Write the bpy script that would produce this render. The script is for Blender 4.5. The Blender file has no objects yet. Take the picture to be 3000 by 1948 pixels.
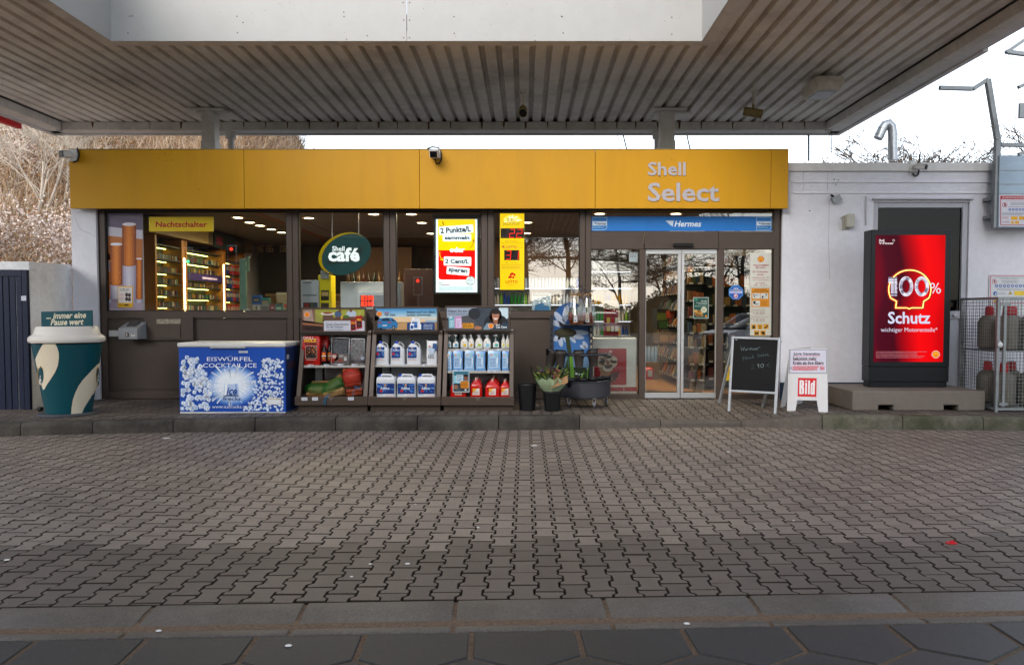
import bpy, bmesh, math, random, os
import numpy as np
from mathutils import Vector, Matrix
R = math.radians
rnd = random.Random(11)
sc = bpy.context.scene
col = sc.collection
# ---------------------------------------------------------------- camera
# measured on the 3000 px wide photograph: focal length, vanishing point, horizon, principal row
FPX, CX, HZ, PP, CAMH = 2210.0, 1540.0, 915.0, 1003.0, 1.5
PITCH = math.atan((PP - HZ) / FPX)
cam = bpy.data.cameras.new('camera')
cam.sensor_width = 36.0
cam.lens = FPX / 3000 * 36
cam.shift_x = (1500 - CX) / 3000
cam.shift_y = (PP - 974) / 3000
cam.clip_end = 900
cam_ob = bpy.data.objects.new('camera', cam)
cam_ob.location = (0, 0, CAMH)
cam_ob.rotation_euler = (R(90) - PITCH, 0, 0)
col.objects.link(cam_ob)
sc.camera = cam_ob
# ---------------------------------------------------------------- sky, sun, exposure
SUN_EL, SUN_AZ = 30.0, 203.0          # degrees; azimuth clockwise from +Y (behind the camera, to the left)
world = bpy.data.worlds.new('World')
sc.world = world
world.use_nodes = True
wn = world.node_tree
wn.nodes.clear()
sky = wn.nodes.new('ShaderNodeTexSky')
sky.sky_type = 'NISHITA'
sky.sun_disc = False
sky.sun_elevation = R(SUN_EL)
sky.sun_rotation = R(SUN_AZ)
sky.air_density = 1.0
sky.dust_density = 1.5
sky.ozone_density = 1.0
hs = wn.nodes.new('ShaderNodeHueSaturation')
hs.inputs['Saturation'].default_value = 0.45      # a thin bright overcast takes most of the blue out
bg = wn.nodes.new('ShaderNodeBackground')
bg.inputs['Strength'].default_value = 0.15
wo = wn.nodes.new('ShaderNodeOutputWorld')
wn.links.new(sky.outputs[0], hs.inputs['Color'])
wn.links.new(hs.outputs[0], bg.inputs[0])
wn.links.new(bg.outputs[0], wo.inputs[0])
sun = bpy.data.lights.new('sun', 'SUN')
sun.energy = 0.5
sun.angle = R(35)
sun.color = (1.0, 0.93, 0.84)
sun_ob = bpy.data.objects.new('sun', sun)
az, el = R(SUN_AZ), R(SUN_EL)
sd = Vector((math.sin(az) * math.cos(el), math.cos(az) * math.cos(el), math.sin(el)))
sun_ob.rotation_euler = sd.to_track_quat('Z', 'Y').to_euler()
sun_ob.location = (-20, -20, 30)
col.objects.link(sun_ob)
sc.view_settings.view_transform = 'Standard'
sc.view_settings.look = 'None'
sc.view_settings.exposure = 1.52
sc.view_settings.gamma = 1.0
sc.view_settings.use_curve_mapping = False
sc.cycles.use_denoising = True
sc.cycles.max_bounces = 8
sc.cycles.diffuse_bounces = 4
sc.cycles.glossy_bounces = 3
sc.cycles.transparent_max_bounces = 16
sc.cycles.transmission_bounces = 4
sc.cycles.caustics_reflective = False
sc.cycles.caustics_refractive = False
sc.cycles.sample_clamp_indirect = 6.0
# ---------------------------------------------------------------- measuring helpers
cp, sp = math.cos(PITCH), math.sin(PITCH)
def ray(px, py):
 d = (py - PP) / FPX
 return Vector(((px - CX) / FPX, cp - d * sp, -sp - d * cp))
def at(px, py, Y):
 d = ray(px, py)
 t = Y / d.y
 return Vector((d.x * t, Y, CAMH + d.z * t))
def gy(py, z=0.0):
 d = ray(CX, py)
 return (z - CAMH) / d.z * d.y
def gp(px, py, z=0.0):
 return at(px, py, gy(py, z))
def X(px, Y, py=HZ): return at(px, py, Y).x
def Z(py, Y): return at(CX, py, Y).z
# ---------------------------------------------------------------- colours and materials
def lin(h):
 v = [int(h[i:i + 2], 16) / 255 for i in (0, 2, 4)]
 return tuple(c / 12.92 if c <= .04045 else ((c + .055) / 1.055) ** 2.4 for c in v)
_mats = {}
def M(name, hexc, rough=.5, metal=0., var=.12, vs=6., bump=0., bs=80., dirt=0., ds=1.3, dcol='3a332b', coat=0., spec=.3, streak=1., dlo=.45, dhi=.75, pos=False, speck=0.):
 """Principled surface: base colour with fine variation, optional grime patches and fine relief."""
 if name in _mats: return _mats[name]
 m = bpy.data.materials.new(name)
 m.use_nodes = True
 n, l = m.node_tree.nodes, m.node_tree.links
 b = n['Principled BSDF']
 b.inputs['Roughness'].default_value = rough
 b.inputs['Metallic'].default_value = metal
 b.inputs['Specular IOR Level'].default_value = spec
 b.inputs['Coat Weight'].default_value = coat
 c = lin(hexc) if isinstance(hexc, str) else hexc
 if var <= 0 and bump <= 0 and dirt <= 0:
  b.inputs['Base Color'].default_value = (*c, 1)
  _mats[name] = m
  return m
 tc = n.new('ShaderNodeTexCoord')
 mp = n.new('ShaderNodeMapping')
 mp.inputs['Scale'].default_value = (1, 1, streak)
 l.new(tc.outputs['Object'], mp.inputs[0])
 nz = n.new('ShaderNodeTexNoise')
 nz.inputs['Scale'].default_value = vs
 nz.inputs['Detail'].default_value = 6
 nz.inputs['Roughness'].default_value = .65
 l.new(mp.outputs[0], nz.inputs['Vector'])
 mr = n.new('ShaderNodeMapRange')
 mr.inputs['From Min'].default_value = .3
 mr.inputs['From Max'].default_value = .7
 mr.inputs['To Min'].default_value = 1 - var
 mr.inputs['To Max'].default_value = 1 + var
 l.new(nz.outputs['Fac'], mr.inputs[0])
 mx = n.new('ShaderNodeMix')
 mx.data_type = 'RGBA'
 mx.blend_type = 'MULTIPLY'
 mx.inputs[0].default_value = 1
 mx.inputs[6].default_value = (*c, 1)
 cb = n.new('ShaderNodeCombineXYZ')
 for i in range(3): l.new(mr.outputs[0], cb.inputs[i])
 l.new(cb.outputs[0], mx.inputs[7])
 out = mx.outputs[2]
 if dirt > 0:
  n2 = n.new('ShaderNodeTexNoise')
  n2.inputs['Scale'].default_value = ds
  n2.inputs['Detail'].default_value = 8
  n2.inputs['Roughness'].default_value = .7
  if pos:
   ge = n.new('ShaderNodeNewGeometry'); l.new(ge.outputs['Position'], n2.inputs['Vector'])
  else: l.new(mp.outputs[0], n2.inputs['Vector'])
  r2 = n.new('ShaderNodeMapRange')
  r2.inputs['From Min'].default_value = dlo
  r2.inputs['From Max'].default_value = dhi
  r2.inputs['To Max'].default_value = dirt
  l.new(n2.outputs['Fac'], r2.inputs[0])
  m2 = n.new('ShaderNodeMix')
  m2.data_type = 'RGBA'
  l.new(r2.outputs[0], m2.inputs[0])
  l.new(out, m2.inputs[6])
  m2.inputs[7].default_value = (*lin(dcol), 1)
  out = m2.outputs[2]
 if speck > 0:                     # coarse aggregate showing in the concrete
  n4 = n.new('ShaderNodeTexNoise'); n4.inputs['Scale'].default_value = 150; n4.inputs['Detail'].default_value = 4; n4.inputs['Roughness'].default_value = .8
  l.new(tc.outputs['Object'], n4.inputs['Vector'])
  r4 = n.new('ShaderNodeMapRange'); r4.inputs['From Min'].default_value = .36; r4.inputs['From Max'].default_value = .64; r4.inputs['To Min'].default_value = 1 - speck; r4.inputs['To Max'].default_value = 1 + speck
  l.new(n4.outputs['Fac'], r4.inputs[0])
  c4 = n.new('ShaderNodeCombineXYZ')
  for i in range(3): l.new(r4.outputs[0], c4.inputs[i])
  m4 = n.new('ShaderNodeMix'); m4.data_type = 'RGBA'; m4.blend_type = 'MULTIPLY'; m4.inputs[0].default_value = 1
  l.new(out, m4.inputs[6]); l.new(c4.outputs[0], m4.inputs[7])
  out = m4.outputs[2]
 l.new(out, b.inputs['Base Color'])
 rr = n.new('ShaderNodeMapRange')
 rr.inputs['To Min'].default_value = max(.03, rough - .1)
 rr.inputs['To Max'].default_value = min(1, rough + .1)
 l.new(nz.outputs['Fac'], rr.inputs[0])
 l.new(rr.outputs[0], b.inputs['Roughness'])
 if bump > 0:
  n3 = n.new('ShaderNodeTexNoise')
  n3.inputs['Scale'].default_value = bs
  n3.inputs['Detail'].default_value = 3
  l.new(tc.outputs['Object'], n3.inputs['Vector'])
  bp = n.new('ShaderNodeBump')
  bp.inputs['Strength'].default_value = bump
  bp.inputs['Distance'].default_value = .01
  l.new(n3.outputs['Fac'], bp.inputs['Height'])
  l.new(bp.outputs[0], b.inputs['Normal'])
 _mats[name] = m
 return m
def EM(hexc, strength):
 k = 'lit_%s_%g' % (hexc, strength)
 if k in _mats: return _mats[k]
 m = bpy.data.materials.new(k)
 m.use_nodes = True
 b = m.node_tree.nodes['Principled BSDF']
 c = lin(hexc)
 b.inputs['Base Color'].default_value = (*[x * .3 for x in c], 1)
 b.inputs['Emission Color'].default_value = (*c, 1)
 b.inputs['Emission Strength'].default_value = strength
 b.inputs['Roughness'].default_value = .15
 _mats[k] = m
 return m
def ink(spec):
 """'rrggbb' printed colour, or 'rrggbb*s' a colour lit from behind."""
 if not isinstance(spec, str): return spec
 if '*' in spec:
  h, s = spec.split('*')
  return EM(h, float(s))
 return M('ink_' + spec, spec, .45, 0, .05, 9)
def glass_mat(name, tint, ior, rough=.0):
 m = bpy.data.materials.new(name)
 m.use_nodes = True
 n, l = m.node_tree.nodes, m.node_tree.links
 n.clear()
 o = n.new('ShaderNodeOutputMaterial')
 tr = n.new('ShaderNodeBsdfTransparent')
 tr.inputs[0].default_value = (*tint, 1)
 g = n.new('ShaderNodeBsdfGlossy')
 g.inputs['Roughness'].default_value = rough
 fr = n.new('ShaderNodeFresnel')
 fr.inputs['IOR'].default_value = ior
 nz = n.new('ShaderNodeTexNoise')
 nz.inputs['Scale'].default_value = .9
 nz.inputs['Detail'].default_value = 0
 tc = n.new('ShaderNodeTexCoord')
 l.new(tc.outputs['Object'], nz.inputs['Vector'])
 bp = n.new('ShaderNodeBump')
 bp.inputs['Strength'].default_value = .004
 bp.inputs['Distance'].default_value = .05
 l.new(nz.outputs['Fac'], bp.inputs['Height'])
 l.new(bp.outputs[0], g.inputs['Normal'])
 mx = n.new('ShaderNodeMixShader')
 ge = n.new('ShaderNodeNewGeometry'); iv = n.new('ShaderNodeMath'); iv.operation = 'SUBTRACT'; iv.inputs[0].default_value = 1
 ml = n.new('ShaderNodeMath'); ml.operation = 'MULTIPLY'     # a ray leaving the pane is not reflected a second time
 l.new(ge.outputs['Backfacing'], iv.inputs[1]); l.new(iv.outputs[0], ml.inputs[0]); l.new(fr.outputs[0], ml.inputs[1])
 l.new(ml.outputs[0], mx.inputs[0])
 l.new(tr.outputs[0], mx.inputs[1])
 l.new(g.outputs[0], mx.inputs[2])
 l.new(mx.outputs[0], o.inputs[0])
 _mats[name] = m
 return m
# ---------------------------------------------------------------- mesh builder
def children(o): return [c for c in col.objects if c.parent == o]
def tag(o, label=None, cat=None, group=None, kind=None):
 if label: o['label'] = label
 if cat: o['category'] = cat
 if group: o['group'] = group
 if kind: o['kind'] = kind
 return o
def thing(name, label, cat, loc, group=None):
 o = bpy.data.objects.new(name, None)
 o.location = loc
 o.empty_display_size = .1
 col.objects.link(o)
 return tag(o, label, cat, group)
def struct(name, loc=(0, 0, 0)):
 o = bpy.data.objects.new(name, None)
 o.location = loc
 col.objects.link(o)
 o['kind'] = 'structure'
 return o
def link(o, parent=None, origin=(0, 0, 0)):
 col.objects.link(o)
 if parent is not None:
  o.parent = parent
  o.matrix_parent_inverse = Matrix.Translation(-Vector(parent.location))
 return o
class MB:
 def __init__(s): s.v, s.f, s.m, s.mats = [], [], [], []
 def mi(s, mat):
  mat = ink(mat) if isinstance(mat, str) else mat
  if mat not in s.mats: s.mats.append(mat)
  return s.mats.index(mat)
 def add(s, vs, fs, mat=None):
  k = len(s.v)
  s.v.extend([tuple(p) for p in vs])
  i = s.mi(mat) if mat is not None else 0
  for f in fs:
   s.f.append([k + q for q in f])
   s.m.append(i)
  return s
 def box(s, x0, x1, y0, y1, z0, z1, mat=None):
  x0, x1 = min(x0, x1), max(x0, x1); y0, y1 = min(y0, y1), max(y0, y1); z0, z1 = min(z0, z1), max(z0, z1)
  v = [(x0, y0, z0), (x1, y0, z0), (x1, y1, z0), (x0, y1, z0), (x0, y0, z1), (x1, y0, z1), (x1, y1, z1), (x0, y1, z1)]
  return s.add(v, [(0, 3, 2, 1), (4, 5, 6, 7), (0, 1, 5, 4), (1, 2, 6, 5), (2, 3, 7, 6), (3, 0, 4, 7)], mat)
 def hexa(s, v, mat=None):
  return s.add(v, [(0, 3, 2, 1), (4, 5, 6, 7), (0, 1, 5, 4), (1, 2, 6, 5), (2, 3, 7, 6), (3, 0, 4, 7)], mat)
 def prism(s, poly, vec, mat=None):
  """closed 3-D polygon swept along vec"""
  n = len(poly); vec = Vector(vec)
  v = [Vector(p) for p in poly] + [Vector(p) + vec for p in poly]
  f = [list(range(n))[::-1], list(range(n, 2 * n))] + [(i, (i + 1) % n, n + (i + 1) % n, n + i) for i in range(n)]
  return s.add(v, f, mat)
 def bar(s, a, b, w, h=None, mat=None, up=(0, 0, 1)):
  """square bar from a to b"""
  a, b = Vector(a), Vector(b); h = h or w
  d = (b - a).normalized(); up = Vector(up)
  if abs(d.dot(up)) > .97: up = Vector((0, 1, 0))
  r = d.cross(up).normalized(); u = r.cross(d)
  q = [(-1, -1), (1, -1), (1, 1), (-1, 1)]
  v = [a + r * (i * w / 2) + u * (j * h / 2) for i, j in q] + [b + r * (i * w / 2) + u * (j * h / 2) for i, j in q]
  return s.hexa(v, mat)
 def tube(s, pts, r, n=8, mat=None, cap=True):
  pts = [Vector(p) for p in pts]
  rs = r if isinstance(r, (list, tuple)) else [r] * len(pts)
  v = []; f = []; e = None
  for i, p in enumerate(pts):
   d = (pts[min(i + 1, len(pts) - 1)] - pts[max(i - 1, 0)])
   d = d.normalized() if d.length > 1e-9 else Vector((0, 0, 1))
   if e is None: e = d.cross(Vector((0, 0, 1)) if abs(d.z) < .9 else Vector((1, 0, 0)))
   e = e - d * e.dot(d)
   e = e.normalized() if e.length > 1e-6 else d.orthogonal().normalized()
   g = d.cross(e)
   for k in range(n):
    t = 2 * math.pi * k / n
    v.append(p + (e * math.cos(t) + g * math.sin(t)) * rs[i])
  for i in range(len(pts) - 1):
   for k in range(n):
    f.append((i * n + k, i * n + (k + 1) % n, (i + 1) * n + (k + 1) % n, (i + 1) * n + k))
  if cap:
   f.append(list(range(n))[::-1]); f.append([(len(pts) - 1) * n + k for k in range(n)])
  return s.add(v, f, mat)
 def lathe(s, prof, c=(0, 0, 0), n=24, mat=None, sx=1., sy=1., cap=True):
  """prof: (radius, z) pairs turned about the vertical through c"""
  v = []; f = []
  for r, z in prof:
   for k in range(n):
    t = 2 * math.pi * k / n
    v.append((c[0] + r * sx * math.cos(t), c[1] + r * sy * math.sin(t), c[2] + z))
  for i in range(len(prof) - 1):
   for k in range(n):
    f.append((i * n + k, i * n + (k + 1) % n, (i + 1) * n + (k + 1) % n, (i + 1) * n + k))
  if cap:
   f.append(list(range(n))[::-1]); f.append([(len(prof) - 1) * n + k for k in range(n)])
  return s.add(v, f, mat)
 def loft(s, rings, mat=None, cap=True):
  n = len(rings[0]); v = [p for r in rings for p in r]; f = []
  for i in range(len(rings) - 1):
   for k in range(n):
    f.append((i * n + k, i * n + (k + 1) % n, (i + 1) * n + (k + 1) % n, (i + 1) * n + k))
  if cap:
   f.append(list(range(n))[::-1]); f.append([(len(rings) - 1) * n + k for k in range(n)])
  return s.add(v, f, mat)
 def build(s, name, mat=None, parent=None, bev=0, smooth=None, seg=2, label=None, cat=None, group=None, kind=None, center=True):
  me = bpy.data.meshes.new(name)
  off = Vector((0, 0, 0))
  if parent is None and center and s.v:
   a = np.array(s.v)
   lo, hi = a.min(0), a.max(0)
   off = Vector(((lo[0] + hi[0]) / 2, (lo[1] + hi[1]) / 2, lo[2]))
  me.from_pydata([tuple(Vector(p) - off) for p in s.v] if off.length else s.v, [], s.f)
  if mat is not None:
   me.materials.append(ink(mat) if isinstance(mat, str) else mat)
  else:
   for m in s.mats: me.materials.append(m)
   me.polygons.foreach_set('material_index', s.m)
  if smooth is not None:
   me.polygons.foreach_set('use_smooth', [True] * len(me.polygons))
   me.set_sharp_from_angle(angle=R(smooth))
  me.update()
  o = bpy.data.objects.new(name, me)
  o.location = off
  link(o, parent)
  if bev:
   bm = o.modifiers.new('edge', 'BEVEL')
   bm.width = bev; bm.segments = seg; bm.limit_method = 'ANGLE'; bm.angle_limit = R(40)
  return tag(o, label, cat, group, kind)
def sub(parent, o):
 """make o a child of parent, both already placed in world coordinates"""
 o.parent = parent
 return o
def copy_thing(src, loc, label=None, rz=0., group=None):
 """a copy of a thing with copies of its parts and their parts"""
 r = src.copy(); col.objects.link(r)
 r.location = loc
 r.rotation_euler.z = src.rotation_euler.z + rz
 if label: r['label'] = label
 if group: r['group'] = group
 def rec(a, b):
  for ch in [c for c in list(col.objects) if c.parent == a]:
   d = ch.copy(); col.objects.link(d)
   d.parent = b
   d.matrix_parent_inverse = ch.matrix_parent_inverse.copy()
   rec(ch, d)
 rec(src, r)
 return r
# ---------------------------------------------------------------- flat lettering
def _font(p):
 try: return bpy.data.fonts.load(os.path.join(bpy.utils.resource_path('LOCAL'), 'datafiles', 'fonts', p))
 except Exception: return None
FONT = {'i': _font('Inter.woff2'), 'b': None}
_glyph = {}
def glyphs(txt, font='b', off=0.0, shear=0.0):
 k = (txt, font, off, shear)
 if k in _glyph: return _glyph[k]
 cu = bpy.data.curves.new('t', 'FONT')
 cu.body = txt; cu.size = 1; cu.offset = off; cu.shear = shear; cu.resolution_u = 2
 cu.align_x = 'CENTER'
 cu.space_line = .95
 if FONT.get(font): cu.font = FONT[font]
 ob = bpy.data.objects.new('t', cu)
 me = ob.to_mesh()
 v = [(p.co.x, p.co.y) for p in me.vertices]; f = [list(p.vertices) for p in me.polygons]
 ob.to_mesh_clear()
 bpy.data.objects.remove(ob); bpy.data.curves.remove(cu)
 _glyph[k] = (v, f)
 return _glyph[k]
class Print(MB):
 """Flat print on a plane in the scene. Coordinates are photograph pixels, projected onto that plane."""
 def __init__(s, p0, normal=(0, -1, 0), step=.0006):
  super().__init__()
  s.p0, s.n, s.step = Vector(p0), Vector(normal).normalized(), step
 def P(s, px, py, lay=1):
  d = ray(px, py); c = Vector((0, 0, CAMH))
  t = (s.p0 - c).dot(s.n) / d.dot(s.n)
  return c + d * t + s.n * (lay * s.step)
 def poly(s, pts, c, lay=1):
  return s.add([s.P(x, y, lay) for x, y in pts], [list(range(len(pts)))[::-1]], c)
 def rect(s, x0, y0, x1, y1, c, lay=1, sk=0.): return s.poly([(x0, y0), (x1, y0 + sk), (x1, y1 + sk), (x0, y1)], c, lay)
 def rrect(s, x0, y0, x1, y1, r, c, lay=1, rot=0.):
  pts = []
  for cx, cy, a0 in ((x1 - r, y0 + r, -90), (x1 - r, y1 - r, 0), (x0 + r, y1 - r, 90), (x0 + r, y0 + r, 180)):
   for k in range(5):
    a = R(a0 + k * 22.5); pts.append((cx + r * math.cos(a), cy + r * math.sin(a)))
  if rot:
   mx, my = (x0 + x1) / 2, (y0 + y1) / 2; ca, sa = math.cos(R(rot)), math.sin(R(rot))
   pts = [(mx + (x - mx) * ca - (y - my) * sa, my + (x - mx) * sa + (y - my) * ca) for x, y in pts]
  return s.poly(pts, c, lay)
 def ell(s, cx, cy, rx, ry, c, lay=1, rot=0., n=28):
  ca, sa = math.cos(R(rot)), math.sin(R(rot)); pts = []
  for k in range(n):
   a = 2 * math.pi * k / n; x, y = rx * math.cos(a), ry * math.sin(a)
   pts.append((cx + x * ca - y * sa, cy + x * sa + y * ca))
  return s.poly(pts, c, lay)
 def line(s, pts, w, c, lay=2):
  for (x0, y0), (x1, y1) in zip(pts, pts[1:]):
   dx, dy = x1 - x0, y1 - y0; L = math.hypot(dx, dy) or 1
   nx, ny = -dy / L * w / 2, dx / L * w / 2; ex, ey = dx / L * w * .3, dy / L * w * .3
   s.poly([(x0 + nx - ex, y0 + ny - ey), (x1 + nx + ex, y1 + ny + ey), (x1 - nx + ex, y1 - ny + ey), (x0 - nx - ex, y0 - ny - ey)], c, lay)
  return s
 def text(s, t, x0, y0, x1, y1, c, lay=3, font='b', off=.015, rot=0., shear=0., sk=0.):
  v, f = glyphs(t, font, off, shear)
  if not v: return s
  a = [p[0] for p in v]; b = [p[1] for p in v]
  u0, u1, w0, w1 = min(a), max(a), min(b), max(b)
  mx, my = (x0 + x1) / 2, (y0 + y1) / 2; ca, sa = math.cos(R(rot)), math.sin(R(rot)); q = []
  for u, w in v:
   x = x0 + (u - u0) / (u1 - u0) * (x1 - x0); y = y1 - (w - w0) / (w1 - w0 or 1) * (y1 - y0)
   y += sk * (x - x0) / (x1 - x0)
   q.append(s.P(mx + (x - mx) * ca - (y - my) * sa, my + (x - mx) * sa + (y - my) * ca, lay))
  return s.add(q, f, c)
 def greek(s, x0, y0, x1, y1, rows, c, lay=2, ragged=.25, sk=0.):
  """lines of print too small to read"""
  h = (y1 - y0) / rows; r_ = random.Random(int(x0 * 7 + y0))
  for k in range(rows):
   y = y0 + k * h; e = x1 - (x1 - x0) * ragged * r_.random(); x = x0
   while x < e:
    w = (2 + 9 * r_.random()) * max(.5, h / 8); s.poly([(x, y + h * .2 + sk * (x - x0)), (min(x + w, e), y + h * .2 + sk * (x - x0)), (min(x + w, e), y + h * .72 + sk * (x - x0)), (x, y + h * .72 + sk * (x - x0))], c, lay); x += w + h * .35
  return s
 def emblem(s, cx, cy, r, lay=2, red='c8201c', yel='f0b818', glow='', rim=None):
  """scallop emblem: red rim, yellow fan with red grooves"""
  def shape(k):
   pts = []
   for i in range(29):
    t = R(-27 + i * 234 / 28); rr = r * k * (1 + .022 * math.cos(i * math.pi / 2))
    pts.append((cx + rr * math.cos(t), cy - rr * .94 * math.sin(t)))
   return pts + [(cx + x * r * k, cy + y * r * k) for x, y in ((-.55, .66), (-.55, .86), (-.14, .88), (0, .95), (.14, .88), (.55, .86), (.55, .66))]
  if rim: s.poly(shape(1.14), rim + glow, lay - 1)
  s.poly(shape(1), red + glow, lay)
  s.poly([(cx + (x - cx) * .84, cy + (y - cy) * .84) for x, y in shape(1)], yel + glow, lay + 1)
  for i in range(-3, 4):
   a = R(i * 22)
   s.line([(cx + i * r * .07, cy + r * .55), (cx + math.sin(a) * r * .8, cy - math.cos(a) * r * .74)], r * .07, red + glow, lay + 2)
  return s
def poly_clip(poly, a, b, c):
 """keep the part of a 2-D polygon with a*x + b*y >= c"""
 out = []
 for i in range(len(poly)):
  p, q = poly[i], poly[(i + 1) % len(poly)]
  dp, dq = a * p[0] + b * p[1] - c, a * q[0] + b * q[1] - c
  if dp >= 0: out.append(p)
  if (dp >= 0) != (dq >= 0):
   t = dp / (dp - dq); out.append((p[0] + (q[0] - p[0]) * t, p[1] + (q[1] - p[1]) * t))
 return out
# ================================================================ GROUND
m_conc = M('paver_concrete', '8f8378', .62, 0, .16, 30, .35, 160, .35, 1.1, '5d544c')
def PVR(name, c, d): return M(name, c, .55, 0, .16, 40, .5, 220, .5, .55, d, spec=.4, pos=True, speck=.38, dlo=.46, dhi=.66)
PAV = [PVR('paver_a', '7b7068', '5a5049'), PVR('paver_b', '80756c', '5e544c'), PVR('paver_c', '766b63', '574d46'), PVR('paver_d', '84796f', '61574f')]
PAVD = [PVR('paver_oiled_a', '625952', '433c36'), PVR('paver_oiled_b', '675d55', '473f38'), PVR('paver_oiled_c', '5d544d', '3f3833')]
m_sand = M('joint_grit', '1f1a15', .9, 0, .4, 60, .5, 150)
m_kerb = M('kerb_concrete', '4b4640', .75, 0, .25, 18, .45, 150, .8, 1.6, '1e1b18', pos=True, speck=.35, dlo=.42, dhi=.62)
m_kerbl = M('kerb_concrete_pale', '5c554e', .75, 0, .22, 18, .45, 150, .6, 1.6, '39332d', pos=True, speck=.3, dlo=.45, dhi=.65)
m_moss = M('kerb_concrete_mossy', '5f5c50', .8, 0, .3, 14, .5, 140, .75, 2.0, '2b3119', pos=True, speck=.3, dlo=.42, dhi=.62)
m_gut = M('gutter_concrete', '625c56', .5, 0, .2, 40, .5, 240, .6, .9, '39332d', spec=.4, pos=True, speck=.5, dlo=.44, dhi=.66)
m_grit = M('gutter_grit', '6a5848', .9, 0, .5, 50, .6, 120)
m_hex = M('hex_slab_sealed', '292b2e', .4, 0, .22, 45, .5, 260, .6, .9, '25221f', spec=.5, pos=True, speck=.5, dlo=.44, dhi=.66)
m_bounce = M('bounce_ground', '8f887d', .9, 0, .35, 3, .4, 20)  # ground tone lightened to bounce light up to the soffit
m_asph = M('asphalt', '5c5a57', .85, 0, .25, 30, .4, 120)
g = MB(); g.add([(-300, -300, -.14), (300, -300, -.14), (300, 300, -.14), (-300, 300, -.14)], [(0, 1, 2, 3)])
g.build('ground', m_bounce, kind='structure')
g = MB(); g.add([(-150, -40, -.11), (150, -40, -.11), (150, -13.5, -.11), (-150, -13.5, -.11)], [(0, 1, 2, 3)])
g.build('road', m_asph, kind='structure')
SHEAR = .030
def gline(px): return gp(px, 1779 + (1728.6 - 1779) * px / 3000)
G0, G1 = gline(0), gline(3000)
gs = (G1.y - G0.y) / (G1.x - G0.x)
def gut_y(x): return G0.y + gs * (x - G0.x)      # back edge of the gutter
# ---- double-T pavers
PL = (gy(1599.5) - gy(1735)) / 4.0
PW = 76.0 * gp(CX, 1735).y / FPX * 1.0 * (1 / (cp - (1735 - PP) / FPX * sp))
def tee(a, b, L, gap, y0=None, y1=None):
 """outline of a double-T paver, optionally cut off at y0 / y1"""
 a -= gap; b -= gap; h = L / 2 - gap * 1.05
 q = [(a, h), (a, L * .3), (b, L * .2 - .002), (b, -L * .2 + .002), (a, -L * .3), (a, -h)]
 p = q + [(-x, y) for x, y in q[::-1]]
 if y0 is not None: p = poly_clip(p, 0, 1, y0)
 if y1 is not None: p = poly_clip(p, 0, -1, -y1)
 return p
def stone_mesh(poly, h=.05, ch=.006):
 """extruded stone with a worn, chamfered top edge; returns verts, faces"""
 n = len(poly); cx = sum(p[0] for p in poly) / n; cy = sum(p[1] for p in poly) / n
 ins = []
 for i in range(n):
  p0, p1, p2 = Vector(poly[i - 1]), Vector(poly[i]), Vector(poly[(i + 1) % n])
  d1 = (p1 - p0).normalized(); d2 = (p2 - p1).normalized()
  n1 = Vector((-d1.y, d1.x)); n2 = Vector((-d2.y, d2.x)); m = n1 + n2
  m = m / max(.35, m.length_squared) * 2 if m.length > 1e-6 else n1
  ins.append(p1 + m * ch * .5 * (1 if poly_area(poly) > 0 else -1) * 1.0)
 v = [(x, y, -h) for x, y in poly] + [(x, y, -ch) for x, y in poly] + [(p.x, p.y, 0) for p in ins]
 f = []
 for i in range(n):
  j = (i + 1) % n
  f += [(i, j, n + j, n + i), (n + i, n + j, 2 * n + j, 2 * n + i)]
 f.append(tuple(range(2 * n, 3 * n)))
 if poly_area(poly) < 0: f = [tuple(reversed(q)) for q in f]
 return v, f
def poly_area(p): return sum(p[i - 1][0] * p[i][1] - p[i][0] * p[i - 1][1] for i in range(len(p))) / 2
FA, FB = PW * .585, PW * .415
fore = struct('forecourt', (0, 6.5, 0))
b = MB(); b.add([(-11, 3.2, -.028), (11, 3.2, -.028), (11, 10.6, -.028), (-11, 10.6, -.028)], [(0, 1, 2, 3)], m_sand)
b.build('joint_bed', parent=fore)
stones = []
for i in range(-66, 67):
 x = i * PW - .01
 yg = gut_y(x)
 base = gut_y(0) + SHEAR * x * 1.0
 for j in range(-3, 40):
  y = base + PL * (j + .5) + (PL / 2 if i % 2 else 0)
  if y - PL / 2 > 10.3 or y + PL / 2 < yg + .02: continue
  if abs(x) > 1.2 + y * .78: continue
  cut = None
  if y - PL / 2 < yg: cut = yg - y + .004
  jj = (y - yg) / PL
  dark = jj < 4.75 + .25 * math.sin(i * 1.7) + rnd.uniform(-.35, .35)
  stones.append((y, x, cut, dark))
stones.sort()
tee_v, tee_f = stone_mesh(tee(FA, FB, PL, .0042))
tee_me = {}
m_edge = M('joint_dirt', '312a23', .9, 0, .3, 60)
def edge_dirt(me, mat):
 me.materials.append(mat); me.materials.append(m_edge); me.polygons.foreach_set('material_index', [1] * (len(me.polygons) - 1) + [0])
def paver_mesh(mat):
 if mat.name not in tee_me:
  me = bpy.data.meshes.new('paver'); me.from_pydata(tee_v, [], tee_f); edge_dirt(me, mat); tee_me[mat.name] = me
 return tee_me[mat.name]
rest = MB(); n_single = 0
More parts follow.
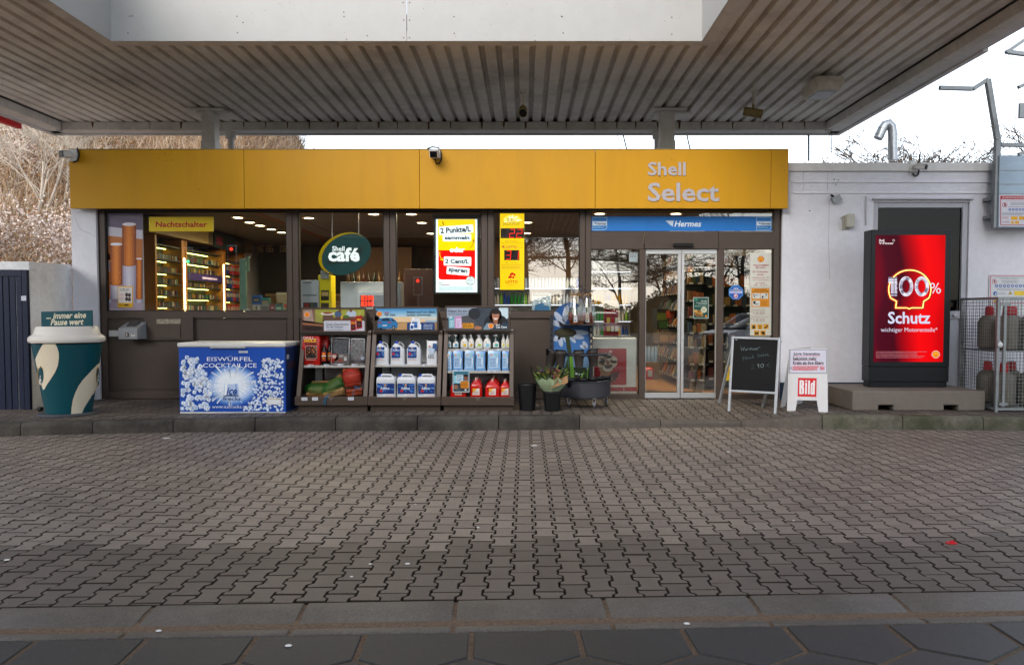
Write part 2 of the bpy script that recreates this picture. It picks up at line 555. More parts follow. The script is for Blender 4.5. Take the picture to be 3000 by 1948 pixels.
for y, x, cut, dark in stones:
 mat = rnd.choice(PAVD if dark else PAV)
 dz = rnd.uniform(-.0025, .0015); rz = rnd.gauss(0, .006); tx, ty = rnd.gauss(0, .004), rnd.gauss(0, .004)
 inview = abs(x) < .30 + y * .69
 if cut is not None:
  v, f = stone_mesh(tee(FA, FB, PL, .0042, y0=cut))
 if inview and n_single < 300:
  n_single += 1
  if cut is None: me = paver_mesh(mat)
  else:
   me = bpy.data.meshes.new('paver'); me.from_pydata(v, [], f); edge_dirt(me, mat)
  o = bpy.data.objects.new('paver', me); o.location = (x, y, dz); o.rotation_euler = (tx, ty, rz + gs * .5)
  link(o, fore)
 else:
  vv, ff = (tee_v, tee_f) if cut is None else (v, f)
  c, s = math.cos(rz), math.sin(rz)
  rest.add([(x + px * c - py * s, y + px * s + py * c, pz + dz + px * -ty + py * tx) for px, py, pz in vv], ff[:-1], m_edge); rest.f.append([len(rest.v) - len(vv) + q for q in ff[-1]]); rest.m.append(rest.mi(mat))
rest.build('paver_field', parent=fore, kind='stuff')
# ---- gutter slabs with a dished profile
gut = struct('gutter', (0, 3.6, 0))
yb, ym, yf = gy(1763), gy(1828), gy(1850)
D1, D2 = yb - ym, yb - yf
b = MB(); b.add([(-7, 2.6, -.09), (7, 2.6, -.09), (7, 4.2, -.09), (-7, 4.2, -.09)], [(0, 1, 2, 3)], m_grit); b.build('joint_bed', parent=gut)
ux = Vector((1, gs, 0)).normalized(); uy = Vector((-gs, 1, 0)).normalized()
GP = gp(1336, 1758); GW = (gp(1770, 1757) - gp(1336, 1764)).length
g_o = Vector((GP.x, gut_y(GP.x), 0))
prof = [(0.002, -.004), (.012, .001), (D1 * .35, -.004), (D1 * .8, -.022), (D1 - .012, -.034), (D1, -.040), (D1 + .008, -.024), (D1 + .02, -.014), (D2 - .012, -.010), (D2 - .004, -.018), (D2 - .004, -.07), (.002, -.07)]
for k in range(-6, 6):
 a = g_o + ux * (k * GW + .011); w = GW - .022
 mb = MB()
 rings = []
 for e in (0, .006, w - .006, w):
  ins = .004 if e in (0, w) else 0
  rings.append([tuple(a + ux * e - uy * u + Vector((0, 0, z - ins))) for u, z in prof])
 mb.loft(rings, m_gut)
 o = mb.build('gutter_slab', parent=gut, smooth=35)
mb = MB()
for k in range(-6, 7):
 a = g_o + ux * (k * GW); r0 = [a - ux * .011 - uy * u + Vector((0, 0, z - .01)) for u, z in prof[:9]]; r1 = [p + ux * .022 + Vector((0, 0, rnd.uniform(-.003, .003))) for p in r0]
 mb.add(r0 + r1, [(9 + i, 10 + i, i + 1, i) for i in range(8)], m_grit)
mb.build('joint_grit', parent=gut, kind='stuff')
# ---- hexagonal slabs, first course cut flat along the gutter
hexg = struct('hexagon_paving', (0, 3, 0))
b = MB(); b.add([(-8, .4, -.021), (8, .4, -.021), (8, 3.9, -.021), (-8, 3.9, -.021)], [(0, 1, 2, 3)], m_grit); b.build('joint_bed', parent=hexg)
HW = (gp(1683, 1851) - gp(1370, 1853)).length
hs_ = gy(1851) - gy(1927)
hx0 = gp(1370, 1852)
h_o = Vector((hx0.x, gut_y(hx0.x), 0)) - uy * (D2 + .006)
def W2(o, u, v): return o + ux * u - uy * v
gapx = .011
ap = HW * .29
def hexslab(poly):
 pts = [(W2(h_o, u, v).x, W2(h_o, u, v).y) for u, v in poly]
 v, f = stone_mesh(pts, .05, .012)
 return [(x, y, z - .012 + rnd.uniform(-.001, .001)) for x, y, z in v], f
for k in range(-7, 7):
 u0, u1 = k * HW + gapx, (k + 1) * HW - gapx; um = (u0 + u1) / 2
 v, f = hexslab([(u0, .004), (u0, hs_ - .004), (um, hs_ + ap - .012), (u1, hs_ - .004), (u1, .004)])
 mb = MB(); mb.add(v, f, m_hex); mb.build('hexagon_slab', parent=hexg)
for row in (0, 1):
 for k in range(-7, 7):
  sft = .5 if row == 0 else 0
  v0 = hs_ + row * (hs_ + ap)
  u0, u1 = (k + sft) * HW + gapx, (k + 1 + sft) * HW - gapx; um = (u0 + u1) / 2
  v, f = hexslab([(u0, v0 + ap + .004), (u0, v0 + ap + hs_ - .004), (um, v0 + 2 * ap + hs_ - .012), (u1, v0 + ap + hs_ - .004), (u1, v0 + ap + .004), (um, v0 + .012)])
  mb = MB(); mb.add(v, f, m_hex); mb.build('hexagon_slab', parent=hexg)
# ---- kerb stones
KB = [(-420, 1286, 1247), (-180, 1282, 1243), (60, 1277, 1239), (271, 1271, 1233), (507, 1267, 1228), (747, 1264.5, 1224), (983, 1262.5, 1222), (1222, 1262, 1220.5), (1461, 1260.5, 1219), (1698, 1258.5, 1217.5), (1935, 1252, 1231), (2173, 1250, 1234), (2409, 1257, 1216), (2645, 1258, 1218), (2881, 1260.5, 1221), (3117, 1263, 1224), (3353, 1266, 1227)]
KP = []
for px, y0, y1 in KB:
 p = gp(px, y0); q = at(px, y1, p.y + .015)
 KP.append((p.x, p.y, q.z))
def kerb_yz(x):
 for (x0, y0, z0), (x1, y1, z1) in zip(KP, KP[1:]):
  if x0 <= x <= x1:
   t = (x - x0) / (x1 - x0); return y0 + (y1 - y0) * t, z0 + (z1 - z0) * t
 return (KP[0][1:] if x < KP[0][0] else KP[-1][1:])
kerb = struct('kerb', (0, 9.6, 0))
KWD = .15
for i, ((x0, y0, z0), (x1, y1, z1)) in enumerate(zip(KP, KP[1:])):
 mb = MB(); d = .006
 rings = []
 for t in (0, .006, .5, .994, 1):
  x = x0 + d + (x1 - x0 - 2 * d) * t; y = y0 + (y1 - y0) * t; z = z0 + (z1 - z0) * t; e = .004 if t in (0, 1) else 0
  # a bull-nosed top arris towards the forecourt
  rings.append([(x, y, -.1), (x, y + e, z * .55), (x, y + e + .002, max(.012, z - .04)), (x, y + .012 + e, max(.02, z - .012) - e), (x, y + .035, z - e), (x, y + KWD, z - e), (x, y + KWD, -.1)])
 mb.loft(rings, [m_kerb, m_kerb, m_moss if i == 0 else m_kerb, m_kerb, m_kerb, m_kerb, m_kerb, m_kerb, m_kerb, m_kerbl, m_kerbl, m_kerbl, m_moss, m_moss, m_moss, m_moss][min(i, 15)])
 mb.build('kerb_stone', parent=kerb, smooth=50)
# ---- pavement behind the kerb
FY = 11.74                                  # glass plane of the shop front
SWZ = .155
def sw_z(x, y):
 ky, kz = kerb_yz(x)
 t = min(1, max(0, (y - ky - KWD) / (11.3 - ky - KWD)))
 t = t * t * (3 - 2 * t)
 return kz * (1 - t) + SWZ * t
side = struct('pavement', (0, 10.7, .1))
b = MB(); nx, ny = 60, 10; vs = []; fs = []
for i in range(nx + 1):
 x = -9 + 18 * i / nx
 for j in range(ny + 1):
  ky = kerb_yz(x)[0] + KWD * .8; y = ky + (11.9 - ky) * j / ny
  vs.append((x, y, sw_z(x, y) - .022))
for i in range(nx):
 for j in range(ny):
  k = i * (ny + 1) + j; fs.append((k, k + ny + 1, k + ny + 2, k + 1))
b.add(vs, fs, m_sand); b.build('joint_bed', parent=side)
PAVS = [PVR('pavement_paver_a', '5f564f', '302b26'), PVR('pavement_paver_b', '665d55', '352f2a'), PVR('pavement_paver_c', '58504a', '2c2723')]
PW2, PL2 = .139, .199
sv, sf = stone_mesh(tee(PW2 * .585, PW2 * .415, PL2, .0042))
sme = {}
allp = []
for i in range(-66, 60):
 x = i * PW2
 ky = kerb_yz(x)[0] + KWD
 for j in range(0, 16):
  y = 9.2 + PL2 * j + (PL2 / 2 if i % 2 else 0) + .012 * x
  if y + PL2 / 2 < ky + .03 or y > 11.8: continue
  allp.append((y if x > 1.0 and x < 5 else y + 6, x, y, (ky + .006 - y) if y - PL2 / 2 < ky + .006 else None))
allp.sort()
restp = MB(); n2 = 0
for _, x, y, cut in allp:
 mat = rnd.choice(PAVS); z = sw_z(x, y) + rnd.uniform(-.003, .001); sl = (sw_z(x, y + .1) - sw_z(x, y - .1)) / .2; slx = (sw_z(x + .06, y) - sw_z(x - .06, y)) / .12
 v, f = (sv, sf) if cut is None else stone_mesh(tee(PW2 * .585, PW2 * .415, PL2, .0042, y0=cut))
 if cut is None and n2 < 300 and abs(x) < y * .68:
  n2 += 1
  if mat.name not in sme:
   me = bpy.data.meshes.new('paver'); me.from_pydata(sv, [], sf); edge_dirt(me, mat); sme[mat.name] = me
  o = bpy.data.objects.new('paver', sme[mat.name]); o.location = (x, y, z); o.rotation_euler = (math.atan(sl), -math.atan(slx), 0); link(o, side)
 else:
  restp.add([(x + a, y + b_, z + c + b_ * sl + a * slx) for a, b_, c in v], f[:-1], m_edge); restp.f.append([len(restp.v) - len(v) + q for q in f[-1]]); restp.m.append(restp.mi(mat))
restp.build('paver_field', parent=side, kind='stuff')
# ---- bits on the ground: pale chewing gum and scraps, a red wrapper
m_scrap = M('scrap_paper', 'd8d6d2', .7, 0, .1, 20)
for px, py, w in ((1565, 1305, 22), (488, 1284, 24), (2133, 1323, 13), (20, 1640, 18), (845, 1885, 22), (1085, 1652, 12), (1194, 1651, 16), (2012, 1821, 20), (1030, 1689, 11), (465, 1842, 18), (2548, 1470, 8), (1400, 1545, 10), (2325, 1525, 9), (1217, 1477, 8)):
 p = gp(px, py); mb = MB(); r = w * p.y / FPX / 2
 mb.lathe([(r, 0), (r * .8, .003)], (0, 0, 0), 10, m_scrap, 1, .75)
 o = mb.build('litter_scrap', center=False); o.location = p + Vector((0, 0, .001 if py < 1770 else -.008)); o['kind'] = 'stuff'
p = gp(2787, 1591); mb = MB(); mb.box(-.03, .03, -.018, .018, 0, .006, 'c81f2a'); mb.box(.0, .024, .0, .02, .006, .014, 'c81f2a')
o = mb.build('litter_wrapper', center=False); o.location = p; tag(o, 'small crumpled red wrapper lying on the grey pavers', 'wrapper')
# ================================================================ CANOPY
m_ceil = M('soffit_paint', 'dcd6ce', .55, 0, .08, 5, .05, 30, .7, 1.1, '7d7268', pos=True, dlo=.46, dhi=.8)
m_white = M('white_panel', '9d9d9b', .45, 0, .05, 2, .03, 30, .18, 1.6, '8b867f')
m_beam = M('beam_render', 'd2cec7', .75, 0, .1, 12, .5, 120, .35, 2.0, '6f655a')
m_grey = M('grey_trim', '8d8984', .5, 0, .1, 10, 0, 50, .3, 2, '5f5a55')
m_dark = M('dark_void', '15130f', .8, 0, 0)
m_rust = M('rust_stain', '6a4a2a', .85, 0, .3, 30)
CZ = 5.15
CYB = gy(357, CZ)
RP = 36.1 * (CYB / ray(CX, 357).y) / FPX
CXL, CXR = at(179, 357, CYB).x, at(2421, 360, CYB).x
CYF = -11.8
HY1 = gy(121, CZ - .03); HX0, HX1 = at(324, 121, HY1).x, at(2058, 121, HY1).x; HY0 = -3.0
canopy = thing('canopy', 'large flat filling-station canopy with ribbed grey soffit and an open light well', 'canopy', ((CXL + CXR) / 2, 1.3, 0))
hh = .075
def rib(y0, y1):
 p = RP; q = [(-.5 * p + .0012, hh), (-.385 * p, hh), (-.31 * p, 0), (.31 * p, 0), (.385 * p, hh), (.5 * p - .0012, hh), (.5 * p - .0012, hh + .03), (-.5 * p + .0012, hh + .03)]
 mb = MB(); mb.prism([(x, y0, z) for x, z in q], (0, y1 - y0, 0)); return mb
FRW = .17
xr = -.024
rib_me = {}
def put_rib(x, y0, y1):
 k = (round(y0, 2), round(y1, 2))
 if k not in rib_me:
  o = rib(y0, y1).build('soffit_panel', m_ceil, canopy); rib_me[k] = o.data; o.location = (x, 0, CZ)
 else:
  o = bpy.data.objects.new('soffit_panel', rib_me[k]); o.location = (x, 0, CZ); link(o, canopy)
k0 = int((CXL - xr) / RP) - 1
for k in range(k0, 60):
 x = xr + k * RP
 if x < CXL + RP * .3 or x > CXR - RP * .3: continue
 if HX0 - FRW * .6 < x < HX1 + FRW * .6:
  put_rib(x, HY1 + .02, CYB + .16); put_rib(x, CYF + .1, HY0 - .02)
 else: put_rib(x, CYF + .1, CYB + .16)
mb = MB()                                    # roof deck over the soffit, open over the light well
zt0, zt1 = CZ + .09, CZ + .35
mb.box(CXL - .3, HX0 - .08, CYF, CYB + .35, zt0, zt1); mb.box(HX1 + .08, CXR + .3, CYF, CYB + .35, zt0, zt1)
mb.box(HX0 - .08, HX1 + .08, HY1 + .08, CYB + .35, zt0, zt1); mb.box(HX0 - .08, HX1 + .08, CYF, HY0 - .08, zt0, zt1)
mb.build('roof_deck', m_grey, canopy)
fz = CZ - .035                                # flat frame round the light well
for a in ((HX0 - FRW, HX1 + FRW, HY1, HY1 + FRW), (HX0 - FRW, HX1 + FRW, HY0 - FRW, HY0), (HX0 - FRW, HX0, HY0 + .002, HY1 - .002), (HX1, HX1 + FRW, HY0 + .002, HY1 - .002)):
 mb = MB(); mb.box(*a, fz, CZ + .1); mb.build('well_frame', m_ceil, canopy, bev=.004)
WH = 1.25
xm = at(1192, 60, HY1).x
for x0, x1 in ((HX0, xm), (xm, HX1)):
 mb = MB(); mb.box(x0 + .003, x1 - .003, HY1 - .012, HY1 - .001, fz - .002, CZ + WH); mb.build('well_panel', m_white, canopy, bev=.004)
 mb = MB(); mb.box(x0 + .003, x1 - .003, HY0 - .06, HY0 - .002, fz + .004, CZ + WH); mb.build('well_panel', m_white, canopy, bev=.004)
n = 2; dy = (HY1 - HY0) / n
for k in range(n):
 for xa, xb in ((HX0 + .001, HX0 + .012), (HX1 - .012, HX1 - .001)):
  mb = MB(); mb.box(xa, xb, HY0 + k * dy + .013, HY0 + (k + 1) * dy - .013, fz - .002, CZ + WH); mb.build('well_panel', m_white, canopy, bev=.004)
# screws and specks on the well face
mb = MB(); pr = Print((0, HY1 - .0125, 0))
for px, py in ((1181, 9), (1200, 9), (1183, 60), (1200, 60), (1183, 112), (1200, 112), (1007, 37), (1008, 50), (1330, 50), (1331, 99), (1645, 49), (1647, 50), (1650, 98), (1568, 120), (1968, 52), (1968, 102), (380, 49), (387, 48), (375, 98), (694, 49), (712, 67), (696, 97), (1076, 106), (1015, 116), (318, 48), (2070, 99)):
 pr.ell(px, py, 2.2, 2.2, '4a4540', 1, n=8)
r9 = random.Random(3)
for _ in range(46): pr.ell(r9.uniform(330, 2050), r9.uniform(5, 119), r9.uniform(.6, 1.6), r9.uniform(.6, 2.2), '77716b', 1, n=7)
pr.build('screw_head', parent=canopy, kind='stuff')
# edge beams with cladding joints, and the outer fascia
zb = at(CX, 381, CYB).z
xs = [CXL]
r9 = random.Random(5)
while xs[-1] < CXR - .4: xs.append(xs[-1] + r9.choice((.42, .42, .55, .36, .6)))
xs[-1] = CXR
for x0, x1 in zip(xs, xs[1:]):
 mb = MB(); mb.box(x0 + .003, x1 - .003, CYB, CYB + .14, zb, CZ - .004); mb.build('beam_panel', m_beam, canopy, bev=.004)
pr = Print((0, CYB - .001, 0))
for x in xs[1:-1]:
 if r9.random() < .75:
  c = (x - 0) * FPX / (CYB / ray(CX, 370).y) + CX; w = r9.uniform(1.6, 4)
  pr.poly([(c - w, 358), (c + w, 358), (c + w * .5, 358 + r9.uniform(14, 22)), (c - w * .5, 358 + r9.uniform(12, 22))], m_rust, 1)
pr.build('rust_stain', parent=canopy, kind='stuff')
zo = at(CX, 397, CYB + .38).z
m_trim = M('outer_trim', 'cfcdcb', .5, 0, .08, 8, 0, 50, .3, 1.8, '77716a')
for k in range(6):
 x0 = CXL - .35 + (CXR - CXL + .7) * k / 6; x1 = x0 + (CXR - CXL + .7) / 6
 mb = MB(); mb.box(x0 + .002, x1 - .002, CYB + .145, CYB + .34, zb + .01, zb + .035); mb.box(x0 + .002, x1 - .002, CYB + .34, CYB + .42, zo, CZ + 1.0); mb.build('fascia_panel', m_trim, canopy, bev=.006)
ys = [CYB - k * 4.4 for k in range(7)]; ys[-1] = CYF
for sx, xe in ((-1, CXL), (1, CXR)):
 for k, (y1, y0) in enumerate(zip(ys, ys[1:])):
  mb = MB(); mb.box(xe - .14 * (sx < 0), xe + .14 * (sx > 0), y0 + .002, y1 - .002, zb, CZ - .004); mb.build('beam_panel', m_beam, canopy, bev=.004)
  e = xe + sx * .34
  mb = MB(); mb.box(min(xe + sx * .145, e), max(xe + sx * .145, e), y0 + .002, y1 + (.33 if k == 0 else -.002), zb + .01, zb + .03)
  mb.box(min(e, e + sx * .08), max(e, e + sx * .08), y0 + .002, y1 + (.42 if k == 0 else -.002), zo + (.05 if (k == 1 and sx > 0) else 0), CZ + 1.0); mb.build('fascia_panel', m_trim, canopy, bev=.006)
mb = MB(); mb.box(CXL - .3, CXR + .3, CYF - .1, CYF, zo, CZ + 1.0); mb.build('fascia_panel', m_trim, canopy, bev=.006)
m_red = M('red_strip', 'c4101c', .4, 0, .05)
xe = CXL - .42
yr = CYB - .5
mb = MB(); mb.box(xe - .1, xe - .001, CYF, yr, zo - .09, zo + .05); mb.build('edge_strip', m_red, canopy, bev=.01)
# columns
m_col = M('column_paint', 'dad7d2', .6, 0, .08, 8, .2, 60, .35, 1.5, '6b6259')
cy = gy(319, CZ)
for p0, p1 in ((590, 628), (1936, 1977)):
 x0, x1 = at(p0, 380, cy).x, at(p1, 380, cy).x; w = x1 - x0
 mb = MB(); mb.box(x0, x1, cy, cy + w, 3.5, CZ - .04); mb.box(x0 - .012, x1 + .012, cy - .012, cy + w + .012, 3.5, at(CX, 412, cy).z)
 o = mb.build('column', m_col, canopy, bev=.008)
 mb = MB(); mb.box(x0 - .2, x1 + .2, cy - .12, cy + w + .12, CZ - .04, CZ - .015); mb.box(x0 - .1, x1 + .3, cy + .02, cy + w + .25, CZ - .075, CZ - .042); mb.build('cap_plate', m_col, o)
for p in (677, 1926):
 x = at(p, 410, CYB + .2).x; mb = MB(); mb.tube([(x, CYB + .2, 3.5), (x, CYB + .2, zb)], .062, 12); mb.tube([(x, CYB + .2, zb - .12), (x, CYB + .2, zb)], .1, 12); mb.build('downpipe', m_col, canopy, smooth=40)
# pale dots painted as daylight through holes in one rib, plus a dirty mount plate
pr = Print((0, 0, CZ - .0015), (0, 0, -1))
for px, py in ((1531, 208), (1540, 209), (1531, 216), (1540, 217)): pr.ell(px, py, 1.8, 1.5, 'd8d8d8', 1, n=8)
pr.poly([(1522, 264), (1540, 264), (1539, 276), (1524, 276)], '5a5048', 1)
pr.build('mount_and_daylight_dots', parent=canopy, kind='stuff')
# ================================================================ SHOP BUILDING
PY = 11.62                                    # white wall face
m_rend = M('white_render', 'd2d2d9', .85, 0, .05, 10, .55, 55, .12, 1.4, '8d8886')
m_brown = M('brown_frame', '463b34', .45, 0, .07, 8, .04, 60, .25, 1.5, '3d352f')
m_brownp = M('brown_panel', '443a33', .45, 0, .08, 5, .05, 60, .3, 1.1, '3b332d')
m_gask = M('black_gasket', '16130f', .6, 0, 0)
m_yel = M('yellow_board', 'b78500', .55, 0, .05, 2, .35, 1.6, .3, 3.0, '8a5c05', streak=.18, dlo=.5, dhi=.85)
m_alu = M('aluminium', 'b9bbbd', .35, .6, .06, 20)
m_glass = glass_mat('shop_glass', (.92, .95, .94), 2.3)
m_glassd = glass_mat('door_glass', (.9, .93, .92), 2.8)
def wx(px, Y=None, py=800): return at(px, py, Y or FY).x
FB0 = 11.45
shop = thing('shop_building', 'flat-roofed white filling-station shop with yellow fascia and brown window front', 'building', (-1.2, 13, 0))
# outer walls, floor, ceiling of the sales room
RX0, RX1, RY1, FLZ, CEZ = at(240, 800, FY).x, at(2290, 800, FY).x, 19.2, .165, 3.12
m_int = M('interior_wall', '8a8278', .8, 0, .06, 4)
m_floor = M('shop_floor', 'a5764a', .35, 0, .12, 3, .02, 30, .3, 1.5, '6e4a2c')
m_ceili = M('shop_ceiling', '3d3731', .8, 0, .05, 5)
zf1, zf0 = at(CX, 439, FB0).z, at(CX, 611, FB0).z
xl0, xl1 = at(209, 700, PY).x, at(282, 700, PY).x
xr0, xr1 = at(2292, 700, PY).x, at(2332, 700, PY).x
mb = MB(); mb.box(xl0, xl1, PY, PY + .5, -.1, zf1 - .12); mb.box(xl0, xl0 + .3, PY + .501, RY1, -.1, zf1 - .12); mb.build('wall', m_rend, shop, bev=.006)
mb = MB(); mb.box(xl0, 9.5, RY1, RY1 + .3, -.1, zf1 - .12); mb.build('wall', m_rend, shop)
mb = MB(); mb.box(RX1 + .02, RX1 + .2, PY + .2, RY1, -.1, zf1 - .12); mb.build('wall', m_rend, shop)
mb = MB(); mb.box(xl0 + .3, RX1, PY + .28, RY1, CEZ, CEZ + .2); mb.build('ceiling', m_ceili, shop)
mb = MB(); mb.box(xl0 + .02, RX1 - .1, PY + .1, RY1 + .3, zf1 - .118, zf1 - .05); mb.build('roof', m_grey, shop)
mb = MB(); mb.box(xl0 + .3, RX1, FY - .06, RY1, FLZ - .1, FLZ); mb.build('floor', m_floor, shop)
mb = MB(); mb.box(xl0 + .301, RX1 - .001, RY1 - .05, RY1 - .001, FLZ, CEZ); mb.box(RX1 - .05, RX1 - .002, FY + .3, RY1 - .06, FLZ, CEZ); mb.build('interior_wall', m_int, shop)
mb = MB(); mb.box(xl1, RX1, PY + .12, PY + .275, at(CX, 616, FY).z, zf1 - .12); mb.build('lintel', m_gask, shop)
# yellow fascia in five boards
fx = [at(p, 525, FB0).x for p in (203, 715, 1229, 1744, 2259, 2310)]
fas = []
for i, (x0, x1) in enumerate(zip(fx, fx[1:])):
 mb = MB(); mb.box(x0 + .003, x1 - .003, FB0, FB0 + .06, zf0, zf1); fas.append(mb.build('fascia_panel', m_yel, shop, bev=.004))
mb = MB(); mb.box(fx[0] + .01, fx[-1] - .01, FB0 + .061, PY - .002, zf0 + .03, zf1 - .03); mb.build('fascia_core', m_gask, shop)
mb = MB(); mb.box(fx[0], fx[-1], FB0 - .004, FB0 + .08, zf1, zf1 + .012); mb.build('fascia_cap', M('cap_metal', '7c6a35', .5, 0, .1), shop)
pr = Print((0, FB0 - .014, 0))
m_let = M('letter_white', 'a19da2', .5, 0, .05, 20)
def letters3d(pr, mb_name, txt, x0, y0, x1, y1, off, parent, depth=.012):
 for_ch = Print(pr.p0); for_ch.text(txt, x0, y0, x1, y1, m_let, 0, off=off)
 me_v, me_f = for_ch.v, for_ch.f
 o = MB(); o.add(me_v, [f[::-1] for f in me_f] if False else me_f, m_let)
 # side walls along the open edges
 cnt = {}
 for f in me_f:
  for a, b in zip(f, f[1:] + f[:1]):
   cnt[(a, b)] = cnt.get((a, b), 0) + 1
 nv = len(me_v); o.v += [(x, y + depth, z) for x, y, z in me_v]
 for a, b in list(cnt):
  if (b, a) not in cnt: o.f.append([b, a, nv + a, nv + b]); o.m.append(0)
 return o.build(mb_name, parent=parent)
letters3d(pr, 'lettering', 'Shell', 1898, 475, 2009, 515, .02, fas[3])
letters3d(pr, 'lettering', 'Select', 1898, 535, 2107, 591, .02, fas[3])
pr = Print((0, FB0 - .0005, 0)); r9 = random.Random(8)
for px, py in ((484, 451), (501, 452), (488, 471), (503, 470), (465, 464), (568, 464), (1312, 474), (1968, 467), (1977, 470), (1933, 518), (2012, 481), (2292, 488), (2298, 501), (582, 556), (1234, 460)): pr.ell(px, py, r9.uniform(1, 2.2), r9.uniform(1, 2), '5a3d08', 1, n=8)
pr.build('scuff', parent=shop, kind='stuff')
# window front -----------------------------------------------------------------
BAR0, BAR1 = FY - .07, FY + .06
ztop, zsill1, zsill0, zbot = at(CX, 616, FY).z, at(CX, 912, FY).z, at(CX, 932, FY).z, SWZ - .02
def vbar(p0, p1, z0, z1, split=True, name='mullion'):
 x0, x1 = wx(p0), wx(p1); mb = MB(); xm = (x0 + x1) / 2
 if split and x1 - x0 > .12:
  mb.box(x0, xm - .006, BAR0, BAR1, z0, z1); mb.box(xm - .005, xm + .005, BAR0 + .02, BAR1 - .002, z0, z1, ); mb.box(xm + .006, x1, BAR0, BAR1, z0, z1)
 else: mb.box(x0, x1, BAR0, BAR1, z0, z1)
 return mb.build(name, m_brown, shop, bev=.003)
for a, b in ((283, 317), (845, 878), (1128, 1162), (1412, 1447), (1698, 1730)): vbar(a, b, zbot, ztop)
vbar(2263, 2296, zbot, ztop)
wins = [(317, 845), (878, 1128), (1162, 1412), (1447, 1698)]
for a, b in wins:
 x0, x1 = wx(a), wx(b)
 mb = MB(); mb.box(x0 + .001, x1 - .001, BAR0 + .01, BAR1, ztop - .03, ztop - .001); mb.build('head_rail', m_brown, shop, bev=.003)
 mb = MB(); mb.box(x0 + .001, x1 - .001, BAR0 + .004, BAR1, zsill0, zsill1)
 fr = mb.build('window_frame', m_brown, shop, bev=.003)
 mb = MB(); w = .014
 mb.box(x0 + .001, x0 + w, BAR0 + .012, FY - .012, zsill1 + .002, ztop - .031); mb.box(x1 - w, x1 - .001, BAR0 + .012, FY - .012, zsill1 + .002, ztop - .031); mb.box(x0 + w + .001, x1 - w - .001, BAR0 + .012, FY - .012, zsill1 + .001, zsill1 + w); mb.box(x0 + w + .001, x1 - w - .001, BAR0 + .012, FY - .012, ztop - .031 - w, ztop - .031)
 mb.build('gasket', m_gask, fr)
 mb = MB(); mb.box(x0 + .002, x1 - .002, FY - .006, FY + .006, zsill1, ztop - .031); mb.build('pane', m_glass, fr)
 # metal apron below
 mb = MB(); mb.box(x0 + .001, x1 - .001, FY - .03, FY + .04, zbot, zsill0 - .001); ap_ = mb.build('apron_panel', m_brownp, shop)
 cuts = [x0 + .06, x1 - .06] if b != 845 else [x0 + .06, wx(565), wx(595), x1 - .03]
 for c0, c1 in zip(cuts[::2], cuts[1::2]):
  mb = MB(); mb.box(c0, c1, FY - .042, FY - .0302, zbot + .17, zsill0 - .06); mb.build('raised_field', m_brownp, ap_, bev=.004)
 mb = MB(); mb.box(x0 + .001, x1 - .001, FY - .06, FY - .0302, zbot, zbot + .12); mb.build('skirting', m_brown, ap_, bev=.003)
# entrance: fan light, header, side lights and sliding doors
ex0, ex1 = wx(1730), wx(2263)
zh1, zh0 = at(CX, 680, FY).z, at(CX, 731, FY).z
mb = MB(); mb.box(ex0 + .002, ex1 - .002, FY - .006, FY + .006, zh1, ztop - .001); mb.build('fanlight_pane', m_glass, shop)
for a, b in ((1730, 1884), (1885, 2099), (2100, 2263)):
 mb = MB(); mb.box(wx(a) + .002, wx(b) - .002, BAR0 - (.03 if a == 1885 else .005), BAR1, zh0, zh1 - .001); mb.build('header_panel', m_brownp, shop, bev=.003)
vbar(1872, 1889, zbot, zh0 - .001, False); vbar(2098, 2117, zbot, zh0 - .001, False)
zs0, zs1 = at(CX, 1170, FY).z, at(CX, 1153, FY).z
for a, b in ((1730, 1872), (2117, 2263)):
 x0, x1 = wx(a), wx(b); mb = MB(); mb.box(x0 + .001, x1 - .001, BAR0 + .004, BAR1, zbot, zs1); fr = mb.build('sidelight_frame', m_brown, shop, bev=.003)
 mb = MB(); mb.box(x0 + .002, x1 - .002, FY - .006, FY + .006, zs1, zh0 - .001); mb.build('pane', m_glassd, fr)
 mb = MB(); mb.box(x0 + .001, x0 + .012, FY - .04, FY - .012, zs1 + .001, zh0 - .002); mb.box(x1 - .012, x1 - .001, FY - .04, FY - .012, zs1 + .001, zh0 - .002); mb.build('gasket', m_gask, fr)
DY = FY - .02
zd0, zd1 = SWZ + .012, zh0 - .002
for a, b, side_ in ((1890, 1993, 1), (1995, 2098, -1)):
 x0, x1 = wx(a), wx(b); d = thing('x', None, None, (0, 0, 0)) if False else None
 mb = MB(); t = .03
 mb.box(x0, x1, DY - t, DY + t, zd0, at(CX, 1150, FY).z); mb.box(x0, x1, DY - t, DY + t, at(CX, 745, FY).z, zd1)
 zz0, zz1 = at(CX, 1150, FY).z + .001, at(CX, 745, FY).z - .001
 sx = (x1 - .042, x1 - .001) if side_ > 0 else (x0 + .001, x0 + .042)
 mb.box(*sx, DY - t, DY + t, zz0, zz1)
 sx2 = (x0 + .001, x0 + .01) if side_ > 0 else (x1 - .01, x1 - .001)
 mb.box(*sx2, DY - t, DY + t, zz0, zz1)
 dl = mb.build('sliding_door', m_alu, shop, bev=.004)
 mb = MB(); gx0, gx1 = (x0 + .011, sx[0] - .001) if side_ > 0 else (sx[1] + .001, x1 - .011)
 mb.box(gx0, gx1, DY - .006, DY + .006, zz0, zz1); mb.build('pane', m_glassd, dl)
mb = MB(); mb.box(wx(1892), wx(2096), FY - .06, FY + .08, SWZ - .03, SWZ + .01); mb.build('threshold', m_alu, shop)
zsn = at(CX, 720, FY).z
mb = MB(); mb.box(wx(1967), wx(2025), BAR0 - .085, BAR0 - .031, zsn - .026, zsn + .026); mb.build('door_sensor', M('sensor_black', '0d0d0e', .3, 0, 0), shop, bev=.006)
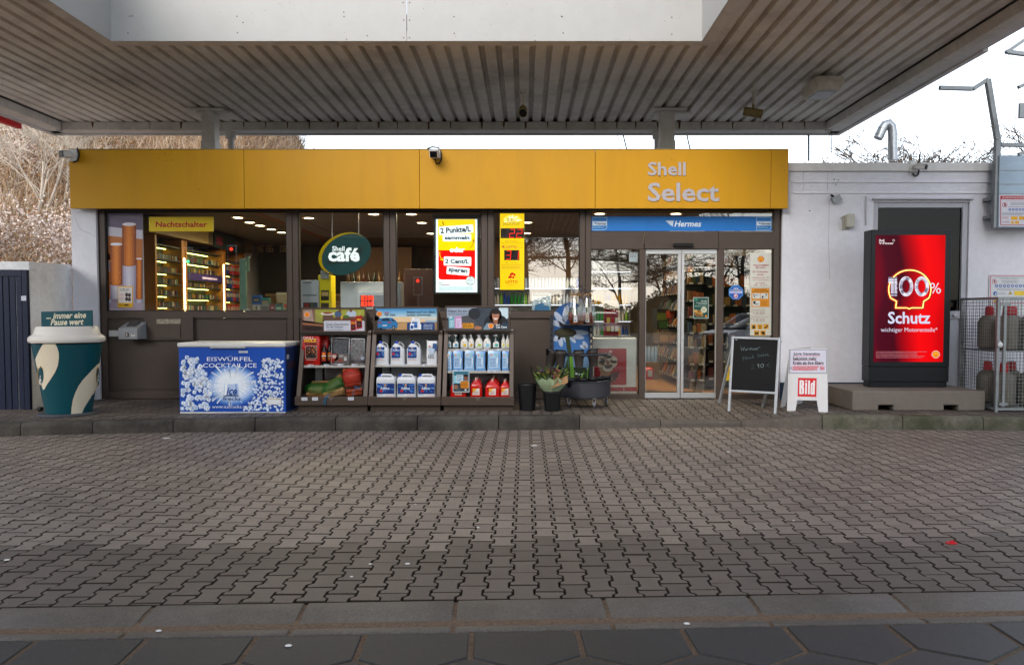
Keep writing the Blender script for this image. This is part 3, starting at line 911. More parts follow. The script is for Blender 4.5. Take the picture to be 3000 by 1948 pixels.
# ================================================================ ANNEX
annex = thing('annex_building', 'low white rendered annex with a flat roof right of the yellow shop front', 'building', (6.5, 13, 0))
AX1 = 9.4
az1 = at(2600, 478, PY).z; az0 = az1 - .13
gx0, gx1 = at(2556, 800, PY).x, at(2836, 800, PY).x
gz1 = at(2690, 592, PY).z
mb = MB()
mb.box(xr0, gx0, PY, PY + .25, -.1, az0); mb.box(gx0 + .001, gx1 - .001, PY, PY + .25, gz1, az0); mb.box(gx1, AX1, PY, PY + .25, -.1, az0)
mb.build('wall', m_rend, annex)
mb = MB(); mb.box(gx0 - .05, gx1 + .05, PY + .26, PY + .4, -.1, az0); mb.build('wall', m_dark, annex)
mb = MB(); mb.box(xr0, AX1, PY - .035, PY + .3, az0 + .001, az1); mb.build('parapet', m_trim, annex, bev=.008)
for py in (534, 566):
 z = at(2500, py, PY).z; mb = MB(); mb.box(xr1 - .05, AX1, PY - .016, PY - .001, z - .012, z + .012); mb.build('string_course', m_rend, annex, bev=.004)
m_blue = M('dark_blue_plinth', '16283a', .7, 0, .15, 12, .3, 60)
mb = MB(); mb.box(xr0 - .012, gx0 - .002, PY - .012, PY - .001, -.1, at(2400, 1120, PY).z); mb.build('plinth', m_blue, annex)
mb = MB(); mb.box(RX1 + .02, AX1, PY + .4, RY1, az0 - .3, az0 - .02); mb.build('roof', m_grey, annex)
# white framed glazed door
m_wfr = M('white_door_frame', 'a9aab1', .4, 0, .04, 10)
dz = at(2690, 911, PY).z
mb = MB(); fw = .085
mb.box(gx0 + .002, gx0 + fw, PY + .03, PY + .14, 0, gz1 - .002); mb.box(gx1 - fw, gx1 - .002, PY + .03, PY + .14, 0, gz1 - .002); mb.box(gx0 + fw + .001, gx1 - fw - .001, PY + .03, PY + .14, gz1 - fw, gz1 - .002)
mb.box(gx0 + fw + .001, gx1 - fw - .001, PY + .035, PY + .13, dz - .12, dz)
gd = mb.build('glazed_door', m_wfr, annex, bev=.006)
mb = MB(); mb.box(gx0 + fw + .001, gx1 - fw - .001, PY + .07, PY + .08, dz, gz1 - fw - .001); mb.build('pane', glass_mat('door_glass_dark', (.25, .28, .27), 1.3), gd)
mb = MB(); mb.box(gx0 + fw + .001, gx1 - fw - .001, PY + .06, PY + .11, 0, dz - .121); mb.build('lower_panel', m_wfr, gd, bev=.004)
mb = MB(); mb.box(at(2795, 929, PY).x, at(2806, 929, PY).x, PY + .0, PY + .03, dz - .08, dz - .045); mb.build('lock', m_alu, gd, bev=.003)
mb = MB(); mb.box(gx0 - .03, gx1 + .04, PY - .05, PY - .001, gz1 + .03, gz1 + .055); mb.build('drip_rail', m_wfr, gd, bev=.003)
# cracks and marks in the render
pr = Print((0, PY - .001, 0))
for pts in ([(2353, 475), (2355, 500), (2352, 520), (2356, 545), (2351, 560)], [(2426, 478), (2424, 560)], [(2430, 585), (2427, 700), (2431, 820)], [(221, 640), (232, 668), (247, 680), (262, 682), (280, 694)]): pr.line(pts, .9, '8a8585', 1)
for px, py in ((2449, 500), (2452, 498), (2444, 526), (2456, 528), (2449, 541), (2440, 535), (2372, 618), (2465, 640)): pr.ell(px, py, 2.6, 1.8, '55504c', 1, n=8)
pr.build('wall_mark', parent=annex, kind='stuff')
# ================================================================ LEFT WALL AND GATE
GYY = 10.4
m_rendg = M('grey_white_render', 'e6e8ea', .9, 0, .08, 14, .7, 60, .35, 1.5, '7d7c78')
gwall = thing('garden_wall', 'rough whitish rendered boundary wall with the dark gate, left of the shop', 'wall', (-7, 11, 0))
wz = at(50, 766, GYY).z
xg = at(84, 900, GYY).x
zl = at(40, 790, GYY).z
mb = MB(); mb.box(xg - 2.2, xg + .001, GYY + .03, GYY + .2, zl, wz); mb.build('wall_head', m_rendg, gwall, bev=.006)
pe = at(210, 776, PY + .1)
mb = MB()
a = Vector((xg, GYY + .03, 0)); b = Vector((pe.x, PY + .1, 0)); nn = Vector((-(b - a).y, (b - a).x, 0)).normalized() * .18
mb.hexa([a + Vector((0, 0, -.1)), b + Vector((0, 0, -.1)), b + nn + Vector((0, 0, -.1)), a + nn + Vector((0, 0, -.1)), a + Vector((0, 0, wz)), b + Vector((0, 0, pe.z)), b + nn + Vector((0, 0, pe.z)), a + nn + Vector((0, 0, wz))])
mb.build('wall_return', m_rendg, gwall, bev=.006)
m_gate = M('gate_slate', '141d33', .4, .2, .08, 20)
gate = thing('metal_gate', 'dark slate-grey ribbed metal gate standing in the boundary wall', 'gate', (xg - .6, GYY, 0))
mb = MB(); gt = zl - .003
mb.box(xg - .075, xg - .002, GYY - .02, GYY + .05, .03, gt); mb.box(xg - 1.9, xg - .076, GYY - .02, GYY + .05, gt - .09, gt); mb.build('gate_frame', m_gate, gate, bev=.004)
xx = xg - .08
k = 0
while xx > xg - 1.8:
 mb = MB(); mb.box(xx - .083, xx - .006, GYY - .008, GYY + .03, .05, gt - .092); mb.build('gate_slat', m_gate, gate, bev=.006); xx -= .088
mb = MB(); p0, p1 = at(65, 867, GYY), at(80, 881, GYY); mb.box(p0.x, p1.x, GYY - .024, GYY - .021, p1.z, p0.z); mb.build('label_plate', M('pale_label', 'b9bcc8', .5, 0, .03), gate)
# ================================================================ HILLSIDE AND TREES
def hill_z(x, y):
 u = min(1, max(0, (y - 15.5) / 46)); base = 1.0 + 24 * (u ** .92)
 s = 1 / (1 + math.exp((x + 17.6 + (y - 60) * .17) / 2.2))
 return -.1 + base * s + .35 * math.sin(x * .7 + y * .3) * s
mb = MB(); nx, ny = 70, 46; vs = []; fs = []
for i in range(nx + 1):
 x = -75 + 77 * (i / nx)
 for j in range(ny + 1):
  y = 15 + 72 * (j / ny); vs.append((x, y, hill_z(x, y) - (.3 if y < 15.6 else 0)))
for i in range(nx):
 for j in range(ny):
  k = i * (ny + 1) + j; fs.append((k, k + ny + 1, k + ny + 2, k + 1))
m_hill = M('hill_soil', '8a6a4c', .95, 0, .5, .9, .6, 6, .5, .3, '5a4430')
mb.add(vs, fs, m_hill); mb.build('hillside', kind='structure', smooth=60, center=False)
def scatter(name, n, mats, ylo, yhi, gen, seed, pxlo=-650, pxhi=960, dens=None):
 g_ = np.random.default_rng(seed); vs = []; fs = []; mi = []
 for _ in range(n):
  Y = ylo + (yhi - ylo) * g_.random() ** 1.6; px = pxlo + (pxhi - pxlo) * g_.random(); x = (px - CX) * Y / FPX
  if dens is not None and g_.random() > dens(x, Y, px): continue
  z = hill_z(x, Y)
  if z < .3: continue
  k0 = len(vs); gen(g_, x, Y, z, vs, fs, Y)
  k = int(g_.integers(len(mats))); mi += [k] * (len(fs) - len(mi))
 me = bpy.data.meshes.new(name); me.from_pydata(vs, [], fs)
 for m in mats: me.materials.append(m)
 me.polygons.foreach_set('material_index', mi); me.update()
 o = bpy.data.objects.new(name, me); col.objects.link(o); o['kind'] = 'stuff'; return o
def twig(g_, x, y, z, vs, fs, Y):
 L = (.25 + 1.0 * g_.random() ** 2) * (.7 + Y / 45); w = (.0035 + .006 * g_.random()) * Y / 22
 a = g_.normal(0, .8); d = Vector((math.sin(a), g_.normal(0, .4), math.cos(a) * .9 + .15)).normalized()
 p = Vector((x, y, z + g_.random() * .9)); s_ = Vector((d.z, 0, -d.x)) * w; m = p + d * L * .5 + Vector((g_.normal(0, .08) * L, 0, g_.normal(0, .08) * L)); e = p + d * L
 k = len(vs); vs.extend([tuple(p - s_), tuple(p + s_), tuple(m + s_ * .7), tuple(m - s_ * .7), tuple(e)]); fs.extend([(k, k + 1, k + 2, k + 3), (k + 3, k + 2, k + 4)])
def leaf(g_, x, y, z, vs, fs, Y):
 c = Vector((x, y, z + g_.random() ** 1.4 * 1.6)); s_ = (.022 + .034 * g_.random()) * (Y / 24);
 u = Vector(g_.normal(0, 1, 3)).normalized(); v = u.cross(Vector(g_.normal(0, 1, 3))).normalized()
 k = len(vs); vs.extend([tuple(c + u * s_), tuple(c + v * s_ * .6), tuple(c - u * s_), tuple(c - v * s_ * .6)]); fs.append((k, k + 1, k + 2, k + 3))
TW = [M('twig_tan', 'a98c6c', .9, 0, .2, 3), M('twig_brown', '7d6047', .9, 0, .2, 3), M('twig_grey', '9d9184', .9, 0, .2, 3), M('twig_dark', '54402f', .9, 0, .2, 3), M('twig_pale', 'bfae98', .9, 0, .2, 3)]
LF = [M('leaf_rust', '93643a', .9, 0, .25, 3), M('leaf_tan', 'ab8558', .9, 0, .25, 3), M('leaf_dun', '7b5a38', .9, 0, .25, 3), M('leaf_olive', '6f6238', .9, 0, .2, 3)]
scatter('undergrowth', 80000, TW, 15.8, 72, twig, 1)
scatter('dry_leaves', 85000, LF, 15.8, 50, leaf, 2, pxhi=420, dens=lambda x, Y, px: .25 + .75 * (math.sin(x * 1.1 + Y * .5) * math.sin(Y * .37 - x * .6) > -.25))
def fluff(g_, x, y, z, vs, fs, Y):
 c0 = Vector((x, y, z + .5 + g_.random() * 1.3))
 for _ in range(5):
  c = c0 + Vector(g_.normal(0, .1, 3)); s_ = (.02 + .02 * g_.random()) * Y / 24
  for q in range(2):
   u = Vector(g_.normal(0, 1, 3)).normalized(); v = u.cross(Vector(g_.normal(0, 1, 3))).normalized(); k = len(vs)
   vs.extend([tuple(c + (u * math.cos(t) + v * math.sin(t)) * s_) for t in (0, 1.05, 2.1, 3.14, 4.2, 5.24)]); fs.append(tuple(range(k, k + 6)))
def fl_d(x, Y, px):
 v = math.sin(x * 1.7 + Y * .21) + math.sin(x * .6 - Y * .9 + 1) + .8 * math.sin(x * 3.1 + Y * 1.3)
 return max(0, v - .45) * .8
scatter('seed_fluff', 24000, [M('fluff_white', 'd6cac2', .95, 0, .1, 5), M('fluff_pink', 'c9b3a6', .95, 0, .1, 5)], 17, 42, fluff, 3, pxlo=-500, pxhi=330, dens=fl_d)
# ---- bare trees
def bare_tree(seed, H, spread=.5, levels=5, trunks=1, nchild=(3, 5), r0=None, lean=.0, twig_r=.006):
 """returns (trunk MB, crown MB): tapering limbs that fork down to fine twigs; base at the origin"""
 q = random.Random(seed); tr, cr = MB(), MB(); r0 = r0 or H * .016
 def grow(p, d, L, r, lev):
  pts = [p]; n = 4 if lev < 2 else 3; cur = d.copy(); rs = [r]
  for i in range(n):
   cur = (cur + Vector((q.gauss(0, .13), q.gauss(0, .13), q.gauss(0, .08) + .05))).normalized(); pts.append(pts[-1] + cur * L / n); rs.append(max(twig_r, r * (1 - .55 * (i + 1) / n)))
  (tr if lev == 0 else cr).tube(pts, rs, 7 if lev == 0 else (5 if lev == 1 else 3), cap=False)
  if lev >= levels: return
  for c in range(q.randint(*nchild) + (1 if lev == 0 else 0)):
   t = q.uniform(.3, 1.0); i = min(n - 1, int(t * n)); b = pts[i].lerp(pts[i + 1], t * n - i)
   ax = Vector((q.gauss(0, 1), q.gauss(0, 1), q.gauss(0, .35))).normalized(); nd = (cur * (1 - spread * q.uniform(.6, 1.2)) + ax * spread * q.uniform(.9, 1.5)).normalized()
   grow(b, nd, L * q.uniform(.5, .74), max(twig_r, rs[i] * q.uniform(.42, .6)), lev + 1)
 for k in range(trunks):
  a = q.uniform(0, 6.28); d = Vector((math.cos(a) * (.22 if trunks > 1 else .06) + lean, math.sin(a) * (.22 if trunks > 1 else .06), 1)).normalized()
  grow(Vector((math.cos(a), math.sin(a), 0)) * (.12 if trunks > 1 else 0), d, H * q.uniform(.42, .55), r0, 0)
 k = H / max(p[2] for p in cr.v)
 for m in (tr, cr): m.v = [(x * k, y * k, z * k) for x, y, z in m.v]
 return tr, cr
m_barkp = M('bark_pale', 'b5aa9c', .9, 0, .25, 8)
m_barkd = M('bark_dark', '3d342c', .9, 0, .25, 8)
m_barkm = M('bark_mid', '6e6053', .9, 0, .25, 8)
def plant_tree(name, label, cat, loc, group, mat, *a, **k):
 t = thing(name, label, cat, (0, 0, 0), group); tr, cr = bare_tree(*a, **k)
 tr.build('trunk', mat, t); cr.build('crown', mat, t); t.location = loc; return t
def onhill(px, Y, up=0): x = (px - CX) * Y / FPX; return Vector((x, Y, hill_z(x, Y) - .1 + up))
plant_tree('bare_tree', 'pale many-stemmed bare tree on the brown slope above the dark gate', 'tree', onhill(98, 21.5), 'bare trees on the slope', m_barkp, 4, 5.6, spread=.42, levels=4, trunks=3, nchild=(3, 4), r0=.05)
plant_tree('bare_tree', 'slim leaning pale bare tree at the left edge of the slope', 'tree', onhill(55, 24), 'bare trees on the slope', m_barkp, 9, 4.6, spread=.42, levels=4, trunks=2, nchild=(3, 4), r0=.04, lean=-.2)
plant_tree('bare_tree', 'thin greyish bare tree on the slope nearest the white pillar', 'tree', onhill(175, 23), 'bare trees on the slope', m_barkp, 15, 4.0, spread=.4, levels=4, trunks=2, nchild=(3, 4), r0=.035, lean=.1)
rp = plant_tree('bare_tree', 'bare ridge tree seen through the gap left of the first canopy column', 'tree', onhill(520, 52, -2), 'bare trees along the ridge', m_barkm, 21, 8, spread=.5, levels=5, nchild=(3, 4), r0=.1)
for px, Y, ty_, lb in ((330, 50, 372, 'bare ridge tree above the left end of the yellow fascia'), (430, 54, 375, 'second bare ridge tree from the left end of the yellow fascia'), (690, 56, 385, 'bare ridge tree just right of the first canopy column'), (745, 57, 392, 'wide bare ridge tree standing against the white sky'), (800, 59, 399, 'bare ridge tree half-way down the end of the ridge'), (845, 60, 414, 'last and lowest bare tree where the ridge drops away')):
 p = onhill(px, Y, -.3); z1 = at(px, ty_, Y).z; k = max(3., z1 - p.z) / 8
 c = copy_thing(rp, p, lb, px); c.scale = (k, k, k)
rt = plant_tree('bare_tree', 'bare treetop left of the others above the white annex roof', 'tree', (0, 0, 0), 'bare treetops above the annex', M('bark_grey_brown', '4c433b', .9, 0, .2, 8), 33, 11.2, spread=.55, levels=5, nchild=(4, 5), r0=.1, twig_r=.016)
rt.location = ((2680 - CX) * 40 / FPX, 40, -.1)
for px, s, lb in ((2735, .97, 'small bare treetop second from left above the annex roof'), (2790, 1.0, 'bare treetop third from left above the annex roof'), (2838, 1.06, 'tallest bare treetop above the annex, beside the galvanised post'), (2905, .93, 'low bare treetop right of the galvanised post')):
 c = copy_thing(rt, ((px - CX) * 41 / FPX, 41, -.1), lb, px); c.scale = (s, s, s)
# ---- across the road behind the viewer: what the panes mirror
bt = plant_tree('bare_tree', 'tall dark bare tree mirrored in the pane beside the yellow jackpot sign', 'tree', (0, 0, 0), 'bare trees across the road', m_barkd, 41, 13, spread=.52, levels=5, nchild=(3, 5), r0=.2, twig_r=.011)
bt.location = (2.6, -27, -.1)
for x, y, s, rz in ((-13, -26, 1.0, 1), (-9.5, -30, 1.15, 2), (-7, -25, .95, 3.3), (-4.6, -29, 1.2, 4), (-2.2, -27, 1.05, 5), (.2, -33, 1.1, .4), (7.6, -33, .75, 1.4), (10.5, -30, .8, 2.2), (13.5, -31, .9, 4.1), (-17, -29, 1.1, 5.2), (-20, -26, 1.0, 6), (17, -34, 1, 3)):
 c = copy_thing(bt, (x, y, -.1), 'dark bare tree across the road, seen only as a reflection in the shop panes', rz); c.scale = (s, s, s)
bt['label'] = 'dark bare tree across the road, seen only as a reflection in the shop panes'
g_ = np.random.default_rng(5); mb = MB()
mlv = [M('hedge_dark', '232a17', .8, 0, .2, 4), M('hedge_olive', '33351d', .8, 0, .2, 4), M('hedge_brown', '41331f', .8, 0, .2, 4)]
for _ in range(20000):
 x = g_.uniform(-38, 38); h = 2.2 + .7 * math.sin(x * .5) + 1.6 * (x > 8) * math.exp(-((x - 13) / 4) ** 2) * 1.6 + 1.2 * math.exp(-((x + 10) / 6) ** 2)
 c = Vector((x, -37 + g_.normal(0, .7), g_.random() ** .8 * h)); s_ = .08 + .06 * g_.random(); u = Vector(g_.normal(0, 1, 3)).normalized(); v = u.cross(Vector(g_.normal(0, 1, 3))).normalized()
 mb.add([c + u * s_, c + v * s_ * .7, c - u * s_, c - v * s_ * .7], [(0, 1, 2, 3)], mlv[int(g_.integers(3))])
hp = [(-38 + k, 2.2 + .7 * math.sin((-38 + k) * .5) + 2.56 * (k > 46) * math.exp(-((k - 51) / 4) ** 2) + 1.2 * math.exp(-((k - 28) / 6) ** 2)) for k in range(77)]
mb.prism([(-38, -37.6, -.1)] + [(x, -37.6, h * .9 - .15) for x, h in hp] + [(38, -37.6, -.1)], (0, 1, 0), mlv[0])
mb.build('hedge', kind='stuff')
# ================================================================ IN FRONT OF THE SHOP
def rring(cx, cy, w, d, r, z, n=4):
 pts = []
 for sx, sy, a0 in ((1, -1, -90), (1, 1, 0), (-1, 1, 90), (-1, -1, 180)):
  for k in range(n):
   a = R(a0 + 90 * k / (n - 1)); pts.append((cx + sx * (w / 2 - r) + r * math.cos(a), cy + sy * (d / 2 - r) + r * math.sin(a), z))
 return pts
m_teal = M('teal_plastic', '0b4650', .35, 0, .05, 4, 0, 50, .12, 2, '30423f')
m_cream = M('cream_print', 'd8ccb4', .4, 0, .04, 5)
m_lid = M('lid_offwhite', 'cfcac2', .45, 0, .04, 4, 0, 50, .2, 2, '8f877c')
m_rub = M('rubber_black', '111112', .7, 0, .1, 20)
# ---- giant coffee cup
CY_ = 9.95; cxp = 207
c0 = at(cxp, 1222, CY_); cxx = at(200, 1100, CY_).x
px2m = CY_ / ray(CX, 1100).y / FPX * .865           # off-axis circles look wider
zc0, zc1, zl0, zl1 = sw_z(cxx, CY_) + .03, at(CX, 1006, CY_).z, at(CX, 985, CY_).z, at(CX, 958, CY_).z
rb, rt_ = 69 * px2m, 104 * px2m
cup = thing('giant_cup', 'giant teal and cream takeaway coffee cup with an off-white lid standing on the pavement', 'advertising cup', (cxx, CY_, sw_z(cxx, CY_)))
mb = MB(); mb.lathe([(rb * .2, 0), (rb, 0), (rt_, zc1 - zc0)], (cxx, CY_, zc0), 96); mb.build('body', m_teal, cup, smooth=40)
mb = MB(); rl = 114 * px2m
mb.lathe([(rt_ * .9, -.06), (rl * .97, -.075), (rl, -.05), (rl * .985, -.01), (rl * .9, .02), (rl * .87, .025), (rl * .80, zl1 - zl0), (rl * .775, zl1 - zl0 + .012), (rl * .72, zl1 - zl0 - .02), (0.01, zl1 - zl0 - .03)], (cxx, CY_, zl0), 48, None, cap=False); mb.build('lid', m_lid, cup, smooth=50)
mb = MB(); mb.lathe([(rb * 1.34, 0), (rb * 1.36, .012), (rb * 1.3, .028), (.02, .03)], (cxx, CY_, sw_z(cxx, CY_)), 40); mb.build('base_plate', M('base_plastic', '43464a', .6, 0, .1, 10), cup, smooth=40)
mb = MB(); tx = at(118, 1205, CY_ - .1); mb.lathe([(.03, -.02), (.03, .02)], (0, 0, 0), 14); mb.v = [(tx.x + z, CY_ - .1 + y, tx.z + .03 + x) for x, y, z in mb.v]; mb.build('wheel', m_rub, cup, smooth=40)
def cone_pt(px, py, lift=.002):
 d = ray(px, py); o = Vector((0, 0, CAMH)); k = (rt_ - rb) / (zc1 - zc0)
 r0 = rb + lift - k * zc0
 a = d.x ** 2 + d.y ** 2 - (k * d.z) ** 2; ox, oy = o.x - cxx, o.y - CY_
 b = 2 * (ox * d.x + oy * d.y - k * d.z * (r0 + k * o.z)); c = ox ** 2 + oy ** 2 - (r0 + k * o.z) ** 2
 ds = b * b - 4 * a * c
 if ds < 0: ds = 0
 return o + d * ((-b - math.sqrt(ds)) / (2 * a))
def cone_rows(rows, mat, name, lift=.0035):
 mb = MB(); vs = []; n = 9
 for y, x0, x1 in rows:
  for k in range(n): vs.append(cone_pt((x0 + (x1 - x0) * k / (n - 1)) / 2.207, 600 + y / 2.207, lift))
 fs = [(i * n + k, (i + 1) * n + k, (i + 1) * n + k + 1, i * n + k + 1) for i in range(len(rows) - 1) for k in range(n - 1)]
 mb.add(vs, fs, mat); return mb.build(name, parent=cup, smooth=60)
cone_rows([(900, 278, 358), (925, 262, 371), (955, 247, 380), (985, 233, 381), (1000, 227, 380), (1040, 236, 374), (1080, 248, 357), (1120, 257, 333), (1160, 267, 305), (1195, 278, 285)], m_cream, 'swirl')
cone_rows([(1015, 647, 650), (1035, 627, 647), (1065, 598, 642), (1100, 565, 638), (1130, 537, 634), (1170, 508, 629), (1215, 487, 610), (1260, 471, 577), (1310, 463, 546), (1345, 460, 530), (1378, 458, 520)], m_cream, 'swirl')
def cone_ell(cx, cy, rx, ry, mat, name, lift):
 rows = []
 for k in range(9):
  t = -1 + 2 * k / 8; w = rx * math.sqrt(max(0.0004, 1 - t * t)); rows.append((cy + ry * t, cx - w, cx + w))
 return cone_rows(rows, mat, name, lift)
m_gold = M('gold_print', 'b98a2c', .4, 0, .05)
cone_ell(262, 1104, 21, 64, m_gold, 'badge', .0035); cone_ell(263, 1104, 18, 57, m_teal, 'badge', .005)
cone_ell(632, 1112, 12, 68, m_gold, 'badge', .0035); cone_ell(634, 1112, 10, 60, m_teal, 'badge', .005)
mb = MB(); vs, fs = glyphs('é', 'b', .02); mb.add([cone_pt((250 + 18 * u / .55) / 2.207, 600 + (1160 - 62 * v / .75) / 2.207, .007) for u, v in [(p[0] + .27, p[1]) for p in vs]], fs, M('print_white', 'd8d6d2', .4, 0, .03)); mb.build('badge_lettering', parent=cup)
mb = MB(); vs, fs = glyphs('c', 'b', .02); mb.add([cone_pt((633 + 9 * u / .55) / 2.207, 600 + (1140 - 62 * v / .75) / 2.207, .007) for u, v in [(p[0] + .27, p[1]) for p in vs]], fs, M('print_white', 'd8d6d2', .4, 0, .03)); mb.build('badge_lettering', parent=cup)
SYc = CY_ - .05
mb = MB(); q = [at(120, 913, SYc), at(270, 909, SYc), at(271, 956, SYc), at(121, 960, SYc)]; mb.prism([p + Vector((0, 0, 0)) for p in q][::-1], (0, .02, 0)); bo = mb.build('top_board', m_teal, cup, bev=.003)
pr = Print((0, SYc - .001, 0)); pr.text('... immer eine', 136, 917.5, 252, 935, 'c9c3ab', 1, shear=.25, off=.03, sk=-3); pr.text('Pause wert', 148, 935, 245, 953.5, 'c9c3ab', 1, shear=.25, off=.03, sk=-2); pr.build('lettering', parent=bo)
mb = MB(); mb.box(at(121, 958, SYc).x, at(271, 958, SYc).x, SYc - .02, SYc + .05, at(CX, 962, SYc).z, at(CX, 957.5, SYc).z); mb.build('board_foot', m_lid, cup)
# ---- ice chest freezer
FZY = 9.97; FZD = .66
fz = SWZ
zt, zlid, zbf = at(CX, 1017.5, FZY).z, at(CX, 1004, FZY).z, at(CX, 1211, FZY).z
x0, x1 = at(524, 1110, FZY).x, at(836, 1110, FZY).x
frz = thing('chest_freezer', 'white-lidded chest freezer covered in a blue ice cube print', 'freezer', ((x0 + x1) / 2, FZY + .33, fz))
m_fwh = M('freezer_white', 'cdcbc6', .35, 0, .04, 4, 0, 40, .25, 2.5, '8d867b')
m_fbl = M('freezer_blue', '1a4ba6', .35, 0, .06, 3)
mb = MB(); mb.box(x0, x1, FZY, FZY + FZD, zbf + .012, zt); mb.build('body', m_fbl, frz, bev=.012)
mb = MB(); mb.box(x0 - .012, x1 + .012, FZY - .015, FZY + FZD + .01, zt + .002, zlid); ld = mb.build('lid', m_fwh, frz, bev=.018, seg=3)
mb = MB(); mb.box(x0 + .01, x1 - .004, FZY - .006, FZY - .0005, zbf + .002, zbf + .022); mb.build('bottom_rail', m_fwh, frz)
mb = MB(); h0, h1 = at(618, 1014, FZY), at(721, 1020, FZY); mb.box(h0.x, h1.x, FZY - .035, FZY - .016, h1.z, h0.z); mb.build('handle', m_alu, ld, bev=.004)
for xx in (x0 + .07, x1 - .06):
 mb = MB(); mb.lathe([(.022, 0), (.03, .01), (.03, zbf - fz + .01)], (xx, FZY + .05, fz), 12); mb.build('foot', m_fwh, frz, smooth=40)
 mb = MB(); mb.lathe([(.022, 0), (.03, .01), (.03, zbf - fz + .01)], (xx, FZY + FZD - .06, fz), 12); mb.build('foot', m_fwh, frz, smooth=40)
pr = Print((0, FZY - .0005, 0))
for k, (c, s_) in enumerate((('1d4aa4', 1.15), ('4a78c2', 1.02), ('7fa3d8', .9), ('adc4e8', .8), ('d3dff0', .68), ('e8eef5', .54))): pr.ell(680, 1128, 66 * s_ + 8, 52 * s_ + 6, c, 1 + k)
r9 = random.Random(6)
for k in range(40):
 a = R(r9.uniform(0, 360)); r0_, r1_ = 20, r9.uniform(58, 92); da = R(r9.uniform(.6, 1.8))
 pr.poly([(680 + math.cos(a) * r0_, 1126 + math.sin(a) * r0_ * .7), (680 + math.cos(a - da) * r1_, 1126 + math.sin(a - da) * r1_ * .72), (680 + math.cos(a + da) * r1_, 1126 + math.sin(a + da) * r1_ * .72)], r9.choice(('d3dff0', 'e8eef5', 'adc4e8')), 7)
def cubes(n, fx, smin, smax, seed):
 q = random.Random(seed)
 for _ in range(n):
  x, y = fx(q); s_ = q.uniform(smin, smax); a = q.uniform(0, 90)
  if not (526 < x - s_ * .6 and x + s_ * .6 < 833 and 1024 < y - s_ * .6 and y + s_ * .6 < 1206): continue
  L = 8 + q.randrange(5)
  pr.rrect(x - s_ / 2, y - s_ / 2, x + s_ / 2, y + s_ / 2, s_ * .2, q.choice(('a9bfe2', 'b9cbe8', '94b0da')), L, a)
  pr.rrect(x - s_ * .4, y - s_ * .42, x + s_ * .36, y + s_ * .34, s_ * .16, q.choice(('d5dfef', 'c3d2ea', 'e4eaf3')), L + 4, a)
  if smax > 9: pr.rrect(x - s_ * .1, y - s_ * .2, x + s_ * .24, y + s_ * .12, s_ * .08, q.choice(('a9c0e2', '8aa8d6', 'f0f3f7')), L + 5, a + 14); pr.rrect(x - s_ * .34, y - s_ * .3, x - s_ * .2, y + s_ * .22, s_ * .05, 'f4f6f8', L + 5, a)
def lcub(q):
 y = q.uniform(1045, 1205); e = 575 + 34 * math.sin((y - 1045) / 160 * 2.6) + (y - 1045) * .12
 return q.uniform(527, max(540, e)), y
cubes(135, lcub, 10, 15.5, 3)
def rcub(q):
 y = q.uniform(1050, 1204); e = 768 - (y - 1050) * .30 - 8 * math.sin(y * .08)
 return q.uniform(e, 833), y
cubes(340, rcub, 4, 7.5, 4)
for _ in range(22): pass
pr.text('EISWÜRFEL', 607, 1043, 740, 1057.5, 'e9edf4', 13, off=.0); pr.text('COCKTAIL ICE', 595.5, 1064, 752.5, 1076.5, 'e9edf4', 13, off=.0)
pr.poly([(659, 1122), (697, 1122), (702, 1160), (655, 1160)], 'b9cdea', 13); pr.poly([(661, 1124), (667, 1124), (664, 1157), (658, 1157)], 'f2f5f8', 14); pr.poly([(689, 1124), (694, 1124), (698, 1157), (692, 1157)], '8aa8d8', 14)
pr.ell(678, 1160, 23.5, 4, '9db6de', 13); pr.ell(678, 1122, 19, 3, 'e9eff7', 14)
pr.text('ice', 664, 1134, 695, 1156, '274a94', 15, shear=.3, off=.03); pr.text('frocks', 654, 1162, 706, 1172.5, '2b4a86', 15, off=.01); pr.text('www.icefrocks.com', 622, 1186, 736, 1195.5, 'dfe7f3', 16, off=.0)
pr.rect(782, 1164.5, 825, 1185, 'c6c2b8', 17); pr.rect(785, 1171, 822, 1183, 'd8dade', 18); pr.greek(811, 1166, 823, 1169.5, 1, '55534f', 18)
pr.rect(700.5, 1028, 727, 1033.5, 'cfd2d6', 17); pr.rect(702, 1029.5, 725, 1031, '9a9ca0', 18)
pr.build('ice_print', parent=frz)
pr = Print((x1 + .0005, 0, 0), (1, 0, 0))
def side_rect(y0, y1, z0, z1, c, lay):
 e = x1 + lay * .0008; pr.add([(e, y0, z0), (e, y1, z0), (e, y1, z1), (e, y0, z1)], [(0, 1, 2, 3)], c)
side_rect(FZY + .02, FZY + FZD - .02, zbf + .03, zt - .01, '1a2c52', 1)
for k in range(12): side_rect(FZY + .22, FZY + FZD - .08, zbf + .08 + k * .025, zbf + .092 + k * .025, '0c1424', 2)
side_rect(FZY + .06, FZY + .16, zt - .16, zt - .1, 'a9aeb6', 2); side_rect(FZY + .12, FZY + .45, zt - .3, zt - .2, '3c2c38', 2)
pr.build('side_print', parent=frz)
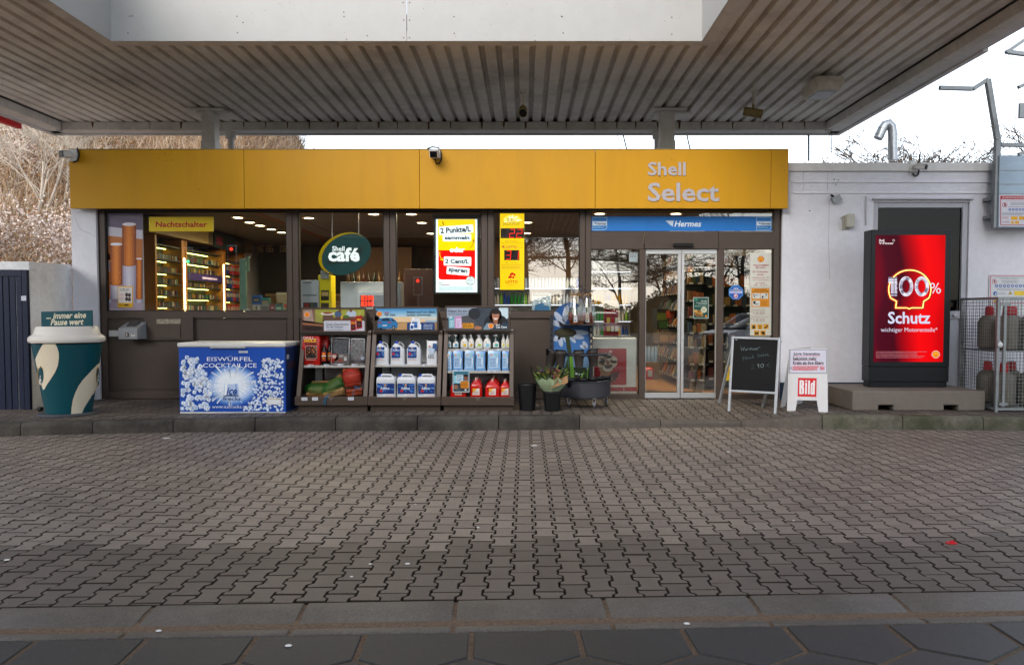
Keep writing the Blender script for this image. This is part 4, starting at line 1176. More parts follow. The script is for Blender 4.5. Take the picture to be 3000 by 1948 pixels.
# ---- three merchandise racks
m_rk = M('rack_brown', '4a3e36', .4, .1, .06, 8, 0, 50, .2, 2, '3a3029')
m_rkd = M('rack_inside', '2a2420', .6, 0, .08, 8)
m_back = M('rack_backwall', 'dcdde1', .85, 0, .06, 8, .4, 60)
m_shelf = M('shelf_metal', 'b2afa9', .35, .3, .08, 10)
RZ0 = at(CX, 1163, 10.08).z; RZ1 = at(CX, 979, 10.38).z
def rfy(z): return 10.10 + (10.38 - 10.10) * (z - RZ0) / (RZ1 - RZ0)
def on_rack(py):
 """height of a point seen at row py on the sloping front of a rack, and its depth"""
 Y = 10.2
 for _ in range(8): z = at(CX, py, Y).z; Y = rfy(z)
 return z, Y
def rack(pl, pr_, hl, hr, ht, hb, label, shelves):
 x0, x1 = at(pl, 1180, 10.1).x, at(pr_, 1180, 10.1).x
 rk = thing('display_rack', label, 'display rack', ((x0 + x1) / 2, 10.5, SWZ), 'brown outdoor display racks')
 YB = 11.0
 mb = MB(); mb.box(x0 + .025, x1 - .012, 10.12, YB, SWZ + .012, at(CX, 1187, 10.1).z); mb.build('plinth', m_rk, rk, bev=.004)
 mb = MB(); zb0, zb1 = at(CX, 1187, 10.08).z + .001, at(CX, 1163, 10.06).z
 mb.box(x0, x1, 10.06, 10.09, zb0, zb1); mb.box(x0, x1, 10.091, YB, zb0, zb0 + .02); mb.build('trough', m_rk, rk, bev=.004)
 w = .058; zt_ = at(CX, 968, 10.4).z
 for xa, xb in ((x0 + .006, x0 + .006 + w), (x1 - .006 - w, x1 - .006)):
  mb = MB(); y0_, y1_ = rfy(zb1), rfy(zt_)
  mb.hexa([(xa, y0_, zb1 + .001), (xb, y0_, zb1 + .001), (xb, y0_ + .05, zb1 + .001), (xa, y0_ + .05, zb1 + .001), (xa, y1_, zt_), (xb, y1_, zt_), (xb, y1_ + .05, zt_), (xa, y1_ + .05, zt_)]); mb.build('upright', m_rk, rk, bev=.004)
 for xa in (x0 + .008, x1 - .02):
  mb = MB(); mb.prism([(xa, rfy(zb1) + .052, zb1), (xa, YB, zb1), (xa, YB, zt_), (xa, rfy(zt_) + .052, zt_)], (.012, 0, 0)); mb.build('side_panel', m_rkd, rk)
 mb = MB(); mb.box(x0 + .021, x1 - .021, YB - .02, YB, zb1, zt_); mb.build('back_panel', m_back, rk)
 mb = MB(); mb.box(x0 + .021, x1 - .021, YB - .05, YB - .0201, zb1 - .02, zt_ - .0); mb.v = [p for p in mb.v]
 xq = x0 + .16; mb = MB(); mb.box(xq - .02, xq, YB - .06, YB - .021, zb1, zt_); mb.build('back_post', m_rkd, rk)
 hy = 10.33
 hz1, hz0 = at(CX, ht, hy).z, at(CX, hb, hy).z; hx0, hx1 = at(hl, 940, hy).x, at(hr, 940, hy).x
 mb = MB(); f = .022
 mb.box(hx0, hx1, hy, hy + .03, hz1 - f, hz1); mb.box(hx0, hx1, hy, hy + .03, hz0, hz0 + f * .7); mb.box(hx0, hx0 + f * .6, hy, hy + .03, hz0 + f * .7 + .001, hz1 - f - .001); mb.box(hx1 - f * .6, hx1, hy, hy + .03, hz0 + f * .7 + .001, hz1 - f - .001)
 mb.prism([(hx1 + .001, hy, hz1), (hx1 + .001, hy, hz0), (hx1 + .001, 10.98, hz0), (hx1 + .001, 10.98, hz0 + .03)], (.006, 0, 0)); mb.prism([(hx0 - .001, hy, hz1), (hx0 - .001, 10.98, hz0 + .03), (hx0 - .001, 10.98, hz0), (hx0 - .001, hy, hz0)], (-.006, 0, 0))
 hd = mb.build('header_frame', m_rk, rk)
 mb = MB(); mb.hexa([(hx0, hy + .012, hz0 + .004), (hx1, hy + .012, hz0 + .004), (hx1, hy + .016, hz0 + .004), (hx0, hy + .016, hz0 + .004), (hx0, hy + .012, hz1 - .004), (hx1, hy + .012, hz1 - .004), (hx1, hy + .016, hz1 - .004), (hx0, hy + .016, hz1 - .004)]); mb.build('header_board', m_dark, hd)
 mb = MB(); mb.hexa([(hx0, hy + .03, hz1 - .006), (hx1, hy + .03, hz1 - .006), (hx1, 10.98, hz0 + .03), (hx0, 10.98, hz0 + .03), (hx0, hy + .03, hz1), (hx1, hy + .03, hz1), (hx1, 10.98, hz0 + .036), (hx0, 10.98, hz0 + .036)]); mb.build('roof_flap', m_rk, rk)
 mb = MB(); mb.box(x0 + .008, x1 - .008, rfy(hz0) - .02, hy + .1, hz0 - .045, hz0 - .001); mb.build('top_rail', m_rk, rk, bev=.003)
 tags_ = []
 for py in shelves:
  z, Y = on_rack(py); mb = MB(); mb.box(x0 + .066, x1 - .066, Y + .03, YB - .021, z - .012, z); mb.box(x0 + .066, x1 - .066, Y + .022, Y + .0295, z - .026, z + .006); mb.build('shelf', m_shelf, rk, bev=.002)
 return rk, hd, hy, x0, x1
RK = []
RK.append(rack(866, 1078, 882, 1071, 901, 973, 'brown display rack with barbecue charcoal, foil trays and netted firewood', (1072,)))
RK.append(rack(1079, 1292, 1095, 1283, 898, 971, 'brown display rack of white canisters between two similar racks', (1070,)))
RK.append(rack(1294, 1506, 1306, 1492, 896, 969, 'brown display rack with blue pouches and red canisters, next to the buckets', (1024, 1088)))
def zz(x): return 850 + x / 3.4
def price_tags(rk, spots, Yoff):
 pr = None
 for px, py, w, h in spots:
  z, Y = on_rack(py); mb = MB(); a, b = at(px - w / 2, py - h / 2, Y + Yoff), at(px + w / 2, py + h / 2, Y + Yoff); mb.box(a.x, b.x, Y + Yoff - .003, Y + Yoff, b.z, a.z, 'c6c8d2'); c = (b.x - a.x)
  mb.box(a.x + c * .12, a.x + c * .88, Y + Yoff - .0036, Y + Yoff - .0031, b.z + (a.z - b.z) * .6, b.z + (a.z - b.z) * .75, '77777c'); mb.box(a.x + c * .5, a.x + c * .9, Y + Yoff - .0036, Y + Yoff - .0031, b.z + (a.z - b.z) * .2, b.z + (a.z - b.z) * .4, '2a2a2e'); mb.build('price_tag', parent=rk)
price_tags(RK[0][0], [(zz(205), zz(750), 16, 6), (zz(362), zz(748), 15, 6), (zz(503), zz(747), 15, 6), (zz(642), zz(746), 15, 6)], .021)
price_tags(RK[1][0], [(zz(988), zz(748), 15, 6), (zz(1136), zz(746), 15, 6), (zz(1345), zz(745), 15, 6)], .021)
price_tags(RK[2][0], [(zz(1680), zz(593), 14, 5), (zz(1860), zz(592), 14, 5), (zz(1955), zz(592), 14, 5), (zz(2085), zz(590), 14, 5), (zz(1645), zz(806), 14, 6), (zz(1715), zz(806), 14, 6), (zz(1995), zz(806), 14, 6), (zz(2050), zz(806), 14, 6)], .021)
for px, py in ((zz(143), zz(1083)), (zz(248), zz(1082)), (zz(605), zz(1080))):
 mb = MB(); a, b = at(px - 8.5, py - 4.5, 10.057), at(px + 8.5, py + 4.5, 10.057); mb.box(a.x, b.x, 10.054, 10.0595, b.z, a.z, 'c6c8d2'); mb.box(a.x + .012, b.x - .012, 10.0532, 10.0539, (a.z + b.z) / 2, (a.z + b.z) / 2 + .006, '55555a'); mb.build('price_tag', parent=RK[0][0])
for rk_, px in ((RK[0][0], zz(405)), (RK[1][0], zz(1140)), (RK[2][0], zz(1868))):
 pr = Print((0, 10.0595, 0))
 for dx, dy in ((-4, 0), (4, 0), (0, 4)): pr.ell(px + dx, zz(1075) + dy, 1.3, 1.3, 'a9a59d', 1, n=8)
 pr.build('rivet', parent=rk_, kind='stuff')
# header posters
def px6(x, y): return 850 + x / 3.4, 850 + y / 3.4
class P6(Print):
 """print in the coordinates of a 3.4x enlargement"""
 def P(s, x, y, lay=1): return super().P(850 + x / 3.4, 850 + y / 3.4, lay)
rk, hd, hy, _, _ = RK[0]
p = P6((0, hy + .011, 0))
p.rect(120, 188, 740, 408, '8c8a3e', 1); p.rect(120, 188, 250, 408, '7a5a48', 2); p.poly([(250, 188), (740, 188), (740, 250), (560, 300), (330, 290), (250, 230)], '96973a', 3); p.poly([(120, 300), (340, 330), (340, 408), (120, 408)], '3a241e', 4); p.poly([(130, 200), (215, 195), (240, 330), (140, 340)], '9a8478', 4); p.poly([(120, 320), (330, 345), (330, 362), (120, 345)], '8a5a3c', 5); p.ell(230, 380, 90, 24, '241614', 5); p.poly([(330, 250), (420, 240), (450, 310), (320, 315)], '5c4436', 4); p.ell(375, 234, 70, 15, 'cfcac0', 6); p.ell(375, 228, 48, 10, '7c3a28', 7); p.ell(400, 226, 16, 7, '93501f', 8)
p.ell(478, 240, 34, 34, '3f5578', 4); p.ell(495, 208, 15, 16, '6a4632', 5); p.ell(610, 240, 50, 40, 'a9b4c6', 4); p.ell(606, 205, 16, 14, '77503a', 5); p.poly([(440, 268), (740, 262), (740, 310), (440, 320)], '5b3d2c', 5); p.ell(560, 262, 30, 14, '3f6b26', 6); p.ell(660, 270, 34, 10, '8f4d2c', 6); p.rect(506, 255, 524, 288, 'c89a30', 6); p.ell(690, 232, 20, 22, '9aa04a', 4)
p.rrect(337, 305, 745, 440, 14, 'b9bbc6', 8); p.rect(100, 408, 760, 445, '231d18', 9); p.text('Unsere Dauerbrenner', 360, 328, 588, 352, '23252c', 9, off=.01); p.text('für den Sommer.', 362, 353, 532, 377, '23252c', 9, off=.01); p.text('Grillholzkohle & Grillbriketts', 360, 385, 532, 400, '3b3d44', 9, off=.0)
p.poly([(602, 300), (652, 292), (660, 398), (604, 405)], 'a3121c', 10); p.poly([(655, 262), (716, 248), (720, 378), (662, 390)], '9c121c', 10); p.rect(610, 345, 648, 392, '1c1214', 11); p.rect(668, 310, 710, 368, '1c1214', 11); p.text('HOLZ', 608, 316, 654, 336, 'd9ae1e', 12, off=.04); p.text('GRILL', 664, 284, 712, 304, 'd9ae1e', 12, off=.04); p.ell(629, 368, 12, 14, '5a3226', 12); p.ell(690, 340, 14, 16, '5a3226', 12)
p.emblem(170, 244, 27, 10, 'c23a1c', 'e8961a', rim='d9cfc4'); p.build('header_poster', parent=hd)
rk, hd, hy, _, _ = RK[1]
p = P6((0, hy + .011, 0)); p.rect(843, 180, 1462, 402, '7fa6c4', 1)
for k in range(6): p.rect(843, 180 + k * 20, 1462, 202 + k * 20, ('4d8fc2', '66a2cc', '84b4d2', 'a4c4d4', 'bfccc8', 'c6beb0')[k], 2)
p.ell(1140, 312, 210, 44, 'd6b890', 3); p.rect(843, 318, 1462, 402, '8c6f4e', 4); p.poly([(1060, 402), (1080, 330), (1150, 322), (1260, 402)], 'b08a5c', 5); p.poly([(843, 180), (900, 250), (870, 300), (843, 310)], '4b4038', 5); p.poly([(843, 250), (930, 300), (960, 402), (843, 402)], '3b332c', 5); p.rect(843, 395, 1462, 420, '231d18', 12)
p.poly([(872, 350), (876, 310), (900, 280), (960, 272), (1020, 278), (1060, 310), (1075, 345), (1070, 372), (1010, 385), (890, 384), (872, 372)], '2a6fa4', 6); p.poly([(905, 306), (920, 286), (985, 284), (1000, 306)], '16242f', 7); p.poly([(1010, 305), (1006, 286), (1030, 292), (1052, 312)], '1c3040', 7); p.rect(880, 316, 910, 330, 'a52a20', 7); p.rect(975, 316, 1008, 328, 'a52a20', 7); p.ell(1030, 376, 15, 24, '141618', 8); p.ell(1030, 376, 8, 14, '8d9094', 9); p.ell(905, 384, 14, 12, '141618', 8); p.rect(920, 346, 965, 358, 'c2c8cc', 7)
p.rrect(1165, 324, 1440, 420, 16, '0f3a74', 6); p.rect(843, 402, 1462, 430, '231d18', 13); p.poly([(1205, 300), (1215, 280), (1285, 280), (1297, 300), (1297, 392), (1205, 392)], 'cdd3da', 8); p.rect(1215, 316, 1268, 376, '1c4c94', 9); p.rect(1218, 330, 1266, 344, '4f86c8', 10); p.ell(1227, 284, 14, 10, 'e0e4e8', 9); p.rect(1285, 340, 1305, 392, 'd5d9de', 9); p.rect(1195, 335, 1235, 398, 'dfe3e8', 11); p.rect(1200, 352, 1230, 386, '1c4c94', 12)
for k, t in enumerate(('AdBlue von Shell', 'geeignet für alle', 'Diesel-Fahrzeuge', 'mit AdBlue-Tank.')): p.text(t, 1330, 339 + k * 13, 1418, 350 + k * 13, 'c6d2e4', 10, off=.01)
p.text('Immer und vor allem', 1163, 204, 1443, 230, '15233a', 10, off=.01); p.text('sauber unterwegs.', 1163, 236, 1410, 262, '15233a', 10, off=.01); p.text('Shell', 942, 217, 982, 231, 'b02a34', 10, off=.03); p.text('Car Care', 940, 234, 1047, 255, '15233a', 10, off=.03); p.emblem(890, 237, 25, 9, 'c23a1c', 'e8961a', rim='e6ddd2'); p.build('header_poster', parent=hd)
rk, hd, hy, _, _ = RK[2]
p = P6((0, hy + .011, 0)); p.rect(1560, 172, 2178, 396, '39414b', 1); p.poly([(1560, 172), (1860, 172), (1800, 250), (1560, 300)], '8f9cae', 2); p.poly([(1560, 280), (1800, 250), (1900, 396), (1560, 396)], '4a4a4e', 2); p.ell(1835, 235, 60, 56, '22262c', 3); p.ell(2130, 225, 62, 70, 'b9cdd6', 2); p.ell(2050, 330, 120, 90, '1d242b', 3); p.poly([(1910, 396), (1950, 330), (2020, 310), (2100, 320), (2178, 330), (2178, 396)], '2a3c4a', 4); p.poly([(1925, 380), (1960, 330), (2000, 320), (1990, 396), (1930, 396)], '6f8796', 5)
p.ell(2045, 250, 62, 68, '1c1412', 5); p.ell(2012, 300, 36, 52, '1c1412', 5); p.ell(2084, 300, 36, 52, '1c1412', 5); p.poly([(2022, 300), (2068, 300), (2064, 345), (2030, 345)], '8a5a44', 6); p.ell(2047, 258, 36, 50, 'a06a50', 7, n=32); p.ell(2047, 216, 40, 22, '1c1412', 8); p.ell(2032, 250, 6.5, 3.6, 'd8cfc8', 8); p.ell(2063, 250, 6.5, 3.6, 'd8cfc8', 8); p.ell(2032, 250, 3, 3.4, '1c1210', 9); p.ell(2063, 250, 3, 3.4, '1c1210', 9); p.line([(2023, 240), (2040, 240)], 3, '2a1a14', 9); p.line([(2055, 240), (2072, 240)], 3, '2a1a14', 9); p.poly([(2044, 254), (2050, 254), (2054, 270), (2040, 270)], '8c5840', 8); p.poly([(2026, 277), (2070, 277), (2062, 292), (2048, 296), (2034, 292)], 'd9d2cc', 9); p.ell(1870, 375, 40, 18, '9a6a50', 6)
p.rect(1580, 275, 1640, 378, '6ea4b4', 5); p.rect(1588, 262, 1612, 280, 'b5d0d6', 6); p.poly([(1636, 285), (1650, 262), (1706, 262), (1714, 380), (1640, 380)], 'b98ab4', 6); p.rect(1655, 285, 1705, 370, 'd3c0dc', 7); p.greek(1590, 300, 1632, 370, 5, 'c6dde2', 7); p.greek(1660, 295, 1700, 365, 4, '8a6f9c', 8); p.rrect(1715, 328, 1828, 380, 10, 'c98a1e', 7); p.greek(1724, 334, 1820, 376, 3, '4a3208', 8)
p.text('Haben Sie den Durchblick?', 1577, 196, 1932, 220, '20283a', 6, off=.01); p.text('Mit Shell Klarsicht immer.', 1577, 230, 1792, 246, '30384a', 6, off=.0); p.emblem(2000, 356, 25, 9, 'c23a1c', 'e8961a', rim='e6ddd2'); p.text('Shell', 2050, 338, 2090, 352, 'd5d8dc', 9, off=.03); p.text('Car Care', 2050, 356, 2158, 378, 'd5d8dc', 9, off=.03); p.rect(1560, 396, 2178, 420, '231d18', 11); p.build('header_poster', parent=hd)
# ================================================================ GOODS ON THE RACKS
m_pet = M('canister_white', 'c9ccd0', .3, 0, .04, 10, 0, 40, 0, 1)
m_cap = M('cap_blue', '1c3fae', .35, 0, .05)
m_redf = M('red_plastic', 'b3150f', .18, 0, .08, 10, .05, 20, 0, 1, coat=.3)
m_capp = M('cap_pale', 'b99a90', .4, 0, .05)
def body_px(px0, px1, py0, py1, Y):
 a, b = at(px0, py1, Y), at(px1, py0, Y); return a.x, b.x, a.z, b.z
def label_gradient(pr, x0, y0, x1, y1, lay):
 pr.rect(x0, y0, x1, y1, '12306e', lay); q = random.Random(int(x0 * 3)); cx, cy = (x0 + x1) / 2, y0 + (y1 - y0) * .42
 for _ in range(26):
  a = q.uniform(0, 6.28); e = min((x1 - x0) * .5 / max(.05, abs(math.cos(a))), (y1 - y0) * .42 / max(.05, abs(math.sin(a)))); f0, f1 = .25, .96; w = q.uniform(.02, .06)
  pr.poly([(cx + math.cos(a) * e * f0, cy + math.sin(a) * e * f0), (cx + math.cos(a - w) * e * f1, cy + math.sin(a - w) * e * f1), (cx + math.cos(a + w) * e * f1, cy + math.sin(a + w) * e * f1)], q.choice(('3f7fd0', '6fa6e0', '1f58ac', 'a8cbef')), lay + 1)
def shelf_depth(py): return on_rack(py)[1]
# -- tall ribbed canisters with blue caps (upper shelf, middle rack)
Ysh = shelf_depth(1070) + .09
zsh = on_rack(1070)[0]
def tall_canister(px0, px1, label):
 yt, yb = 997, 1066.5
 x0, x1, z0, z1 = body_px(px0, px1, yt, yb, Ysh); z0 = zsh + .001; w = x1 - x0; d = .15; cx, cyy = (x0 + x1) / 2, Ysh + d / 2
 t = thing('canister', label, 'canister', (cx, cyy, z0), 'white ribbed canisters with blue caps')
 H = z1 - z0; rings = []; n = 26
 for k in range(n + 1):
  u = k / n
  s_ = 1 - .02 * (k % 2) if .06 < u < .7 else (1 if u <= .7 else 1 - .72 * ((u - .7) / .3) ** 1.35)
  rings.append(rring(cx - w * .12 * max(0, u - .7) / .3, cyy, w * s_, d * max(.35, s_), min(.025, w * s_ * .3), z0 + H * .86 * u))
 mb = MB(); mb.loft(rings); mb.build('body', m_pet, t, smooth=50)
 mb = MB(); mb.lathe([(.021, 0), (.021, .028), (.018, .034)], (cx - w * .12, cyy, z0 + H * .86), 14); mb.build('cap', m_cap, t, smooth=40)
 mb = MB(); mb.tube([(cx - w * .05, cyy - .03, z0 + H * .82), (cx + w * .12, cyy - .03, z0 + H * .92), (cx + w * .34, cyy, z0 + H * .84), (cx + w * .4, cyy, z0 + H * .7)], .007, 7); mb.build('handle', m_pet, t, smooth=40)
 pr = Print((0, Ysh - .001, 0)); a, b = px0 + 3, px0 + 29; label_gradient(pr, a, 1016.5, b, 1049, 1); pr.rect(a, 1049, b, 1055, 'd5d6d8', 1); pr.greek(a + 1.5, 1050, b - 2, 1052.5, 1, '1d3f86', 2); pr.rect(a, 1054, b, 1055, 'b34226', 2); pr.text('AdBlue', a + 4, 1022, b - 2, 1029, 'c9d6ea', 4, off=.01, shear=.15); pr.ell(a + 6, 1036.5, 4.2, 4.2, 'b01e28', 4); pr.ell((a + b) / 2, 1019.3, 2.2, 1.8, 'e0a21e', 4); pr.build('label', parent=t)
for a, lb in ((1097, 'left-hand white ribbed canister with blue cap on the upper rack shelf'), (1143.5, 'middle white ribbed canister with blue cap on the upper rack shelf'), (1191.5, 'white ribbed canister with blue cap beside the white pouch')): tall_canister(a, a + 41, lb)
# pouch right of them
def pouch(px0, px1, py0, py1, Y, z0, mat, label, group=None, spout=True, art=None):
 x0, x1, _, z1 = body_px(px0, px1, py0, py1, Y); w = x1 - x0; cx = (x0 + x1) / 2; H = z1 - z0
 t = thing('refill_pouch', label, 'pouch', (cx, Y + .04, z0), group); q = random.Random(int(px0))
 rings = []
 for k in range(9):
  u = k / 8; ww = w * (1 - .05 * math.sin(u * 3.1) + q.uniform(-.015, .015)) * (1 if u < .9 else .97); dd = .085 * (1 - u) ** .55 + .006
  rings.append(rring(cx + q.uniform(-.003, .003), Y + .045, ww, dd, min(.012, dd * .45), z0 + H * u))
 mb = MB(); mb.loft(rings); mb.build('body', mat, t, smooth=60)
 if spout:
  mb = MB(); mb.tube([(x0 + w * .12, Y + .045, z1 - H * .1), (x0 + w * .02, Y + .04, z1 + H * .03)], .012, 9); mb.build('spout', m_fwh, t, smooth=40)
 pr = Print((0, Y - .002, 0)); art(pr, px0, px1, py0, py1) if art else None
 if pr.v: pr.build('label', parent=t)
 return t
def art_white(pr, a, b, c, d):
 w, h = b - a, d - c; pr.poly([(a + w * .62, c + h * .1), (b - w * .02, c + h * .12), (b - w * .02, c + h * .42), (a + w * .55, c + h * .4)], '33507e', 1); pr.poly([(a + w * .2, c + h * .3), (a + w * .8, c + h * .35), (a + w * .62, c + h * .6), (a + w * .3, c + h * .55)], 'aebfd2', 2); pr.emblem(a + w * .3, c + h * .24, 2.6, 3, 'c23a1c', 'e8961a'); pr.greek(a + w * .15, c + h * .6, b - w * .2, c + h * .78, 3, '6b7480', 3)
pouch(1249, 1280.5, 999, 1065, Ysh, zsh + .001, m_pet, 'white refill pouch with a spout, right end of the middle rack shelf', None, True, art_white)
# -- wide jerrycans (bottom of the middle rack)
YJ = 10.17; zj = at(CX, 1187, 10.08).z + .024
def jerrycan(px0, px1, label):
 x0, x1, _, z1 = body_px(px0, px1, 1097, 1160, YJ); w = x1 - x0; d = .24; cx, cyy = (x0 + x1) / 2, YJ + d / 2; H = z1 - zj
 t = thing('jerrycan', label, 'jerrycan', (cx, cyy, zj), 'wide white jerrycans in the rack'); rings = []
 for u, s_ in ((0, .96), (.03, 1), (.1, 1), (.11, .985), (.62, .985), (.63, 1), (.80, 1), (.86, .97), (.90, .9), (.905, .82)): rings.append(rring(cx, cyy, w * s_, d * s_, .03 * s_, zj + H * u))
 mb = MB(); mb.loft(rings); mb.build('body', m_pet, t, smooth=50)
 mb = MB(); zt_ = zj + H * .9
 mb.tube([(cx - w * .28, cyy - .05, zt_ - .01), (cx - w * .24, cyy - .05, zt_ + H * .075), (cx + w * .24, cyy - .05, zt_ + H * .075), (cx + w * .36, cyy - .05, zt_ - .01)], .014, 8); mb.build('handle', m_pet, t, smooth=50)
 mb = MB(); mb.lathe([(.028, 0), (.028, .03), (.02, .034)], (cx - w * .36, cyy + .02, zt_), 14); mb.build('cap', m_cap, t, smooth=40)
 pr = Print((0, YJ - .001, 0)); a, b = px0 + 3, px1 - 3; label_gradient(pr, a, 1123, b, 1154, 1); pr.rect(a, 1154, b, 1158.5, 'd5d6d8', 1); pr.greek(a + 2, 1155, a + 20, 1157, 1, '1d3f86', 2); pr.text('AdBlue', a + 10, 1133, b - 14, 1141, 'd6e0ee', 4, off=.015); pr.ell(a + 12, 1145, 4.5, 4.2, 'b01e28', 4); pr.emblem((a + b) / 2 - 1, 1128, 2.8, 4, 'd8901c', 'f0b020'); pr.rect(a + 26, 1158, b, 1159, 'b34226', 2); pr.build('label', parent=t)
for a, b, lb in ((1101.5, 1158, 'wide white jerrycan nearest the charcoal rack, bottom of middle rack'), (1162, 1217.5, 'central wide white jerrycan at the bottom of the middle rack'), (1222, 1276, 'wide white jerrycan nearest the red canisters, bottom of middle rack')): jerrycan(a, b, lb)
# -- spray bottles (top shelf, right rack)
z1s, Y1s = on_rack(1022); Yb = Y1s + .085
def spray(px, wpx, top, mat, lab, label, trig=True):
 cx = at(px, 1010, Yb).x; w = wpx * Yb / FPX; z1 = at(px, top, Yb).z; z0 = z1s + .001; H = z1 - z0
 t = thing('spray_bottle', label, 'bottle', (cx, Yb + .04, z0), 'bottles on the upper shelf')
 mb = MB(); mb.lathe([(w * .44, 0), (w * .5, .01), (w * .5, H * .42), (w * .40, H * .58), (w * .17, H * .76), (w * .15, H * .84)], (cx, Yb + .04, z0), 16, None, 1, .62); mb.build('body', mat, t, smooth=50)
 mb = MB()
 if trig: mb.box(cx - w * .2, cx + w * .16, Yb + .01, Yb + .065, z0 + H * .84, z0 + H * .99); mb.box(cx - w * .42, cx - w * .21, Yb + .03, Yb + .05, z0 + H * .91, z0 + H * .98)
 else: mb.lathe([(w * .22, 0), (w * .22, H * .14)], (cx, Yb + .04, z0 + H * .84), 12)
 mb.build('spray_head', m_pet if lab != 'w' else m_fwh, t, bev=.004)
 pr = Print((0, Yb + .04 - w * .31 - .002, 0)); e = wpx * .36
 pr.poly([(px - e, 1006), (px - e * .2, 999), (px + e * .6, 1000), (px + e, 1006), (px + e, 1018), (px - e, 1018)], 'd3d7d8', 1); pr.ell(px + e * .2, 1011, e * .6, 4.6, lab, 2, 20); pr.emblem(px - e * .3, 1003, 1.8, 3, 'd06a1c', 'f0b020'); pr.greek(px - e * .7, 1014, px + e * .7, 1017.5, 2, '7c8488', 3); pr.build('label', parent=t)
m_bd = M('bottle_dark_teal', '16302f', .15, 0, .05); m_bw = M('bottle_white', 'd0d0cc', .3, 0, .04); m_bcl = M('bottle_clear_blue', '9db4bd', .15, 0, .06)
for px, w, top, mat, lab, lb in ((1315, 19, 979, m_bd, '7fb0c0', 'dark teal bottle at the left end of the upper shelf'), (1335, 22, 979, m_bd, '4b90ac', 'dark teal spray bottle with a blue-white label, second on the shelf'), (1360, 24, 980, m_bw, 'd8b020', 'white spray bottle with a yellow label, first white one'), (1380, 18, 980, m_bw, 'c89a20', 'narrow white spray bottle with yellow label behind a wider one'), (1403, 24, 979, m_bw, '9ab838', 'white spray bottle with a green label'), (1427, 24, 981, m_bw, '6fb4cc', 'white spray bottle with a pale blue label'), (1453, 24, 979, m_bd, '3fa08a', 'dark teal spray bottle right of all the white ones'), (1474.5, 13, 978, m_bw, 'c9c22a', 'slim white aerosol bottle left of its twin'), (1487, 13, 978, m_bw, 'c9c22a', 'slim white aerosol bottle at the right end of the shelf')): spray(px, w, top, mat, lab, lb, w > 14)
# -- blue pouches (middle shelf, right rack)
z2s, Y2s = on_rack(1087); Yp = Y2s + .07
m_pb = M('pouch_blue', '7ba3c8', .12, 0, .22, 25, .5, 22, .3, 14, '3a66a8', coat=.4)
m_pb2 = M('pouch_blue_deep', '5f8fc4', .12, 0, .22, 25, .5, 22, .35, 14, '2a55a0', coat=.4)
def art_blue(pr, a, b, c, d):
 w, h = b - a, d - c; pr.poly([(a + w * .16, c + h * .12), (b - w * .2, c + h * .1), (b - w * .16, c + h * .9), (a + w * .14, c + h * .92)], '9fbcd8', 1); pr.poly([(a + w * .5, c + h * .12), (b - w * .24, c + h * .12), (a + w * .7, c + h * .5)], '86b6c2', 2); pr.emblem(a + w * .3, c + h * .22, 2.6, 3, 'd06a1c', 'f0b020'); pr.greek(a + w * .22, c + h * .38, b - w * .28, c + h * .82, 6, '56749c', 3)
 q = random.Random(int(a)); x = a + w * q.uniform(.6, .82); pr.poly([(x, c + h * .3), (x + w * .07, c + h * .42), (x + w * .02, c + h * .74), (x - w * .05, c + h * .6)], 'd8e4ee', 4)
for a, b, c, mat, lb in ((1308, 1324, 1030, m_pb, 'narrow blue refill pouch cut off by the rack upright'), (1325.5, 1356, 1028, m_pb2, 'blue refill pouch with spout, second on the middle shelf'), (1360, 1390, 1027, m_pb, 'blue refill pouch with spout, third on the middle shelf'), (1392.5, 1422, 1029, m_pb2, 'blue refill pouch in the middle of its shelf, with a light patch at the right'), (1428, 1467, 1028, m_pb, 'widest blue refill pouch on the middle shelf'), (1470, 1491, 1029, m_pb2, 'blue refill pouch at the right end of the middle shelf')): pouch(a, b, c, 1084, Yp, z2s + .001, mat, lb, 'blue refill pouches', a < 1400, art_blue)
# -- red canisters
YR = 10.18
def red_can(px0, px1, top, Y, label, tag_=True):
 x0, x1, _, z1 = body_px(px0, px1, top, 1158, Y); w = x1 - x0; d = .14; cx, cyy = (x0 + x1) / 2, Y + d / 2; H = z1 - zj
 t = thing('red_canister', label, 'canister', (cx, cyy, zj), 'red canisters'); rings = []
 for k in range(17):
  u = k / 16; s_ = 1 - .02 * (k % 2) if u < .72 else 1 - .74 * ((u - .72) / .28) ** 1.25; rings.append(rring(cx, cyy, w * s_, d * max(.4, s_), min(.02, w * s_ * .3), zj + H * .9 * u))
 mb = MB(); mb.loft(rings); mb.build('body', m_redf, t, smooth=50)
 mb = MB(); mb.lathe([(.018, 0), (.018, .026)], (cx, cyy, zj + H * .9), 12); mb.build('cap', m_capp, t, smooth=40)
 mb = MB(); mb.tube([(cx + .01, cyy, zj + H * .8), (cx + w * .2, cyy - .01, zj + H * .93), (cx + w * .38, cyy, zj + H * .76)], .006, 6); mb.build('handle', m_redf, t, smooth=40)
 if tag_:
  pr = Print((0, Y - .001, 0)); m = (px0 + px1) / 2; pr.rect(m - 10, 1138, m + 10, 1157, 'd5cfc9', 1); pr.poly([(m - 10, 1138), (m + 4, 1138), (m - 10, 1150)], 'd8a024', 2); pr.greek(m - 8, 1145, m + 8, 1156, 4, 'a04a3c', 3); pr.build('label', parent=t)
